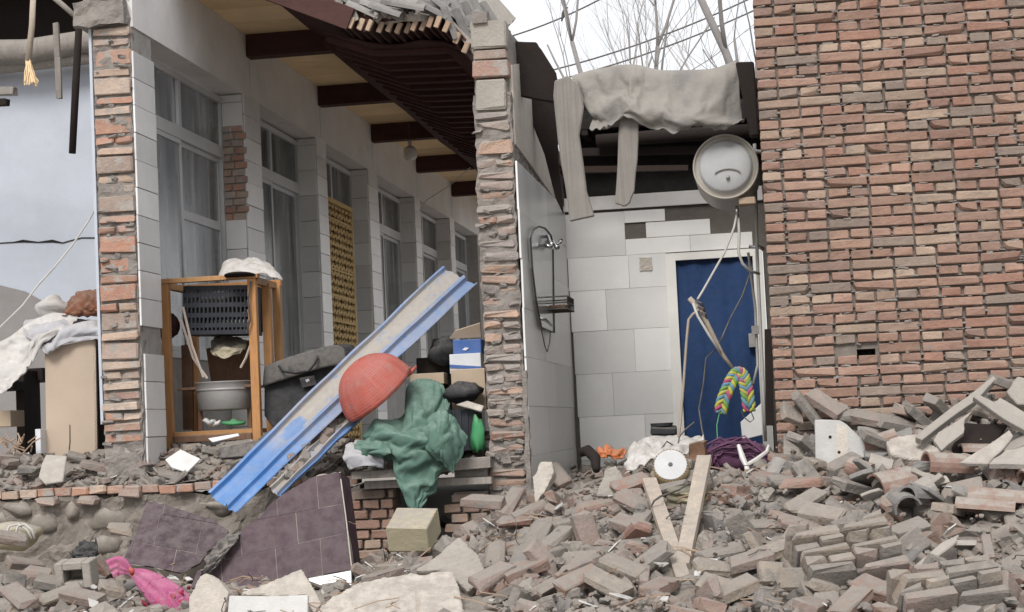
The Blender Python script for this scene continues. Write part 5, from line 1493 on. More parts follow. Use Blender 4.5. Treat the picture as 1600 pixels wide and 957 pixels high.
def tiled(root, outline, cells, plane, th, tmat, cmat, inset=.55, rag=2.5):
    rr = R4
    q = []
    for i in range(len(outline)):
        a, b = outline[i], outline[(i + 1) % len(outline)]
        q.append(a)
        for k in range(1, 4): q.append((a[0] + (b[0] - a[0]) * k / 4 + rr.uniform(-rag, rag) * .5, a[1] + (b[1] - a[1]) * k / 4 + rr.uniform(-rag, rag) * .5))
    P = [plane(x, y) for x, y in q]
    n = (plane(430, 850) - plane(330, 850)).cross(plane(430, 850) - plane(430, 750)).normalized()
    if n.y < 0: n = -n
    part('core', MB().prism([p + n * .0035 for p in P], n * th), cmat, root)
    for c in cells:
        cx = sum(p[0] for p in c) / len(c); cy = sum(p[1] for p in c) / len(c)
        c2 = [(p[0] + (cx - p[0]) / max(1, math.hypot(p[0] - cx, p[1] - cy)) * inset, p[1] + (cy - p[1]) / max(1, math.hypot(p[0] - cx, p[1] - cy)) * inset) for p in c]
        s = clip_poly(outline, c2)
        if len(s) < 3 or area(s) < 40: continue
        d = rr.uniform(-.002, .002)
        part('tile', MB().prism([plane(x, y) + n * d for x, y in s], n * .0115), tmat, root)
pl1 = lambda x, y: at(x, y, 10.62 + (y - 830) * -.0016 + (x - 450) * .0002)
ps = thing('tiled_wall_fragment', 'large fallen wall corner with purple tiles and a white base', 'wall fragment', tuple(pl1(430, 850)))
out1 = [(530, 738), (497, 742), (478, 752), (440, 774), (418, 792), (410, 806), (380, 826), (352, 862), (336, 884), (308, 892), (298, 918), (396, 936), (482, 903), (548, 891)]
l1 = lambda x: 813 + (x - 400) * (788 - 813) / 132; l2 = lambda x: 864 + (x - 400) * (839 - 864) / 114; l0 = lambda x: l1(x) - 51; l3 = lambda x: l2(x) + 58
def rowc(fa, fb, xs): return [[(a, fa(a)), (b, fa(b)), (b + 4, fb(b + 4)), (a + 4, fb(a + 4))] for a, b in zip(xs[:-1], xs[1:])]
cells = rowc(lambda x: l0(x) - 30, l0, [300, 470, 560]) + rowc(l0, l1, [330, 430, 494, 560]) + rowc(l1, l2, [300, 374, 462, 549]) + rowc(l2, l3, [250, 345, 430, 500, 560])
out1b = [(530, 738), (497, 742), (478, 752), (440, 774), (418, 792), (410, 806), (380, 826), (352, 862), (336, 884), (308, 892), (298, 918), (396, 930), (482, 902), (548, 890)]
tiled(ps, out1b, cells, pl1, .16, X_['purple'], X_['concrete'])
part('white_base', MB().prism([pl1(x, y) for x, y in ((482, 904), (548, 892), (549, 914), (506, 942), (496, 944))], (0, .02, 0)), X_['whitetile'], ps)
sd_ = lambda x, y: at(x, y, 10.62 + (y - 830) * -.0016 + (x - 532) * .011)
part('tile', MB().prism([sd_(x, y) for x, y in ((532, 739), (546, 748), (556, 818), (541, 812))], (-.01, 0, 0)), X_['purple'], ps)
part('tile', MB().prism([sd_(x, y) for x, y in ((541, 814), (556, 820), (566, 902), (551, 891))], (-.01, 0, 0)), X_['purple'], ps)
part('white_base', MB().prism([sd_(x, y) for x, y in ((551, 893), (567, 904), (568, 912), (551, 914))], (-.01, 0, 0)), X_['whitetile'], ps)
part('corner_trim', MB().tube([pl1(531, 738), pl1(541, 813), pl1(550, 892)], .004, 6), X_['palestone'], ps)
pl2 = lambda x, y: at(x, y, 10.95 + (y - 835) * -.0042 + (x - 280) * .0006)
ps2 = thing('tiled_wall_fragment', 'smaller fallen wall piece with dusty purple tiles, left of the large one', 'wall fragment', tuple(pl2(275, 840)))
out2 = [(230, 783), (256, 788), (300, 803), (330, 812), (357, 829), (350, 847), (324, 862), (312, 880), (282, 895), (240, 886), (190, 879), (212, 835)]
ra = lambda x: 800 + (x - 230) * .17; rb_ = lambda x: 850 + (x - 230) * .19; rc_ = lambda x: 905 + (x - 230) * .2
def rowd(fa, fb, xs, sk): return [[(a, fa(a)), (b, fa(b)), (b - sk, fb(b - sk)), (a - sk, fb(a - sk))] for a, b in zip(xs[:-1], xs[1:])]
cells = rowd(lambda x: ra(x) - 45, ra, [200, 262, 330, 400], 8) + rowd(ra, rb_, [190, 250, 316, 390], 10) + rowd(rb_, rc_, [150, 210, 276, 342, 400], 12)
tiled(ps2, out2, cells, pl2, .10, X_['purple'], X_['concrete'])
cloth('dark_sheet', [[(316, 872, 10.5), (335, 848, 10.55), (372, 826, 10.6)], [(318, 886, 10.42), (340, 865, 10.45), (368, 842, 10.5)], [(312, 900, 10.4), (330, 892, 10.4), (352, 872, 10.45)]], X_['darkcloth'], 'torn dark sheet stuck between the two purple fragments', 'sheet', 24, 24, .03, (4, 5), 13)
# white tiled pieces and slabs in the front
bevel(ppoly('white_tile_slab', [(352, 1000), (358, 931), (420, 932), (481, 930), (480, 1000)], 8.9, .03, X_['dirtywhite'], 'square white tile slab at the lower edge before the purple fragment', 'slab', slope=.06), .004)
rugged(ppoly('brick_slab', [(374, 928), (440, 902), (471, 888), (481, 908), (502, 942), (492, 957), (482, 944), (480, 930), (420, 931)], 9.3, .06, X_['palestone'], 'beige broken slab behind the white tile slab', 'slab', slope=.22, sub=2, amp=1.5))
rugged(ppoly('mortar_chunk', [(297, 930), (312, 900), (322, 896), (345, 908), (359, 926), (350, 957), (330, 975), (297, 970)], 9.0, .12, X_['palestone'], 'pale mortar chunk between the pink net bag and white tile slab', 'chunk', slope=.10, sub=2, amp=1.5))
rugged(ppoly('concrete_slab', [(484, 1000), (498, 950), (522, 930), (566, 908), (640, 896), (706, 893), (712, 905), (726, 960), (735, 1000)], 9.0, .10, X_['palestone'], 'large flat pale concrete slab at the lower edge, middle', 'slab', slope=.55, sub=4, amp=1.6))
rugged(ppoly('concrete_slab', [(648, 892), (690, 862), (716, 838), (722, 842), (748, 868), (760, 895), (730, 925), (712, 905), (706, 893)], 9.6, .07, X_['concrete'], 'grey concrete slab tilted up behind the large flat slab', 'slab', slope=.25, sub=3, amp=1.6))
bk = at(640, 830, 10.6)
mb = MB(); mb.chip(bk + Vector((0, .12, 0)), (.26, .26, .17), Euler((.45, .05, -.1)).to_matrix(), .008, .004, R4)
solo('stone_block', mb, X_['yellowblock'], 'square yellowish stone block under the tip of the green canvas', 'block')
# hollow block
hb_c = at(120, 896, 10.15)
hw, hd, hh2 = .215, .16, .155
mb = MB(); Rm = Euler((.12, -.03, .08)).to_matrix()
t_ = .05
for (a, b) in (((-hw / 2, -hd / 2, -hh2 / 2), (-hw / 2 + t_, hd / 2, hh2 / 2)), ((hw / 2 - t_, -hd / 2, -hh2 / 2), (hw / 2, hd / 2, hh2 / 2)), ((-hw / 2 + t_, -hd / 2 + .001, -hh2 / 2), (hw / 2 - t_, hd / 2 - .001, -hh2 / 2 + .04)), ((-hw / 2 + t_, -hd / 2 + .001, hh2 / 2 - .045), (hw / 2 - t_, hd / 2 - .001, hh2 / 2))):
    mb.box(a, b)
mb.box((-hw / 2 + t_, hd / 2 - .02, -hh2 / 2 + .04), (hw / 2 - t_, hd / 2 - .002, hh2 / 2 - .045))
mb.v = [Rm @ q + hb_c for q in mb.v]
bevel(solo('hollow_block', mb, X_['concrete'], 'grey hollow block with a dark rectangular hole, left of the pink net bag', 'block'), .006)
# pink net bag
pk = thing('pink_net_bag', 'knotted pink net bag with dark red peppers at the lower left', 'bag', tuple(at(245, 925, 9.7)))
def blob(path, rs, nu, nv, wr, seed):
    m = MB(); V = []
    P = [at(*q) for q in path]
    def f(u, v):
        c = catmull(P, v); d = (catmull(P, min(1, v + .02)) - catmull(P, max(0, v - .02))).normalized()
        a = d.orthogonal().normalized()
        a = Vector((0, 1, 0)) - d * d.y; a.normalize(); b = d.cross(a)
        an = 2 * PI * u
        i = v * (len(rs) - 1); k = min(int(i), len(rs) - 2); r = rs[k] + (rs[k + 1] - rs[k]) * (i - k)
        r *= 1 + wr * noise.noise(Vector((math.cos(an) * 2.4, math.sin(an) * 2.4, v * 1.5 + seed))) + wr * .5 * math.cos(an * 9 + seed)
        return c + (a * math.cos(an) * .75 + b * math.sin(an)) * r
    return m.grid(f, nu, nv)
o = part('net', blob([(203, 893, 9.72), (222, 903, 9.7), (245, 922, 9.66), (268, 945, 9.6), (285, 975, 9.5)], [.012, .05, .075, .095, .11], 48, 26, .22, 1), X_['pink'], pk, smooth=True)
o = part('top_frill', blob([(205, 893, 9.72), (195, 888, 9.71), (184, 884, 9.7), (172, 890, 9.68)], [.014, .035, .05, .052], 48, 14, .35, 4), X_['pink'], pk, smooth=True)
part('knot', MB().tube([at(203, 889, 9.69), at(207, 893, 9.68), at(206, 897, 9.69)], .013, 8), X_['redmesh'], pk, smooth=True)
mb = MB()
for i in range(70):
    c = at(R4.gauss(270, 15), R4.gauss(950, 11), 9.57 + R4.uniform(-.04, .05)); d = Vector((R4.uniform(-1, 1), R4.uniform(-1, 1), R4.uniform(-1, 1))).normalized() * R4.uniform(.02, .035)
    mb.tube([c - d, c, c + d * .9], [.008, .013, .004], 6)
part('peppers', mb, X_['pinkin'], pk, smooth=True, kind='stuff')
# bag at the left edge
wb = thing('woven_bag', 'dirty pale woven bag with rope handles at the left edge', 'bag', tuple(at(20, 840, 10.9)))
part('body', pebble(at(18, 838, 10.9), (.2, .13, .085), 21, 9, 14, .4), X_['yellowblock'], wb, smooth=True)
for k in (0, 1):
    part('handle', MB().tube([at(8 + 14 * k, 845, 10.74), at(14 + 14 * k, 823, 10.76), at(28 + 10 * k, 819, 10.78), at(42 + 8 * k, 828, 10.78), at(50 + 4 * k, 842, 10.78)], .008, 6), X_['hose'], wb, smooth=True)
cloth('black_plastic_sheet', [[(108, 862, 10.4), (125, 846, 10.5), (150, 842, 10.5)], [(112, 868, 10.35), (130, 858, 10.38), (152, 856, 10.4)], [(120, 872, 10.34), (135, 868, 10.34), (152, 866, 10.36)]], X_['black'], 'crumpled black plastic sheet behind the hollow block', 'sheet', 24, 24, .03, (4, 4), 17)
bevel(ppoly('roof_tile_piece', [(60, 745), (66, 722), (72, 710), (104, 712), (98, 752), (70, 756)], 11.88, .02, X_['asbestos'], 'curved grey tile piece lying over the brick coping at the left', 'tile piece', slope=.35), .006)
bevel(ppoly('white_tile_piece', [(258, 718), (282, 702), (313, 717), (292, 738), (268, 730)], 12.0, .015, X_['whitetile'], 'square white tile piece on the terrace before the wooden stand', 'tile piece', slope=.5), .003)
bevel(ppoly('white_tile_piece', [(325, 685), (372, 677), (374, 681), (332, 691)], 12.2, .012, X_['whitetile'], 'thin white tile piece leaning at the foot of the wooden stand', 'tile piece', slope=.3), .003)
bevel(ppoly('dark_sheet', [(342, 700), (400, 688), (420, 672), (424, 690), (395, 712), (345, 716)], 12.05, .03, X_['darkcloth'], 'dark panel lying between wooden stand and blue metal sheet', 'panel', slope=.3), .004)
# planks lashed in a V
plank(at(1015, 752, 10.3), at(1068, 908, 9.15), .078, .045, 'palewood', 'left pale board of the V standing in the rubble', up=(.2, -1, .3), name='board', cat='board')
plank(at(1101, 716, 10.4), at(1066, 885, 9.3), .082, .045, 'palewood', 'right pale board of the V standing in the rubble', up=(-.1, -1, .3), name='board', cat='board')
plank(at(1058, 938, 8.95), at(1082, 918, 9.15), .085, .07, 'palewood', 'short square wood end tied with wire at the foot of the V', name='wood_end', cat='board')
solo('tie_wire', MB().tube([at(1058, 925, 8.96), at(1063, 910, 8.98), at(1076, 905, 8.98), at(1088, 916, 8.96), at(1094, 930, 8.9), at(1104, 948, 8.85)], .006, 6), X_['wire'], 'dark wire wound round the wood end at the foot of the V', 'wire')
solo('tie_wire', MB().tube([at(1017, 793, 9.9), at(1022, 783, 9.9), at(1032, 776, 9.9), at(1060, 766, 10.3), at(1090, 748, 10.4), at(1103, 756, 10.4)], .006, 6), X_['wire'], 'dark wire strung between the two boards of the V', 'wire')
solo('tie_wire', MB().tube([at(1108, 735, 10.5), at(1115, 755, 10.4), at(1120, 772, 10.35)], .006, 6), X_['wire'], 'short dark wire hanging beside the right board of the V', 'wire')
# round dial
dcn = at(1048, 728, 10.72)
sc2 = thing('round_dial', 'round white dial with gold rim and dark centre on the rubble', 'dial', tuple(dcn))
axd = ((EYE - dcn).normalized() * .9 + Vector((-.05, 0, .42))).normalized()
rdl = 27.5 / 263
part('case', MB().lathe(dcn, -axd, [(-.012, rdl * .9), (-.008, rdl), (.02, rdl * 1.04), (.09, rdl * 1.0), (.11, rdl * .9)], 40), X_['gold'], sc2, smooth=True)
part('face', MB().lathe(dcn, axd, [(.006, rdl * .93), (.016, rdl * .93), (.0175, rdl * .90)], 40), X_['heaterface'], sc2)
part('hub', MB().lathe(dcn, axd, [(.016, .014), (.022, .013), (.024, .006)], 14), X_['wire'], sc2)
an_ = Vector(axd).normalized(); uu = an_.orthogonal().normalized(); vv = an_.cross(uu)
mb = MB()
for k in range(34):
    a = 2 * PI * k / 34
    d = uu * math.cos(a) + vv * math.sin(a)
    mb.chip(dcn + d * rdl * .965 + an_ * .0135, (.007, .007, .006), None, .001, 0, R4)
part('rim_marks', mb, X_['brownwood'], sc2)
tc = at(1073, 795, 10.35)
prf = []
for k in range(25): prf.append((k * .0095, .125 + .009 * math.sin(k * PI / 2.2)))
tn = MB().lathe(tc + Vector((0, .1, -.12)), (.08, -.12, 1), prf, 28)
solo('ribbed_tin', tn, X_['olive'], 'ribbed olive tin drum behind the two boards of the V', 'tin', smooth=True)
bevel(ppoly('tin_sheet', [(1096, 790), (1105, 772), (1122, 776), (1118, 802), (1098, 812)], 10.3, .01, X_['gold'], 'bent golden tin sheet right of the V boards', 'sheet', slope=.2), .003)
# white sacks, yarn, box under the door
cloth('white_plastic_sheet', [[(975, 720, 11.3), (985, 690, 11.5), (1020, 680, 11.6), (1060, 676, 11.6), (1098, 680, 11.55)], [(974, 728, 11.2), (995, 706, 11.25), (1030, 698, 11.3), (1065, 692, 11.35), (1100, 690, 11.4)], [(976, 736, 11.1), (1000, 722, 11.1), (1030, 714, 11.15), (1070, 704, 11.2), (1096, 698, 11.3)]],
      X_['whitecloth'], 'crumpled white plastic sheet lying under the blue door', 'sheet', 60, 34, .03, (5, 3), 19)
solo('brown_stump', rough(MB(), at(1078, 724, 11.0), at(1104, 692, 11.15), .03, .025, 6, 12), X_['brownwood'], 'broken brown piece sticking out right of the dial', 'stump', smooth=True)
yn = MB()
yc = at(1152, 706, 11.15)
for i in range(90):
    a = R4.uniform(0, 6.28); k = R4.uniform(.6, 1)
    p = []
    for j in range(7):
        t = j / 6 * PI
        p.append(yc + Vector((math.cos(t + a * .1) * .2 * k + R4.uniform(-.03, .03), -.08 * math.sin(a) * k - .02, .10 * math.sin(t) * k * (1 + .4 * math.cos(a)) - .10 + R4.uniform(-.03, .03) + .08 * math.sin(a))))
    yn.tube(p, .006, 4)
yn.v = [v if v.z > -5 else v for v in yn.v]
solo('purple_yarn', yn, X_['purpleyarn'], 'tangled heap of purple yarn in front of the blue door', 'yarn')
solo('purple_core', pebble(yc + Vector((0, .03, -.04)), (.17, .1, .1), 5, 8, 12, .5), X_['purpleyarn'], 'dense lump inside the tangled purple yarn', 'yarn', smooth=True)
mb = MB(); mb.chip(at(1037, 673, 11.7), (.17, .14, .06), Euler((.1, .06, .1)).to_matrix(), .01, .003, R4); mb.lathe(at(1034, 666, 11.7), (0, 0, 1), [(0, .07), (.02, .075)], 16)
solo('black_lid_box', mb, X_['black'], 'small black box lying on the white sheet before the door', 'box')
solo('white_strip', MB().tube([at(1154, 696, 11.0), at(1160, 715, 10.95), at(1166, 728, 10.9), at(1170, 745, 10.85)], [.012, .018, .014, .02], 6), X_['plastic'], 'white bent plastic strip left of the white frame piece', 'strip')
solo('white_frame_piece', MB().tube([at(1168, 726, 10.92), at(1182, 718, 10.95), at(1198, 706, 11.0), at(1201, 696, 11.02)], [.012, .014, .012, .008], 6), X_['plastic'], 'white bent frame piece right of the purple yarn', 'frame')
bevel(ppoly('white_board', [(1157, 660), (1190, 630), (1192, 680), (1160, 688)], 12.4, .02, X_['whitetile'], 'white panel leaning behind the purple yarn', 'panel'), .004)
mb = MB(); a = at(930, 716, 11.6)
solo('brown_pipe', MB().tube([at(906, 708, 11.5), at(918, 704, 11.5), at(930, 716, 11.4), at(932, 735, 11.3)], [.03, .036, .036, .024], 12), X_['darkboard'], 'bent brown pipe piece at the foot of the white tiles', 'pipe', smooth=True)
cloth('orange_bag', [[(934, 700, 11.9), (945, 694, 11.95), (962, 697, 11.95), (978, 698, 11.9)], [(932, 706, 11.8), (946, 702, 11.75), (962, 704, 11.75), (979, 704, 11.8)], [(934, 712, 11.75), (948, 712, 11.7), (962, 712, 11.7), (978, 712, 11.75)]], X_['orangebag'], 'small crumpled orange plastic bag at the foot of the white tiles', 'bag', 24, 20, .03, (4, 4), 23)
# ------------------------------------------------------------------ slabs and sheets at the foot of the red wall
def slab(name, pts, Y, th, mat, label, cat='slab', slope=.3, sub=2, amp=1.2, bv=.006, slx=0.0):
    return bevel(ppoly(name, pts, Y, th, X_[mat], label, cat, slope, sub, amp, slx=slx), bv)
def rslab(name, pts, Y, th, mat, label, cat='slab', slope=.3, sub=2, amp=1.2):
    return rugged(ppoly(name, pts, Y, th, X_[mat], label, cat, slope, sub, amp))
slab('concrete_post', [(1224, 678), (1246, 680), (1272, 681), (1272, 760), (1226, 760)], 10.78, .14, 'concrete', 'short dark concrete post left of the white slab with holes', 'post', .02)
slab('grey_slab', [(1339, 665), (1425, 667), (1430, 680), (1407, 687), (1386, 691), (1395, 702), (1375, 716), (1352, 714)], 10.6, .04, 'rooftile', 'dark grey slab lying right of the white slab with holes', slope=.4)
ws = thing('white_slab', 'upright white plaster slab with two small holes before the red wall', 'slab', tuple(at(1310, 700, 10.55)))
o = ppoly('plate', [(1273, 656), (1312, 657), (1325, 665), (1352, 690), (1353, 715), (1340, 717), (1331, 748), (1274, 748)], 10.55, .035, X_['slabwhite'], None, None, .06, 2, .6, parent=ws); bevel(o, .005)
o = ppoly('stain', [(1308, 662), (1324, 668), (1327, 700), (1318, 724), (1310, 735), (1305, 715)], 10.546, .003, X_['palestone'], None, None, .06, 2, 1.5, parent=ws)
for (x, y) in ((1297, 683), (1311, 707)):
    c = at(x, y, 10.55 - .06 * (y - 699) / 100)
    part('hole', MB().lathe(c + Vector((0, -.0055, 0)), (0, 1, 0), [(0, .009), (.004, .009)], 12), X_['soot'], ws)
rslab('plaster_piece', [(1384, 691), (1392, 685), (1430, 677), (1462, 697), (1472, 712), (1440, 720), (1392, 710)], 10.35, .06, 'palestone', 'pale crumbling plaster piece before the leaning slabs', slope=.45, sub=4, amp=2.2)
slab('fibre_sheet', [(1430, 681), (1490, 634), (1552, 587), (1557, 591), (1523, 627), (1440, 688)], 10.45, .05, 'asbestos', 'long narrow sheet leaning up to the right before the red wall', 'sheet', slope=.35)
slab('fibre_sheet', [(1459, 688), (1466, 676), (1521, 640), (1508, 655), (1505, 677), (1471, 704)], 10.2, .03, 'asbestos', 'curved pale sheet under the long narrow leaning sheet', 'sheet', slope=.3)
slab('fibre_sheet', [(1499, 722), (1577, 671), (1583, 680), (1560, 708), (1545, 724)], 9.95, .03, 'asbestos', 'pale pointed sheet tilted up at the right edge', 'sheet', slope=.4)
slab('fibre_sheet', [(1545, 724), (1570, 703), (1612, 695), (1625, 724)], 9.9, .04, 'asbestos', 'pale flat sheet at the right edge below the pointed sheet', 'sheet', slope=.6)
slab('fibre_sheet', [(1520, 620), (1529, 616), (1566, 636), (1620, 670), (1620, 682), (1570, 656)], 10.3, .045, 'asbestos', 'brownish sheet sloping down to the right at the right edge', 'sheet', slope=.25)
slab('fibre_sheet', [(1548, 632), (1562, 620), (1615, 652), (1615, 664), (1585, 655)], 10.4, .04, 'asbestos', 'grey curled sheet above the brownish sloping sheet', 'sheet', slope=.3)
slab('fibre_sheet', [(1572, 612), (1590, 588), (1625, 592), (1625, 630), (1590, 632)], 10.6, .06, 'concrete', 'grey broken sheet leaning on the red wall at the right edge', 'sheet', slope=.2)
slab('dark_sheet', [(1508, 660), (1575, 664), (1545, 705), (1500, 722), (1486, 700)], 10.35, .03, 'darkboard', 'dark panel in the hollow behind the pale pointed sheet', 'panel', slope=.2)
slab('fibre_sheet', [(1404, 917), (1416, 893), (1470, 848), (1498, 834), (1496, 846), (1462, 872), (1420, 912)], 8.95, .025, 'asbestos', 'narrow sheet standing on edge among bricks at the lower right', 'sheet', slope=.25)
def htile(px, py, Y, ln, r, rot, mat, label, name='roof_tile_piece'):
    m = half_tile(ln, r, .014, 9, .95)
    Rr = Euler(rot).to_matrix(); c = at(px, py, Y)
    m.v = [Rr @ (v - Vector((ln / 2, 0, 0))) + c for v in m.v]
    return solo(name, m, X_[mat], label, 'roof tile', smooth=False)
htile(1395, 762, 9.9, .22, .10, (.9, -.15, .5), 'terracotta', 'reddish brown curved roof tile lying hollow side out below the plaster piece')
htile(1345, 735, 10.2, .14, .06, (1.2, .3, -.6), 'terracotta', 'small dark red curved tile below the white slab with holes')
htile(1512, 858, 9.15, .16, .045, (-.5, .05, .2), 'asbestos', 'pale tube shaped tile at the right among the rubble')
htile(1420, 878, 8.98, .16, .04, (-.2, -.6, .6), 'rooftile', 'dark grey tube shaped tile beside the sheet standing on edge')
htile(1120, 862, 9.65, .28, .05, (2.9, .25, .2), 'asbestos', 'pale grey gutter tile lying right of the V boards')
htile(1560, 790, 9.6, .3, .09, (-.3, .1, -.2), 'terracotta', 'reddish ribbed tile at the right edge')
htile(1540, 800, 9.55, .3, .07, (-.2, .1, -.2), 'terracotta', 'second reddish tile just below the ribbed one at the right edge')
htile(1210, 745, 10.5, .2, .06, (-.4, -.9, .8), 'rooftile', 'grey curved tile standing at the foot of the red wall')
htile(208, 918, 9.9, .18, .045, (-.3, -.5, .7), 'rooftile', 'grey tube shaped tile under the pink net bag')
htile(1480, 730, 10.0, .25, .08, (.4, .1, .3), 'terracotta', 'dark red tile under the pale plaster piece')
slab('grey_slab', [(955, 885), (985, 862), (1020, 862), (1022, 878), (990, 905), (968, 908)], 9.6, .04, 'rooftile', 'dark grey slab left of the V boards', slope=.4)
rslab('plaster_piece', [(998, 918), (1030, 903), (1050, 912), (1045, 935), (1025, 945), (1000, 935)], 9.3, .08, 'concrete', 'grey wedge shaped chunk left of the foot of the V', slope=.4)
rslab('mortar_chunk', [(832, 745), (845, 722), (862, 720), (866, 740), (850, 770), (836, 790)], 11.1, .1, 'palestone', 'upright pale plaster chunk at the foot of the white side wall', slope=.1)
rslab('mortar_chunk', [(932, 775), (945, 735), (962, 728), (974, 745), (968, 776)], 10.7, .08, 'concrete', 'upright grey mortar chunk left of the dial', slope=.15)
rslab('mortar_chunk', [(1200, 870), (1225, 848), (1252, 850), (1250, 875), (1225, 895), (1206, 890)], 9.3, .12, 'palestone', 'round pale mortar chunk at the left of the bonded brick block', slope=.3)
rslab('mortar_chunk', [(1195, 845), (1215, 832), (1232, 842), (1225, 858), (1200, 868)], 9.5, .1, 'concrete', 'smaller grey mortar chunk behind the round pale one', slope=.3)

# more wreckage at the foot of the leaning sheets
for i in range(30):
    px, py = R4.uniform(1345, 1610), R4.uniform(688, 812)
    p = on_ground(px, py, .03)
    k = R4.random()
    g = 'broken tile and sheet pieces in the rubble'
    if k < .45:
        m = half_tile(R4.uniform(.12, .22), R4.uniform(.05, .08), .013, 8, .95)
        Rr = Euler((R4.uniform(-1.2, 1.2), R4.uniform(-.5, .5), R4.uniform(0, 6.3))).to_matrix()
        m.v = [Rr @ v + p + Vector((0, 0, .03)) for v in m.v]
        mt, lb = R4.choice((('terracotta', 'reddish curved tile piece'), ('rooftile', 'dark grey curved tile piece'), ('asbestos', 'pale grey curved tile piece')))
        solo('tile_piece', m, X_[mt], lb, 'tile piece', g)
    else:
        n = R4.randint(5, 7); r0_ = R4.uniform(.06, .14)
        Rr = Euler((R4.uniform(-.9, .9), R4.uniform(-.7, .7), R4.uniform(0, 6.3))).to_matrix()
        P = [Rr @ Vector((math.cos(2 * PI * j / n + R4.uniform(-.2, .2)) * r0_ * R4.uniform(.6, 1.3), math.sin(2 * PI * j / n) * r0_ * R4.uniform(.4, .9), 0)) + p + Vector((0, 0, .05)) for j in range(n)]
        mt, lb = R4.choice((('asbestos', 'pale flat sheet piece'), ('concrete', 'grey flat sheet piece'), ('rooftile', 'dark grey flat sheet piece')))
        bevel(solo('sheet_piece', MB().prism(P, Rr @ Vector((0, 0, R4.uniform(.014, .03)))), X_[mt], lb, 'sheet piece', g), .003)

# ------------------------------------------------------------------ loose bricks
R5 = random.Random(55)
COLS = [('dusty grey', (.25, .228, .207)), ('salmon red', (.31, .195, .155)), ('pale tan', (.345, .288, .235)), ('pinkish', (.305, .232, .202)), ('dark grey', (.18, .168, .158)), ('brick red', (.30, .15, .11))]
WTS = [.30, .15, .17, .23, .11, .04]
def jit(c, a=.03):
    k = R5.uniform(-a, a)
    return (c[0] + k, c[1] + k, c[2] + k, 1)
PTS = [((1048, 728), 'the round dial'), ((1060, 860), 'the V of two boards'), ((1300, 720), 'the white slab with holes'), ((1520, 720), 'the leaning grey sheets'), ((790, 780), 'the foot of the torn wall'),
       ((620, 930), 'the flat concrete slab'), ((120, 895), 'the hollow block'), ((270, 930), 'the pink net bag'), ((430, 880), 'the purple tiled wall corner'), ((650, 800), 'the green canvas tip'),
       ((1310, 890), 'the bonded brick block'), ((1500, 930), 'the lower right corner'), ((1400, 760), 'the reddish curved tile'), ((1150, 760), 'the purple yarn'), ((880, 900), 'the lower edge middle'),
       ((1200, 760), 'the water pipe'), ((940, 720), 'the white tiled washroom'), ((1180, 930), 'the lower edge, right of the boards')]
def proj(p):
    v = RC.transposed() @ (Vector(p) - EYE)
    return PW / 2 + FPX * v.x / -v.z, PH / 2 - FPX * v.y / -v.z
def where(p):
    x, y = proj(p)
    return min(PTS, key=lambda q: (q[0][0] - x) ** 2 + ((q[0][1] - y) * 1.4) ** 2)[1]
def pose(rot, half):
    up = Euler(rot).to_matrix()
    z = up @ Vector((0, 0, 1)); x = up @ Vector((1, 0, 0))
    if abs(x.z) > .75: return 'standing on end'
    if abs(z.z) < .45: return 'standing on edge'
    if abs(z.z) < .85: return 'tilted'
    return 'lying flat'
HERO = []
def loose(loc, rot, half, col, label=None, big=None):
    me = R5.choice(HB if half else BR)
    cn, cv = COLS[col]
    o = inst('loose_brick', me, loc, rot, None, (1, 1, 1), jit(cv))
    o['category'] = 'brick'; o['group'] = 'loose bricks in the rubble'
    o['label'] = label or '%s %s %s by %s' % (cn, 'half brick' if half else 'brick', pose(rot, half), where(loc))
    o['kind'] = 'thing'
    return o
def hero(px, py, rot, half=0, col=0, up=.055, label=None):
    p = on_ground(px, py, .02)
    p.z = max(p.z, G(p.x, p.y)) + up
    HERO.append((p, .13 if not half else .09))
    return loose(p, rot, half, col, label)

# two wall pieces that fell in one piece: courses toppled towards the viewer
def bonded(name, label, c, eul, nrow, ncol, seed):
    rg = random.Random(seed)
    t = thing(name, label, 'wall fragment', tuple(c))
    Rr = Euler(eul).to_matrix()
    core = MB()
    core.chip(Rr @ Vector((0, .03, -.02)) + Vector(c), (ncol * .125 - .05, nrow * .063 - .05, .15), Rr, .01, .005, rg)
    part('mortar', core, X_['roughmortar'], t)
    for j in range(nrow):
        st = j % 2 == 0
        x = -ncol * .0625
        while x < ncol * .0625 - .06:
            L_ = .24 if (st and x + .24 < ncol * .0625 + .02) else .115
            p = Vector((x + L_ / 2 + rg.uniform(-.004, .004), (j - nrow / 2 + .5) * .064 + rg.uniform(-.004, .004), .03 + rg.uniform(-.012, .012) - (.03 if rg.random() < .12 else 0)))
            q = Rr @ p + Vector(c)
            me = (BR if L_ > .2 else HB)[rg.randrange(8)]
            rot = (Rr @ Euler((PI / 2 + rg.uniform(-.03, .03), 0, rg.uniform(-.03, .03))).to_matrix()).to_euler()
            o = inst('brick', me, q, rot, t, (1 if L_ > .2 else .86, 2.0, 1), jit(rg.choice((COLS[2][1], COLS[3][1], COLS[0][1], COLS[2][1]))))
            x += L_ + .011
    HERO.append((Vector(c), .30))
c1 = at(1322, 880, 8.95)
bonded('bonded_brick_block', 'block of bricks still bonded in courses, toppled at the lower right', c1, (.62, -.10, .30), 6, 4, 3)
c2 = at(1480, 940, 8.45)
bonded('bonded_brick_block', 'second bonded brick block at the lower right corner', c2, (.55, -.10, .28), 4, 4, 5)

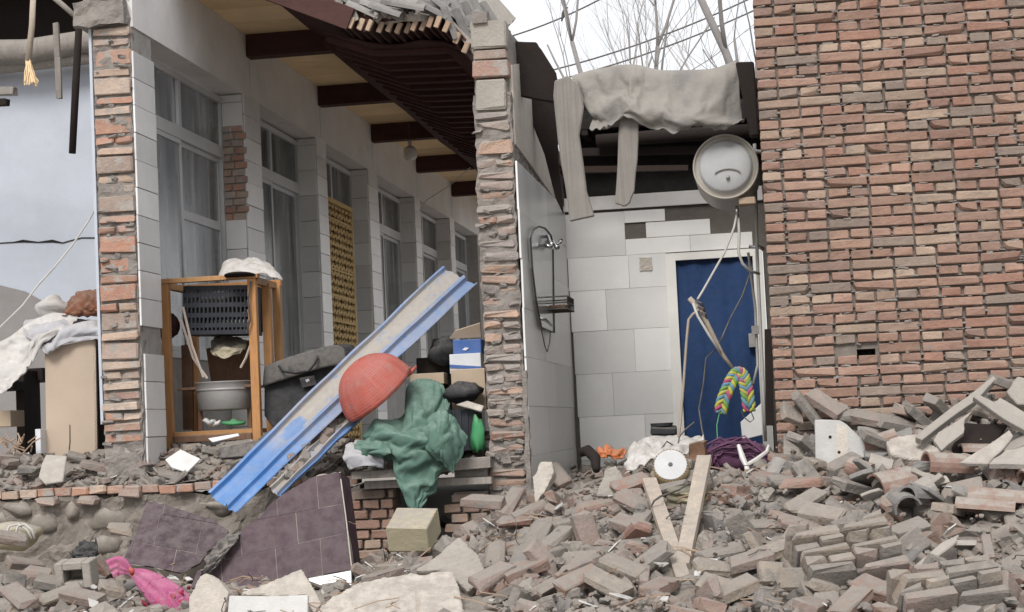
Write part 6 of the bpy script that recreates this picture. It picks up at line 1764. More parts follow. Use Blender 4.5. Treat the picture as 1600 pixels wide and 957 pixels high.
HL = [  # px, py, rotation, half, colour
 (1252, 770, (.1, .0, -.05), 0, 1), (1258, 800, (.25, -.35, .55), 0, 2), (1285, 820, (.5, .2, -.4), 0, 2), (1422, 792, (1.2, .1, -.05), 0, 3), (1484, 812, (.2, .1, 1.2), 0, 2), (1330, 775, (.4, .2, .9), 0, 0),
 (1372, 940, (.4, .25, -.7), 0, 1), (1408, 935, (.3, .3, -.5), 1, 1), (1330, 840, (.9, -.2, .8), 0, 4), (1420, 845, (.2, -.2, .6), 0, 0), (1395, 812, (.6, .5, .8), 1, 1), (1222, 770, (.3, .1, .3), 1, 0),
 (1275, 740, (.3, .1, 1.0), 1, 2), (1318, 742, (.2, -.3, .6), 0, 0),
 (828, 815, (.2, -.35, .35), 0, 3), (868, 800, (1.2, .2, 1.5), 0, 1), (932, 805, (.15, -.05, .08), 0, 1), (872, 755, (.5, .55, -.9), 0, 3), (990, 800, (.4, .45, -.6), 0, 3), (988, 838, (.4, .3, -.5), 0, 3),
 (918, 850, (1.3, 1.3, .2), 0, 3), (868, 860, (.3, -.6, .6), 0, 0), (838, 860, (.6, -.9, .9), 0, 0), (852, 895, (.9, .9, .4), 0, 3), (820, 905, (.3, -.3, .4), 0, 1), (985, 770, (.4, -.2, .5), 0, 5), (975, 905, (.3, .35, -.4), 0, 2),
 (905, 925, (.4, -.3, .6), 0, 1), (950, 930, (.2, .4, -.6), 0, 2), (1120, 905, (.4, .2, .5), 0, 2), (1170, 895, (.3, -.2, .35), 0, 3), (1115, 935, (.5, .3, -.3), 1, 2), (1145, 940, (.3, -.3, .4), 0, 2),
 (1208, 915, (1.3, .1, .3), 1, 2), (1240, 925, (1.3, .1, -.2), 1, 2), (1285, 935, (.2, .3, .5), 1, 2), (1075, 740, (.3, .2, 1.2), 1, 0), (1210, 880, (.3, -.2, .4), 0, 2),
 (755, 800, (.2, .1, -.1), 0, 3), (797, 800, (.3, -.8, .9), 0, 3), (770, 915, (.4, -.35, .6), 0, 3), (720, 870, (.6, .3, .7), 0, 0), (700, 830, (.4, .5, .3), 1, 3), (625, 865, (.05, .0, .05), 1, 0), (648, 864, (.05, .0, .12), 1, 5),
 (113, 880, (.2, -.12, .1), 0, 5), (85, 868, (.6, .6, .9), 1, 3), (160, 900, (.3, .9, .3), 1, 1), (62, 910, (.3, .15, -.3), 0, 3), (40, 895, (.4, .2, .8), 0, 3), (15, 880, (.2, .3, 1.1), 0, 3), (22, 925, (.8, .3, .6), 1, 4), (95, 945, (.3, -.25, .4), 0, 2),
 (30, 950, (.3, .4, -.6), 0, 3), (130, 950, (.2, .2, -.3), 0, 3), (175, 935, (.4, .2, .6), 1, 2), (75, 925, (.3, .2, .2), 1, 0), (180, 862, (.2, .1, .4), 0, 2), (188, 842, (.2, .1, .3), 1, 2), (10, 855, (.3, .2, .5), 0, 3)]
for q in HL: hero(*q)
for (px, py, rot, half, col, Y) in [(1262, 640, (.5, .9, .4), 0, 0, 10.72), (1290, 632, (.3, .6, -.5), 0, 3, 10.74), (1236, 648, (1.0, .4, .5), 1, 2, 10.7), (1325, 648, (.4, .2, .4), 1, 0, 10.76), (1360, 655, (.3, .25, -.4), 0, 3, 10.72), (1395, 662, (.5, .2, .6), 0, 0, 10.7), (1440, 655, (.4, .7, .5), 0, 4, 10.74), (1415, 645, (.3, .3, 1.1), 1, 1, 10.8), (1470, 640, (.4, .6, .9), 0, 0, 10.78), (1570, 600, (.3, .3, .6), 0, 0, 10.7), (1540, 640, (.5, .3, -.4), 0, 2, 10.7), (1310, 640, (.7, .3, .2), 1, 2, 10.8), (1375, 690, (.3, .4, .4), 0, 0, 10.55), (1250, 690, (.3, .5, .9), 1, 0, 10.55)]:
    loose(at(px, py, Y), rot, half, col)
# bricks lying on the terrace
for i, (px, py, rz, rx, ry, half, col) in enumerate([(152, 730, .4, .15, .25, 0, 3), (212, 732, -.5, .1, -.3, 0, 3), (262, 742, .2, .1, .1, 1, 0), (20, 715, .7, .3, .1, 0, 3), (45, 735, .2, .1, .1, 1, 4), (330, 712, .3, .1, .2, 1, 0), (372, 700, .4, .2, -.1, 0, 0), (300, 700, .3, .1, 0, 1, 2), (185, 705, .9, .3, .2, 1, 3), (395, 715, 1.2, .2, .1, 1, 0), (120, 715, .3, .2, .3, 1, 0)]):
    Y = 11.98 + max(0, (742 - py)) * .012
    p = at(px, py, Y); p.z = max(TZ(p.x, p.y) + .02, p.z)
    o = loose(p, (rx, ry, rz), half, col, '%s %s brick lying on the terrace %s' % (COLS[col][0], 'half' if half else 'whole', ['left of the white tile piece', 'just left of the white tile piece', 'before the white tile piece', 'at the left edge near the splinters', 'at the left edge above the coping', 'before the stand', 'beside the dark panel', 'at the left foot of the stand', 'at the foot of the left pillar', 'beside the blue metal sheet', 'before the tan cabinet'][i]))
# mortar rubble between the blue sheets
mb = MB()
for i in range(110):
    t = R5.random(); p = at(446 + 95 * t + R5.uniform(-11, 8), 752 - 100 * t + R5.uniform(-8, 6), 11.42 + .44 * t)
    s = R5.uniform(.03, .11)
    mb.chip(p, (s, s * R5.uniform(.5, 1), s * R5.uniform(.4, .8)), Euler((R5.uniform(0, 3), R5.uniform(0, 3), R5.uniform(0, 3))).to_matrix(), .006, .008, R5, .4)
o = setting('mortar_rubble', mb, X_['rubble'], 'stuff')

SIM_A = '0,842,7930,-775,-46,-39,165;0,1298,8000,-773,-76,-15,149;0,739,8018,-689,-16,290,91;0,-1230,8019,-717,-18,-30,-300;0,-1493,8020,-735,82,-5,3;0,-440,8032,-737,95,7,-63;0,327,8045,-707,-193,17,257;0,1079,8050,-760,55,17,-191;0,-901,8056,-703,-13,12,-292;0,-1732,8108,-713,-38,3,274;0,1731,8109,-701,-19,-311,33;0,-1539,8112,-750,33,-6,3;0,1698,8115,-751,-3,-19,218;0,679,8149,-725,75,48,-115;0,469,8157,-722,12,6,-95;0,967,8176,-738,-8,-302,143;0,43,8194,-751,-1,10,-23;0,1388,8225,-625,32,23,31;0,-888,8231,-726,-11,-16,175;0,-1620,8231,-671,3,5,-33;0,819,8267,-727,20,33,-281;0,-2044,8280,-670,20,24,-45;0,1367,8294,-658,28,-28,168;0,-1179,8315,-684,13,-39,231;0,1170,8331,-737,15,-13,74;0,593,8336,-713,-190,-13,118;0,124,8340,-718,-1,4,244;0,-1556,8342,-724,-7,10,-183;0,118,8349,-627,35,4,130;0,-1671,8378,-717,-9,4,-178;0,-986,8384,-661,-20,302,19;0,-1264,8388,-712,8,-13,136;0,447,8392,-675,-34,-22,-163;0,-1457,8405,-661,14,2,-14;0,297,8421,-648,-18,-19,92;0,700,8424,-633,-179,-17,252;0,1608,8435,-656,-7,-33,310;0,1361,8471,-614,46,0,10;0,-3521,8474,-642,5,-6,102;0,218,8477,-699,0,37,-117;0,-29,8479,-681,311,-14,-39;0,-439,8507,-679,35,-16,268;0,722,8518,-686,-42,34,313;0,-1433,8520,-703,11,5,-68;0,1036,8530,-639,-171,-29,-217;0,1208,8550,-615,-154,33,-158;0,900,8554,-670,-27,50,-264;0,-278,8621,-638,-125,-22,183;0,1557,8630,-624,-54,25,-71;0,-1651,8633,-692,-4,-33,190;0,-2638,8644,-633,11,24,-307;0,350,8646,-695,-21,-7,-295;0,1244,8649,-669,-4,33,-181;0,-367,8664,-599,172,-50,-105;0,790,8685,-614,-31,-8,310;0,779,8688,-556,17,-28,122;0,1058,8700,-593,57,303,-89;0,191,8719,-621,-67,-20,-280;0,-789,8763,-650,20,3,-71;0,-76,8784,-644,31,17,-74;0,661,8796,-594,88,310,53;0,58,8815,-617,-28,-31,248;0,-1729,8823,-644,1,18,-289;0,-2106,8828,-636,3,28,-309;0,1180,8830,-615,-34,20,-287;0,1737,8831,-548,18,308,-7;0,-602,8840,-570,-10,12,-191;0,-1096,8865,-625,-2,26,302;0,1595,8888,-519,64,14,-203;0,279,8904,-550,-293,-22,72;0,-1578,8910,-669,21,-5,-53;0,-980,8923,-539,-5,2,-286;0,1085,8941,-557,-278,-23,-5;0,-2229,8945,-648,-28,2,-278;0,-1235,8958,-615,-38,-24,37;0,-1337,8959,-594,41,-18,-186;0,-385,8967,-579,2,25,-227;0,-571,8979,-498,-125,70,1;0,-186,8986,-497,29,-4,-8;0,-1957,8992,-616,-29,279,68;0,-692,8996,-556,-141,-25,163;0,-2066,9001,-587,-68,27,141;0,-930,9024,-579,44,-6,38;0,216,9024,-538,10,36,-242;0,-1814,9050,-661,-15,12,-151;0,481,9051,-545,-11,-27,239;0,49,9060,-482,-11,-39,186;0,1512,9101,-487,45,-25,30;0,22,9121,-516,-18,-279,-93;0,1003,9125,-492,-152,37,-160;0,612,9142,-455,-132,57,-250;0,-1155,9154,-581,0,-310,-82;0,-1030,9215,-498,24,-13,-39;0,-650,9226,-464,-33,265,65;0,-125,9233,-410,66,-23,139;0,1263,9259,-394,-60,5,-252;0,-294,9266,-445,23,-18,32;0,-3209,9299,-629,5,-5,167;0,-2075,9320,-608,241,1,-214;0,-220,9329,-476,-16,24,-251;0,131,9378,-400,-43,-31,300;0,-1821,9385,-625,20,-11,224;0,-4570,9400,-630,2,0,-2;0,-1050,9401,-471,-71,7,257;0,1194,9417,-378,26,265,161;0,621,9427,-430,16,5,-58;0,-2124,9433,-630,2,18,-196;0,-1,9457,-415,20,-17,111;0,-340,9460,-439,7,32,-174;0,-961,9503,-476,77,-3,-64;0,-1825,9503,-560,-1,-8,202;0,-1631,9519,-557,-8,-11,51;0,-1534,9530,-598,302,-4,112;0,1066,9539,-383,-19,21,-215;0,100,9550,-351,-6,-18,310;0,-1156,9551,-469,198,-1,-218;0,-2202,9567,-591,-250,-23,117;0,498,9567,-398,-25,28,-220;0,1453,9597,-335,-5,313,-12;0,-1572,9602,-481,15,4,-82;0,-1346,9605,-490,-207,-10,-54;0,-2804,9617,-599,-150,11,-167;0,-1919,9625,-601,10,-2,55;0,-1285,9629,-525,85,-2,-61;0,-2971,9671,-632,1,-2,-112;0,-731,9677,-427,246,-9,-14;0,-3214,9678,-626,-312,3,-110;0,-783,9688,-365,41,54,224;0,1617,9691,-261,256,-22,22;0,-1673,9700,-591,-28,-16,128;0,-107,9717,-364,41,-3,-36;0,-1125,9724,-496,-20,27,-302;0,1489,9741,-231,81,4,60;0,-351,9743,-327,141,-14,-126;0,348,9772,-306,-29,-269,-26;0,-3703,9778,-614,-8,-6,53;0,1950,9783,-216,5,265,140;0,-2196,9828,-548,-11,-8,111;0,968,9830,-219,80,-19,13;0,-1564,9839,-454,35,46,-147;0,-1569,9850,-531,-229,-6,-48;0,1253,9854,-239,-45,-23,267;0,-2847,9858,-619,11,8,-56;0,1362,9867,-157,-11,53,-198;0,-1426,9880,-442,41,-8,-89;0,980,9890,-232,-81,-3,306;0,-1918,9895,-556,13,33,-290;0,-583,9906,-365,42,19,-84;0,-3443,9928,-616,-11,4,-215;0,1317,10000,-144,-40,-48,222;0,-1136,10001,-376,-312,-32,84;0,-4079,10004,-586,-6,27,255;0,-789,10007,-361,-16,20,-255;0,-1730,10018,-524,183,10,-173;0,537,10022,-221,-20,-31,189;0,-1415,10030,-470,-42,305,-101;0,1158,10067,-143,279,31,-130;0,-2330,10072,-560,-13,-56,-270;0,-2646,10105,-604,310,2,-102;0,-1503,10114,-436,6,43,-262;0,-964,10164,-327,45,-40,-12;0,225,10193,-120,7,-57,191;0,885,10213,-83,16,21,-45;0,-1237,10215,-395,26,34,-283;0,-272,10222,-228,26,5,-79;0,-2140,10228,-577,-39,-18,53;0,1374,10240,-88,40,7,-47;0,179,10255,-134,17,55,-77;0,-203,10257,-164,5,6,89;0,-889,10261,-324,-28,30,282;0,-376,10285,-142,-169,-26,138;0,869,10287,-132,4,15,-211;0,1152,10291,-60,140,268,61;0,-1241,10331,-325,-9,18,-264;0,149,10350,-150,32,-7,58;0,-2094,10374,-537,48,304,-43;0,-76,10400,-123,8,3,132;0,-1228,10438,-374,-280,12,-140;0,-475,10466,-169,-10,281,-171;0,-1383,10473,-360,9,-43,-130;0,-1040,10475,-230,3,4,-210;0,-1571,10488,-450,30,33,-119;0,805,10531,-60,3,-47,137;0,1145,10541,-4,46,-13,-30;0,1708,10572,83,-37,-41,235;0,639,10594,-49,15,-39,86;0,-1014,10618,-276,-28,-9,220;0,1014,10641,54,-60,-30,160;0,-642,10644,-170,48,17,-311;0,-60,10656,-110,-9,14,-273;0,-1561,10692,-328,38,-38,-9;0,71,10712,-43,-306,10,39;0,-2085,10744,-493,-61,47,254;0,-1345,10752,-337,35,-13,-67;0,-266,10755,-103,-8,-35,168;0,915,10756,77,193,-34,102;0,-481,10758,-118,-68,-303,-71;0,-1196,10845,-274,-25,4,198;0,-1850,10865,-404,-55,-283,-92;0,-509,10883,-145,-15,17,278;0,-1141,10973,-207,-25,-283,-101;0,-4389,10993,-562,42,4,145;0,-2562,11024,-565,2,-11,-9;0,-1754,11029,-394,14,29,-259;0,-698,11031,-108,6,268,57;0,-3592,11049,-577,7,-1,192;0,-871,11049,-142,-55,24,161;0,-1597,11122,-339,-27,-2,197;0,-132,11161,-61,-37,4,-245;0,-272,11221,-57,14,28,-220;0,-832,11255,-150,-303,-10,-18;0,-137,11516,-59,-13,-1,39;1,1178,8000,-802,-11,14,-166;1,-895,8014,-763,-15,6,289;1,936,8048,-792,9,-12,139;1,-2122,8075,-731,0,-27,141;1,399,8079,-788,7,-15,176;1,1397,8120,-731,93,-28,168;1,534,8160,-771,-3,-17,118;1,-916,8214,-677,19,-5,-20;1,-2236,8250,-700,-8,11,-260;1,1560,8267,-705,-13,-46,189;1,807,8271,-675,-1,38,291;1,1349,8299,-716,33,34,-14;1,686,8307,-725,37,7,-196;1,-795,8333,-677,-128,19,-112;1,1516,8398,-709,-24,-26,215;1,409,8398,-721,-7,-38,-248;1,1354,8435,-691,-39,-25,270;1,-726,8440,-693,-1,-21,203;1,-1000,8442,-703,21,10,-80;1,-240,8448,-715,-19,10,-264;1,1000,8457,-727,11,11,-63;1,-879,8533,-680,29,22,25;1,1105,8542,-679,-171,24,-224;1,1732,8555,-656,142,-24,199;1,483,8569,-689,1,-215,-138;1,-1221,8592,-659,157,-1,-7;1,-475,8595,-594,-32,39,-170;1,-4498,8600,-629,7,1,-140;1,40,8604,-675,222,-33,211;1,-970,8673,-659,309,-26,-125;1,945,8692,-674,6,29,-156;1,784,8701,-688,-276,-19,21;1,394,8709,-634,28,308,-28;1,1725,8727,-611,-10,-29,134;1,-89,8734,-607,24,-26,56;1,-1175,8737,-665,-298,-1,-19;1,-1412,8761,-691,-23,7,-273;1,-500,8790,-594,93,-69,161;1,-1284,8802,-619,-125,11,98;1,-1947,8822,-663,4,-8,-75;1,-4217,8836,-631,12,19,-118;1,709,8859,-544,-49,-76,-34;1,-3391,8861,-651,2,-22,230;1,443,8863,-567,-291,-2,60;1,397,8865,-616,-16,16,-185;1,-758,8875,-584,131,-25,189;1,-50,8928,-562,94,14,-254;1,-2843,8990,-656,-7,314,63;1,672,9045,-534,74,37,-61;1,1711,9055,-469,-181,-42,139;1,-446,9114,-511,198,2,-128;1,-3781,9129,-627,-9,2,285;1,1347,9165,-447,23,-20,225;1,491,9195,-447,-28,-29,224;1,-538,9216,-518,23,9,-201;1,548,9232,-486,30,-27,58;1,-1644,9258,-628,6,-9,-123;1,1095,9269,-434,-41,-57,162;1,725,9269,-439,-97,20,-286;1,-797,9294,-475,189,-20,-182;1,-1095,9305,-552,10,28,-213;1,-883,9322,-508,-195,-18,106;1,-491,9348,-471,114,288,53;1,-1650,9360,-589,32,-32,-193;1,1445,9366,-383,2,36,-152;1,-1350,9386,-546,63,37,-268;1,-599,9398,-487,10,4,-246;1,1809,9425,-322,23,60,-43;1,1713,9466,-347,-16,6,-231;1,-2333,9470,-614,105,-12,249;1,1469,9472,-332,69,-14,309;1,-753,9500,-459,206,-3,22;1,-2684,9508,-639,-8,-6,-38;1,-1755,9534,-626,3,-4,-44;1,1595,9541,-298,256,42,-120;1,851,9545,-393,-33,15,-295;1,-214,9552,-336,142,-174,33;1,-868,9579,-494,-20,18,-238;1,1114,9581,-319,-27,9,-265;1,1263,9581,-320,-21,216,-140;1,-3960,9603,-628,-2,9,-231;1,-3446,9653,-625,13,313,123;1,-2367,9653,-622,7,-8,-78;1,834,9653,-341,40,-42,1;1,-240,9665,-365,-36,-88,164;1,1772,9710,-236,131,-45,205;1,1378,9715,-275,-71,-291,19;1,1016,9722,-270,-182,-10,-242;1,-2889,9727,-601,-39,-46,-192;1,627,9733,-335,-27,307,9;1,104,9750,-342,6,23,-240;1,767,9758,-310,-57,15,-302;1,-1778,9763,-542,-288,-26,85;1,-541,9801,-344,24,-40,58;1,-1782,9804,-594,15,13,-27;1,-959,9817,-436,-297,24,-140;1,2096,9832,-147,139,-59,113;1,112,9852,-279,27,26,-299;1,-1099,9863,-453,-17,24,300;1,-3267,9868,-611,-38,15,197;1,-2125,9878,-608,24,-2,-23;1,-1256,9883,-440,-42,-85,280;1,522,9889,-215,-12,279,97;1,-3451,9893,-566,11,4,29;1,-1471,9917,-530,35,17,-75;1,-1022,9935,-385,-284,81,76;1,1517,9943,-179,28,-44,100;1,324,9970,-252,-14,32,-225;1,-757,9986,-309,-2,25,-195;1,-2814,9999,-600,-2,29,-227;1,172,9999,-249,-23,-296,-63;1,-892,10042,-354,-170,15,-253;1,-402,10053,-296,17,-19,-16;1,-1913,10070,-556,-3,4,-290;1,-1128,10073,-412,-23,-292,-142;1,30,10079,-229,-45,-311,4;1,1524,10107,-118,31,9,-73;1,402,10158,-180,-30,40,-243;1,668,10195,-165,-12,-285,-165;1,-4444,10205,-615,-11,-3,-211;1,-2270,10284,-541,-7,1,-308;1,-2487,10323,-595,29,-18,-136;1,1486,10331,-16,98,-20,-3;1,-1449,10339,-410,37,-58,106;1,-4230,10351,-606,-2,4,240;1,-1881,10368,-516,2,40,-110;1,-2288,10368,-587,-11,7,-261;1,-795,10372,-294,33,8,9;1,325,10373,-122,-25,38,-100;1,1023,10374,-67,-13,-303,56;1,1751,10382,22,56,32,-47;1,-477,10390,-232,-20,-24,119;1,1561,10426,-5,-280,43,-65;1,-946,10442,-310,12,-26,70;1,473,10463,-117,-23,2,288;1,1358,10514,9,-38,25,-283;1,6,10544,-90,28,-21,-297;1,-2326,10581,-569,-18,5,282;1,-1172,10590,-306,43,-3,254;1,-855,10625,-221,88,-42,48;1,-2159,10632,-558,-21,-4,117;1,-644,10768,-133,14,-81,-304;1,-1609,10772,-387,-45,284,7;1,-1934,10773,-466,7,25,-266;1,-3970,10863,-586,-22,3,295;1,-705,10901,-127,80,46,-25;1,-2316,11103,-540,10,-9,138;1,-2114,11118,-504,37,30,-273;1,-441,11146,-103,27,5,-125;1,-1213,11168,-252,-43,30,273;1,-3923,11205,-570,4,-14,0;1,-2018,11336,-436,-42,1,165;1,-868,11396,-138,-14,-16,135;1,-999,11484,-155,-13,14,299'
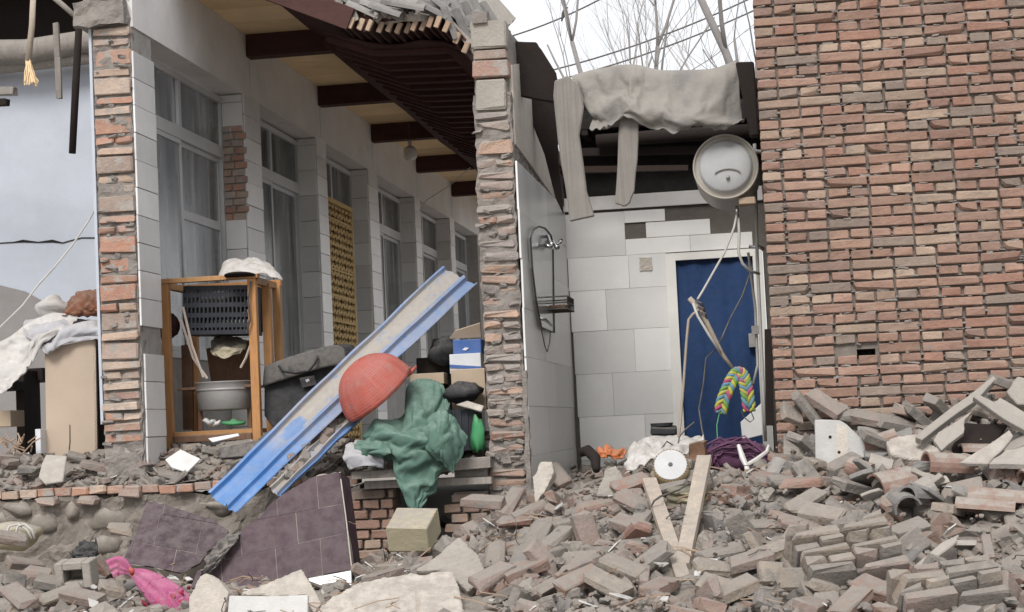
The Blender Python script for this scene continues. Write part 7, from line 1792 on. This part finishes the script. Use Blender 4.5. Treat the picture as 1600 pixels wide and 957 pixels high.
SIM_B = '2,1299,8194,-739,20,19,-17,106,110,73;2,-1315,8681,-695,-20,-22,25,122,58,40;2,-691,10555,-234,-32,28,295,70,104,74;2,-4233,10728,-594,8,5,76,112,110,74;2,-831,10960,-186,36,-28,28,65,82,40;2,-1416,10225,-458,173,32,-254,80,58,56;2,-610,8995,-601,7,20,-147,123,71,50;2,-4519,10903,-596,-4,-18,-12,130,86,49;2,-1011,8107,-757,-32,9,-233,110,109,41;2,1330,10119,-136,33,28,-58,92,88,53;2,-553,8475,-711,-7,-3,54,133,62,36;2,-200,8652,-668,7,-26,182,112,111,70;2,-1785,11193,-383,135,31,-256,124,70,62;2,-557,10459,-252,-1,-29,122,74,84,43;2,-2405,9435,-641,-24,6,-68,125,88,56;2,-520,9093,-574,10,31,-234,120,61,45;2,-1529,9055,-629,-162,25,153,115,100,59;2,791,10076,-194,153,-26,45,118,69,42;2,-1664,11290,-333,-142,-16,-38,114,75,58;2,1257,9495,-384,46,14,-71,93,87,54;2,525,8694,-689,-173,-16,139,106,56,64;2,465,10354,-148,-20,290,-84,82,72,45;2,-354,11287,-104,-9,24,239,103,74,39;2,-961,8857,-635,-1,-26,-2,106,59,35;2,-325,8246,-721,125,2,43,123,87,73;2,-1851,8308,-708,-3,28,53,79,65,74;2,-2174,10521,-570,-32,-17,277,97,63,59;2,-1436,10695,-365,190,-16,-56,78,97,67;2,-2833,9316,-637,7,-3,222,96,86,64;2,-484,10993,-129,-4,279,-11,65,77,47;2,1285,9131,-499,-188,-22,231,70,58,68;2,-1939,9205,-629,-18,0,288,93,75,44;2,-1411,9737,-518,205,-107,78,101,96,62;2,-1416,8285,-741,-74,-14,57,122,66,44;2,352,10262,-166,21,12,-269,66,79,44;2,-2146,8634,-673,7,-2,-245,119,55,48;2,-2890,9525,-640,-2,1,184,73,81,74;2,420,9315,-456,-137,-11,-160,63,60,53;2,1421,10427,-23,-45,34,-284,98,98,55;2,760,8953,-569,172,-2,-37,80,78,75;2,-2354,10253,-596,-4,5,-205,83,112,54;2,-4402,9216,-626,-11,-3,-12,119,88,71;2,-1521,9278,-628,27,1,39,96,103,53;2,-2304,8774,-677,118,-4,61,126,55,47;2,-1762,8737,-710,25,-6,-288,120,59,39;2,645,8626,-704,21,-284,-140,82,99,53;2,505,10710,-26,-40,-18,246,68,66,40;2,-455,8188,-735,-17,-10,285,91,109,72;2,595,8901,-609,53,-24,41,102,83,61;2,-1104,9461,-551,13,19,-157,128,65,52;2,-131,9094,-528,-22,301,9,133,72,63;2,-3689,10949,-585,-3,-22,232,135,81,73;2,766,8439,-733,-35,30,-313,89,73,64;2,-364,9594,-454,-4,20,-290,132,64,36;2,719,9517,-414,0,-12,111,94,71,43;2,-1239,10117,-444,-160,275,-4,100,54,50;2,-270,10409,-191,47,-7,-20,112,105,65;2,-1298,9959,-486,-40,308,-109,117,54,45;2,-3656,8558,-641,-17,4,136,84,98,63;2,-936,10725,-238,119,-54,205,80,53,57;2,-80,10201,-207,-23,-17,143,114,100,48;2,-226,9841,-342,-44,-4,249,76,79,47;2,-634,9592,-460,-21,-8,239,73,59,48;2,-521,8693,-675,19,178,-98,68,101,63;2,-1299,7991,-793,-5,19,-180,102,80,37;2,-591,8276,-730,8,307,83,93,91,36;2,-1500,10626,-399,28,-4,237,82,83,56;2,924,8789,-652,261,105,103,67,81,48;2,385,9442,-426,179,146,115,69,89,61;2,-2809,8536,-672,-10,1,236,115,112,50;2,1409,8968,-558,-37,-3,-312,86,100,51;2,-3498,9049,-648,-10,2,-283,85,99,59;2,-1061,10374,-320,-55,-184,51,104,90,52;2,-838,10737,-204,37,32,-265,109,88,73;2,318,8326,-743,-3,-7,222,101,96,37;2,1403,7996,-795,6,-21,167,129,93,53;2,-1955,9639,-534,-2,-10,213,120,73,75;2,294,8940,-594,10,-284,-147,76,103,38;2,177,9479,-430,142,2,-266,84,54,58;2,1173,9765,-301,-47,-41,199,121,89,70;2,-4007,10488,-611,2,-24,-41,69,93,48;2,-2101,9693,-630,4,-25,57,110,89,39;2,1356,8541,-699,-285,-23,115,99,70,36;2,-2215,10646,-507,-13,17,226,73,76,71;2,799,9992,-232,-270,-32,44,91,104,47;2,-3000,8650,-655,-27,134,-280,74,67,49;2,-786,11517,-115,-5,-25,-64,120,67,70;2,50,10414,-156,2,-32,217,87,84,63;2,-1355,9471,-592,-30,26,189,63,67,46;2,-755,8035,-774,-14,-291,-51,75,75,42;2,806,9861,-297,-46,42,-261,100,92,42;2,-2119,8380,-684,-9,-35,230,119,59,47;2,955,9650,-366,19,20,-123,130,112,44;2,1046,9679,-322,57,204,-193,100,74,74;2,-1274,8106,-756,-16,-37,201,93,71,56;2,145,10511,-128,-7,-21,179,125,107,65;2,618,10393,-109,173,-46,107,89,78,67;2,1489,8797,-611,-30,271,45,65,62,56;2,-3691,10810,-613,-17,1,-110,90,62,40;2,-366,8621,-697,42,10,-7,71,58,40;2,-2762,8884,-652,-2,1,227,92,89,61;2,-1317,10383,-403,-4,-184,177,96,66,55;2,-252,8856,-634,-27,-297,-66,69,89,48;2,-3035,9495,-637,-12,-1,4,95,78,62;2,-3593,9948,-615,-1,34,-174,69,93,56;2,-98,9264,-486,-8,14,275,97,67,38;2,-945,9340,-542,-11,32,-202,130,73,48;2,-1439,10418,-428,-17,-283,-31,120,89,41;2,810,9125,-503,161,-9,35,88,108,47;2,1435,9861,-223,35,24,-70,132,84,60;2,726,8026,-800,48,-7,39,109,61,62;2,-749,9210,-552,-30,4,-246,106,105,41;2,1479,9214,-448,-134,-4,29,115,67,73;2,-2948,9512,-562,-158,-1,107,85,85,61;2,1698,9663,-309,-63,33,-267,111,70,42;2,-3965,9112,-629,184,-11,-146,122,72,43;2,-2522,10769,-577,10,-288,-157,91,68,56;2,-4228,9954,-618,5,-15,246,72,102,52;2,-2539,8544,-662,149,-5,69,133,67,61;2,-4303,10822,-524,-155,-2,245,113,95,46;2,-720,9836,-409,36,32,-65,112,91,62;2,833,8162,-771,29,-7,54,115,81,44;2,-4021,8955,-638,-155,6,173,130,67,52;2,884,8419,-743,6,3,64,66,105,58;2,-4400,10517,-592,-314,-9,-144,127,111,71;2,-3008,11023,-603,311,9,-138,128,82,47;2,1140,8451,-697,-64,-177,90,116,80,60;2,-611,8715,-652,143,18,-91,64,67,52;2,-404,9708,-426,-26,18,311,109,63,54;2,1521,8544,-672,180,-8,62,79,62,72;2,1644,10333,-52,-15,38,-210,130,53,56;2,-128,8301,-722,-10,5,83,95,106,58;2,-197,8948,-584,-123,35,-108,130,62,50;2,1118,10751,77,-1,-32,42,118,72,45;2,-418,9192,-493,-19,-199,47,113,98,48;2,-3394,9046,-605,-86,121,89,128,109,72;2,-441,10265,-231,-160,42,-219,65,107,35;2,-1395,8910,-667,6,294,62,88,92,42;2,-3158,9890,-644,-3,-4,-225,106,68,44;2,964,8172,-690,10,11,157,134,86,41;2,1467,8116,-753,-96,-1,-168,117,63,36;2,1195,8214,-718,-45,47,-184,128,97,64;2,-3734,9588,-630,18,18,-197,85,53,60;2,1667,9161,-438,112,303,-15,85,102,60;2,-288,8901,-590,90,285,84,122,92,55;2,-2874,8472,-676,-9,-8,80,66,65,65;2,-1958,9104,-640,0,-3,-2,81,109,42;2,-1017,9409,-516,26,74,-187,110,94,42;2,-1273,11014,-285,-27,-7,185,101,71,59;2,-3575,9147,-631,-9,-8,-282,90,110,42;2,-1605,11431,-292,-73,118,55,65,102,58;2,-2570,8640,-676,26,1,123,132,63,39;2,-1535,10889,-369,116,289,27,116,68,45;2,-1407,9187,-628,308,-24,109,84,65,72;2,-3972,9970,-616,14,-18,-135,82,104,54;2,1049,10167,-161,-10,-289,-87,103,59,40;2,-4136,10804,-614,2,-8,106,103,79,35;2,550,8447,-723,-138,-18,129,116,87,72;2,-1745,8515,-703,-43,181,-59,81,98,69;2,-3739,8641,-644,22,-10,258,95,93,53;2,513,8802,-655,-57,3,-295,119,89,42;2,-1905,11083,-413,52,41,-239,134,72,61;2,-4045,9445,-625,11,9,-2,89,99,45;2,-4111,10394,-596,-158,9,263,116,100,57;2,-1554,9698,-553,-170,52,180,93,76,75;2,965,9966,-243,-273,-48,95,105,69,48;2,662,8714,-672,147,-105,-132,77,88,45;2,1426,8767,-626,-223,98,147,69,78,72;2,-3563,8820,-646,-22,18,121,102,89,41;2,-2413,10014,-604,-24,-5,185,81,97,74;2,-318,9889,-316,199,30,-105,117,97,57;2,-1375,10271,-390,137,-84,230,90,82,55;2,-697,9317,-511,33,-11,-17,78,69,57;2,-748,9433,-502,141,16,-276,68,79,71;2,-4625,11158,-576,-9,11,21,130,82,58;2,-4627,10440,-603,-293,15,162,134,93,62;2,-638,10291,-281,-50,-29,70,117,86,57;2,-102,9000,-554,-18,23,-248,118,73,73;2,144,8530,-722,-8,28,-194,84,58,36;2,1379,8642,-667,104,-298,-22,131,63,68;2,-1407,10957,-334,28,33,-159,74,81,57;2,-3000,9230,-652,-2,0,51,126,80,40;2,1730,10413,-17,-33,-39,214,70,95,36;2,-4058,9707,-614,-2,-19,-120,125,96,69;2,-4326,9014,-641,-6,9,156,86,81,43;2,-2518,10565,-584,13,-13,-138,81,76,65;2,-3571,8832,-610,-11,27,171,92,107,37;2,1118,9162,-504,11,45,-146,107,108,55;2,-4334,10784,-597,-2,2,-97,90,106,51;2,-2464,8810,-653,4,-7,-302,112,105,57;2,1311,10602,58,-194,-31,243,83,82,40;2,-1348,9559,-578,-6,-30,111,66,112,48;2,1702,9585,-301,-71,19,-285,106,67,73;2,-4549,10693,-596,15,-17,194,94,60,70;2,-1341,9186,-595,138,-22,127,87,112,51;2,920,9747,-309,-85,89,138,79,66,69;2,-600,11115,-111,-49,20,204,114,99,45;2,-1659,10872,-380,216,4,-27,75,83,52;2,-1823,10481,-512,110,17,100,64,59,70;2,-444,9766,-388,78,309,10,75,91,51;2,352,8587,-651,-19,-12,307,104,68,56;2,-3536,10109,-618,-42,304,33,74,74,51;2,-2273,9560,-635,31,-195,231,67,109,46;2,-1544,8717,-695,-40,6,-279,117,91,61;2,-1291,9338,-582,-5,10,-234,90,90,55;2,650,9583,-387,-133,-15,56,106,77,74;2,844,8931,-569,117,38,-242,65,90,55;2,-2928,11134,-588,37,-19,-66,97,79,35;2,1825,8932,-541,-41,-264,-143,83,97,44;2,-4592,10825,-590,22,38,243,68,59,55;2,-1346,10962,-301,-291,103,5,87,98,41;2,958,8367,-704,-18,105,-95,113,63,65;2,-2145,9756,-600,97,-32,46,82,53,55;2,904,9144,-503,-120,104,159,87,66,71;2,1193,9040,-546,-281,34,-150,116,79,42;2,933,10514,-57,-23,-279,-121,102,104,45;2,698,10349,-120,-141,14,-285,74,72,62;2,638,9838,-284,-46,-4,29,135,95,56;2,-964,11025,-188,222,139,12,64,64,46;2,-1022,10811,-231,17,274,140,133,86,48;2,-3457,9369,-644,5,21,194,118,90,38;2,-2309,9921,-610,10,-4,-50,119,90,48;2,-1883,8473,-686,-28,27,-123,130,106,46;2,296,9586,-413,19,24,-82,130,96,41;2,-225,11234,-88,-23,21,277,94,103,37;2,1485,8603,-688,136,24,-281,66,57,40;2,974,9304,-458,-35,277,109,96,53,55;2,-2623,10834,-582,9,25,-293,99,101,46;2,-981,8583,-702,-15,11,285,71,105,39;2,-4376,9336,-632,-1,6,-52,88,95,49;2,-2061,10598,-522,127,-23,117,126,76,74;2,-604,8577,-703,-312,-31,106,98,102,43;2,-1911,11347,-401,-284,10,-142,97,102,55;2,-1618,9135,-664,-6,16,-237,97,74,46;2,135,8870,-603,-79,20,-69,88,82,36;2,-847,9577,-437,26,3,-7,90,109,59;2,1630,10467,44,-3,-266,-11,94,88,36;2,246,10646,-88,-21,19,-311,89,79,62;2,-4366,10372,-589,188,-26,65,119,84,68;2,912,8923,-592,-115,-7,51,86,56,44;2,903,8828,-601,166,-82,-151,114,64,72;2,-855,10490,-275,-257,7,-88,114,54,58;2,-411,9609,-395,-155,-21,36,134,95,62;2,-2032,10471,-542,39,-7,-42,104,83,50;2,-1470,9367,-603,-146,-18,-84,109,79,72;2,1558,10224,-81,-37,-63,224,86,59,54;2,1557,8099,-777,-292,14,-74,75,97,48;2,-2184,9119,-634,185,185,-91,97,96,46;2,-1291,8187,-699,78,27,78,123,87,52;2,-1385,8207,-736,25,-165,154,83,82,61;2,-3094,10872,-586,-157,9,153,128,69,64;2,-2353,8857,-644,75,-97,-35,96,103,41;2,-87,8605,-643,-117,-259,68,130,87,68;2,-1325,11356,-263,34,17,-173,76,99,39;2,-2772,9198,-637,-17,-14,-96,92,66,63;2,-1702,10545,-469,127,1,224,129,78,64;2,-1839,11620,-362,-118,-22,-39,117,54,65;2,-528,9689,-414,-130,18,0,127,85,70;2,-3024,8975,-638,-17,14,179,91,67,74;2,-975,11127,-162,-101,150,208,108,111,71;2,-349,8522,-643,-14,36,32,130,99,73;2,-4211,8614,-639,-1,-31,211,76,91,54;2,-2040,10147,-550,147,277,-5,121,80,63;2,-2777,10074,-623,8,-27,64,125,84,38;2,-558,8861,-631,10,14,-174,67,78,61;2,-1978,8588,-668,6,14,-17,109,54,48;2,-227,8345,-732,-18,3,205,69,103,53;2,268,10047,-211,-34,-41,-199,106,69,48;2,-135,8401,-718,-205,175,-46,80,72,37;2,-354,8797,-629,189,27,-37,131,71,53;2,-4172,11194,-566,3,8,-247,74,93,62;2,-4169,9412,-625,-8,26,164,74,87,62;2,781,10367,-87,224,-13,-176,94,100,53;2,960,7982,-743,6,301,146,125,98,51;2,-4556,8728,-638,-23,17,216,98,69,55;2,-4564,9672,-621,17,14,153,70,90,57;2,161,8064,-761,-10,-12,178,91,109,72;2,-174,8115,-759,-35,-3,300,104,82,42;2,-787,10851,-184,-36,-32,270,73,83,50;2,-3195,8655,-659,-29,-9,274,105,56,40;2,-1646,10308,-492,38,-19,-86,129,91,49;2,218,9728,-355,-48,199,-132,69,100,62;2,-289,10584,-124,-64,29,-280,101,103,57;2,-1435,9015,-652,-23,11,-254,104,70,41;2,-723,8559,-690,-1,210,-115,77,85,44;2,-3394,8426,-647,-28,-5,277,122,89,66;2,306,8159,-707,66,37,249,120,103,74;2,-3316,9890,-583,-41,5,173,81,108,36;2,-2926,9448,-632,115,-20,-2,71,64,41;2,-977,9137,-560,-10,-274,106,126,56,48;2,849,9401,-435,-3,304,89,91,97,51;2,-4677,10291,-607,-3,300,3,91,106,52;2,-232,10506,-155,35,-32,78,67,67,72;2,568,10295,-130,151,0,194,95,89,59;2,-1429,9107,-642,-165,287,10,117,63,38;2,1076,8174,-701,-56,1,149,124,100,59;2,1416,9596,-277,-135,-162,113,64,57,48;2,-1837,10255,-548,169,6,87,73,75,39;2,713,9154,-510,29,5,-23,101,83,43;2,-1061,8012,-762,293,30,-99,79,65,55;2,542,8559,-638,-218,-27,39,122,108,41;2,1435,8521,-660,21,42,-99,113,75,66;2,-524,11090,-134,10,-9,-130,83,79,40;2,-655,9761,-392,-58,-49,293,119,65,57;2,-480,8394,-693,138,-10,281,115,82,75;2,148,8637,-676,25,66,-139,66,104,68;2,-2936,8700,-657,15,2,-96,126,97,56;2,528,8676,-628,140,300,-27,131,66,74;2,-2306,9319,-645,9,-14,115,127,88,44;2,62,8233,-690,-9,2,-148,92,87,70;2,-828,8672,-649,-96,-19,232,123,93,39;2,-4140,9052,-639,-21,295,118,120,94,38;2,-892,9169,-546,-32,-122,-267,81,107,59;2,83,10416,-80,-155,-32,217,103,92,44;2,711,8603,-657,-47,-202,222,75,72,64;2,-565,8642,-612,-22,-37,260,134,80,54;2,1270,8564,-643,-33,3,312,69,91,50;2,482,10228,-148,274,139,16,76,58,60;2,93,9604,-401,-295,19,-48,109,71,40;2,-3297,11187,-570,-132,24,-138,124,69,70;2,-775,8593,-678,-130,-22,38,64,69,46;2,-2031,8698,-642,-8,46,34,123,109,74;2,-4092,10696,-599,-313,-15,-65,96,53,59;2,-1371,8379,-616,14,-2,14,123,102,44;2,663,10461,-68,73,63,-3,111,84,63;2,1146,10398,-74,61,-13,27,79,75,49;2,388,10321,-89,31,-34,197,119,102,75;2,-523,9600,-444,-7,26,-154,110,73,70;2,667,8355,-645,-178,-195,-22,116,100,72;2,-2154,10103,-601,126,127,26,64,102,68;2,332,9633,-365,12,-287,-60,128,110,37;2,-3116,9694,-600,17,82,67,119,78,54;2,1864,10094,-90,308,-30,120,101,78,47;2,-4549,9779,-630,15,7,122,125,61,56;2,561,10411,-109,38,162,-7,88,78,41;2,-1612,10002,-530,-285,44,-84,114,100,71;2,-191,9549,-433,-299,-8,-74,83,72,58;2,-3719,10147,-609,-2,-297,157,98,63,57;2,-2512,9450,-632,168,-3,93,121,55,59;2,-1046,8212,-717,7,170,-111,73,73,56;2,-1278,9154,-631,-19,0,284,67,79,38;2,373,9191,-498,128,17,-226,87,53,48;2,-856,9848,-408,-26,-24,199,63,82,61;2,-2713,8310,-690,-11,20,200,84,58,43;2,-2284,10966,-547,-23,301,0,127,109,51;2,-3551,8913,-642,-14,205,-154,72,70,35;2,-4121,10288,-616,19,-23,100,66,60,45;2,295,9289,-459,-278,26,-55,121,53,58;2,-1879,10525,-487,228,-22,67,104,88,61;2,69,9943,-267,-71,-1,29,74,65,48;2,1116,8773,-573,191,21,-78,118,79,75;2,664,10064,-209,24,32,-120,107,83,49;2,144,9273,-477,127,-308,-35,123,56,62;2,-625,9083,-552,10,-293,150,106,56,39;2,-811,10537,-233,-78,-45,277,118,81,72;2,1088,10063,-184,-155,30,-134,96,53,69;2,-27,9774,-317,-50,-116,-129,111,83,57;2,-1495,8611,-635,-1,302,124,115,68,65;2,1811,9615,-315,-43,286,-25,79,80,44;2,-1163,10659,-280,39,15,206,119,65,42;2,-628,11205,-138,13,17,-264,72,76,44;2,510,8767,-580,95,-100,-142,122,92,51;2,482,10543,-63,6,269,-165,126,72,55;2,1043,8328,-699,6,-74,-77,83,76,65;2,-3813,10917,-596,-1,-24,250,65,96,36;2,222,9651,-361,21,-120,-103,114,68,51;2,347,9026,-564,9,44,-162,73,78,48;2,-4358,8784,-639,-12,-12,-274,110,96,43;2,-243,7992,-761,-160,3,-117,110,72,55;2,-460,10576,-144,297,-30,-87,92,105,65;2,-4470,10643,-600,-136,4,-177,128,53,52;2,-2576,9738,-646,9,-25,-15,71,60,44;2,-2107,10004,-594,-28,-20,21,76,85,51;2,-2040,8453,-662,-3,29,29,127,112,40;2,-1954,10968,-459,28,-44,-8,114,75,53;2,103,10184,-209,49,25,-55,68,69,45;2,-1167,11035,-248,128,28,-252,93,67,72;2,-1321,10832,-313,192,0,-62,99,76,49;2,-2295,9026,-664,-12,3,-278,89,71,47;2,277,8002,-765,134,-10,306,69,110,64;2,-2183,10066,-553,1,-30,22,106,84,50;2,1032,10272,-128,85,-109,-172,64,65,36;2,1625,8738,-619,172,-15,-15,68,68,71;2,1482,8351,-669,192,-7,1,115,57,45;2,-1791,10023,-546,-133,20,-171,75,104,73;2,-1846,8662,-664,-155,14,-98,79,108,75;2,-822,8994,-541,4,45,-124,128,89,64;2,1142,10632,59,-198,-55,162,81,97,69;2,1245,9207,-477,-30,-40,226,89,69,35;2,373,8736,-586,22,18,241,124,57,55;2,-37,9927,-266,-39,16,-307,121,92,74;2,-3411,11111,-586,148,-140,31,68,104,68;2,-2221,9697,-624,16,-23,147,91,55,56;2,457,9834,-291,-96,15,-54,81,99,74;2,-1447,8294,-705,268,-61,-13,100,93,45;2,-358,8361,-723,-13,20,-142,82,94,59;2,-1215,9368,-563,-16,-219,96,72,109,41;2,-726,10767,-183,-9,300,38,110,83,68;2,522,9731,-306,-241,-47,-74,105,103,55;2,-1124,8516,-684,38,170,-248,95,91,70;2,-508,10250,-267,-24,-22,180,128,77,50;2,81,8790,-570,35,-22,70,91,57,56;2,-4251,11095,-574,8,2,-167,70,89,63;2,-2810,8367,-677,-171,11,-244,134,78,63;2,-562,9062,-512,61,124,47,104,96,50;2,1350,8812,-614,143,40,-192,121,55,68;2,350,9482,-381,88,27,-234,99,110,45'
def near_hero(p):
    return any((Vector((p[0], p[1], p[2] * 1.2)) - Vector((h.x, h.y, h.z * 1.2))).length < r * .72 for h, r in HERO)
# places the photograph shows clear: (outline in px, only pieces nearer than this)
CLEAR = [([(1003, 742), (1118, 705), (1108, 850), (1100, 945), (1045, 945), (1030, 850)], 10.6), ([(985, 690), (1110, 690), (1110, 765), (985, 765)], 10.75), ([(340, 885), (500, 880), (640, 885), (765, 880), (770, 1000), (340, 1000)], 9.75),
         ([(600, 790), (690, 790), (690, 880), (600, 880)], 10.6), ([(150, 870), (320, 880), (330, 1000), (190, 1000)], 9.8), ([(80, 860), (155, 860), (155, 925), (80, 925)], 10.2), ([(290, 880), (360, 890), (360, 990), (290, 990)], 9.2),
         ([(1265, 650), (1360, 650), (1360, 750), (1265, 750)], 10.6), ([(1380, 590), (1620, 585), (1620, 730), (1380, 730)], 10.5), ([(1360, 725), (1440, 725), (1440, 800), (1360, 800)], 9.95), ([(1100, 665), (1210, 665), (1210, 745), (1100, 745)], 11.2),
         ([(300, 735), (570, 735), (570, 935), (300, 935)], 10.6), ([(185, 780), (360, 780), (360, 900), (185, 900)], 10.9), ([(0, 815), (62, 815), (62, 860), (0, 860)], 10.8)]
def blocked(px, py, Y):
    for poly, lim in CLEAR:
        if Y > lim: continue
        c = False
        for i in range(len(poly)):
            (x1, y1), (x2, y2) = poly[i - 1], poly[i]
            if (y1 > py) != (y2 > py) and px < (x2 - x1) * (py - y1) / (y2 - y1) + x1: c = not c
        if c: return True
    return False
LIM = 295 - len([o for o in COL.objects if o.name.startswith('loose_brick')])
n = 0
rest = MB(); RR = []
for s in SIM_A.split(';'):
    v = [int(q) for q in s.split(',')]
    p = (v[1] / 1000, v[2] / 1000, v[3] / 1000); rot = (v[4] / 100, v[5] / 100, v[6] / 100)
    if near_hero(p): continue
    px, py = proj(p)
    if blocked(px, py, p[1]): continue
    if px < -40 or px > 1650 or py > 990: continue
    if -1.94 < p[0] < -1.6 and p[1] > 11.6: continue
    if -4 < p[0] < -2.65 and 10.1 < p[1] < 10.9: continue
    RR.append((p, rot, v[0]))
RR.sort(key=lambda q: (q[2], q[0][1]))
for k, (p, rot, half) in enumerate(RR):
    if R5.random() < .55:
        rot = (rot[0] + R5.uniform(-.42, .42), rot[1] + R5.uniform(-.42, .42), rot[2]); p = (p[0], p[1], p[2] + .012)
    if k < LIM: loose(p, rot, half, R5.choices(range(6), WTS)[0])
    else: rest.chip(p, (.135, .115, .053), Euler(rot).to_matrix(), .005, .005, R5, .3)
for s in SIM_B.split(';'):
    v = [int(q) for q in s.split(',')]
    p = (v[1] / 1000, v[2] / 1000, v[3] / 1000)
    if blocked(*proj(p), p[1]): continue
    rest.chip(p, (v[7] / 1000, v[8] / 1000, v[9] / 1000), Euler((v[4] / 100, v[5] / 100, v[6] / 100)).to_matrix(), .008, .010, R5, .45)
for i in range(330):                                      # lumps of mortar between the bricks
    y = R5.uniform(8.3, 11.2); x = R5.uniform(-.26, .17) * y if R5.random() < .8 else R5.uniform(-.42, -.2) * y
    if x > 0 and y > 10.8: continue
    p = Vector((x, y, H(x, y) + R5.uniform(.0, .07)))
    if blocked(*proj(p), y): continue
    r_ = R5.uniform(.03, .085)
    q = pebble((0, 0, 0), (r_, r_ * R5.uniform(.6, 1), r_ * R5.uniform(.4, .8)), i, 5, 7, 1.1)
    Rr = Euler((R5.uniform(0, 6), R5.uniform(0, 6), R5.uniform(0, 6))).to_matrix()
    rest.add([Rr @ v + p for v in q.v], q.f)
for i in range(150):                                      # broken bits piled against the red wall
    x = R5.uniform(.03, 1.9); y = 10.86 - abs(R5.gauss(0, .1)); s = R5.uniform(.03, .11)
    rest.chip((x, y, G(x, y) + .04 + (10.9 - y) * -.2 + R5.uniform(0, .10)), (s, s * R5.uniform(.5, 1), s * R5.uniform(.3, .7)), Euler((R5.uniform(0, 6), R5.uniform(0, 6), 0)).to_matrix(), .006, s * .1, R5, .45)
setting('brick_rubble', rest, X_['rubble'], 'stuff')
# fine rubble: chips, flakes and crumbs over the heap, the ground and the terrace
mb = MB()
def crumb(p, s):
    fl = R5.random() < .3
    mb.chip(p, (s, s * R5.uniform(.5, 1), s * (.2 if fl else R5.uniform(.4, .8))), Euler((R5.uniform(-.7, .7), R5.uniform(-.7, .7), R5.uniform(0, 6.3))).to_matrix(), s * .12, s * .10, R5, .4)
for i in range(5200):
    y = 7.9 + 3.9 * R5.random() ** 1.0
    x = R5.uniform(-.44, .185) * y
    if x > .05 and y > 10.85: continue
    s = min(.10, .012 + .022 * R5.expovariate(1))
    q = Vector((x, y, H(x, y) + s * .22))
    if not (y < 9.4 and blocked(*proj(q), y)): crumb(q, s)
for i in range(2600):
    x = R5.uniform(-5.6, -1.95); y = 11.88 + 1.3 * R5.random() ** 1.4
    s = min(.11, .012 + .022 * R5.expovariate(1))
    crumb((x, y, TZ(x, y) + s * .25), s)
for i in range(500):
    x = R5.uniform(-1.6, 0); y = R5.uniform(11.5, 14.4)
    s = min(.10, .015 + .025 * R5.expovariate(1))
    crumb((x, y, H(x, y) + s * .25), s)
for i in range(1900):                                     # grit and flakes caught between the bricks of the heap
    y = R5.uniform(8.2, 11.0); x = R5.uniform(-.22, .175) * y
    s = min(.09, .014 + .018 * R5.expovariate(1))
    q = Vector((x, y, G(x, y) + R5.uniform(-.02, .075)))
    if not blocked(*proj(q), y): crumb(q, s)
for i in range(260):                                      # crumbs at the foot of the red wall
    x = R5.uniform(.05, 1.9); y = R5.uniform(10.6, 10.88); s = R5.uniform(.02, .09)
    crumb((x, y, H(x, y) + s * .4), s)
setting('fine_rubble', mb, X_['rubble'], 'stuff')
# pale fibres, splinters and twigs caught in the heap
mb = MB()
for i in range(170):
    y = R5.uniform(8.4, 11); x = R5.uniform(-.42, .17) * y
    d = Vector((R5.uniform(-1, 1), R5.uniform(-1, 1), R5.uniform(-.25, .4))).normalized() * R5.uniform(.04, .16)
    p = Vector((x, y, H(x, y) + .06))
    mb.tube([p - d, p + Vector((0, 0, R5.uniform(0, .02))), p + d], R5.uniform(.002, .006), 4)
setting('twigs', mb, X_['rafterwood'], 'stuff')
mb = MB()                                                  # bits of wire caught between the bricks
for i in range(26):
    y = R5.uniform(8.5, 10.9); x = R5.uniform(-.4, .16) * y
    p = Vector((x, y, H(x, y) + .09)); pts = [p]
    d = Vector((R5.uniform(-1, 1), R5.uniform(-1, 1), .2)).normalized()
    for k in range(6):
        d = (d + Vector((R5.uniform(-.7, .7), R5.uniform(-.7, .7), R5.uniform(-.5, .4)))).normalized()
        pts.append(pts[-1] + d * R5.uniform(.03, .06))
    mb.tube(pts, .003, 4)
setting('wire_scraps', mb, X_['wire'], 'stuff')
mb = MB()                                                  # pale paper and plaster flakes
for i in range(150):
    y = R5.uniform(8.3, 11.0) if i < 110 else R5.uniform(11.9, 12.6)
    x = R5.uniform(-.42, .17) * y if i < 110 else R5.uniform(-5.4, -2.2)
    z = H(x, y) + R5.uniform(.04, .10) if i < 110 else TZ(x, y) + .03
    s = R5.uniform(.02, .06); Rr = Euler((R5.uniform(-.8, .8), R5.uniform(-.8, .8), R5.uniform(0, 6))).to_matrix()
    n = R5.randint(4, 6)
    mb.prism([Rr @ Vector((math.cos(6.283 * k / n) * s * R5.uniform(.6, 1.2), math.sin(6.283 * k / n) * s * R5.uniform(.4, .9), 0)) + Vector((x, y, z)) for k in range(n)], Rr @ Vector((0, 0, .006)))
setting('plaster_flakes', mb, X_['dirtywhite'], 'stuff')
# bricks that read alike are told apart by their place in the row
byl = {}
for o in COL.objects:
    if o.get('group') in ('loose bricks in the rubble', 'broken tile and sheet pieces in the rubble'): byl.setdefault(o['label'], []).append(o)
ORD = ['leftmost', 'second from left', 'third from left', 'fourth from left', 'fifth from left', 'sixth from left', 'seventh from left', 'eighth from left', 'ninth from left', 'tenth from left']
for l, os_ in byl.items():
    if len(os_) < 2: continue
    os_.sort(key=lambda o: proj(o.location)[0])
    for i, o in enumerate(os_): o['label'] = l + ', ' + (ORD[i] if i < len(os_) - 1 or i > 8 else 'rightmost')
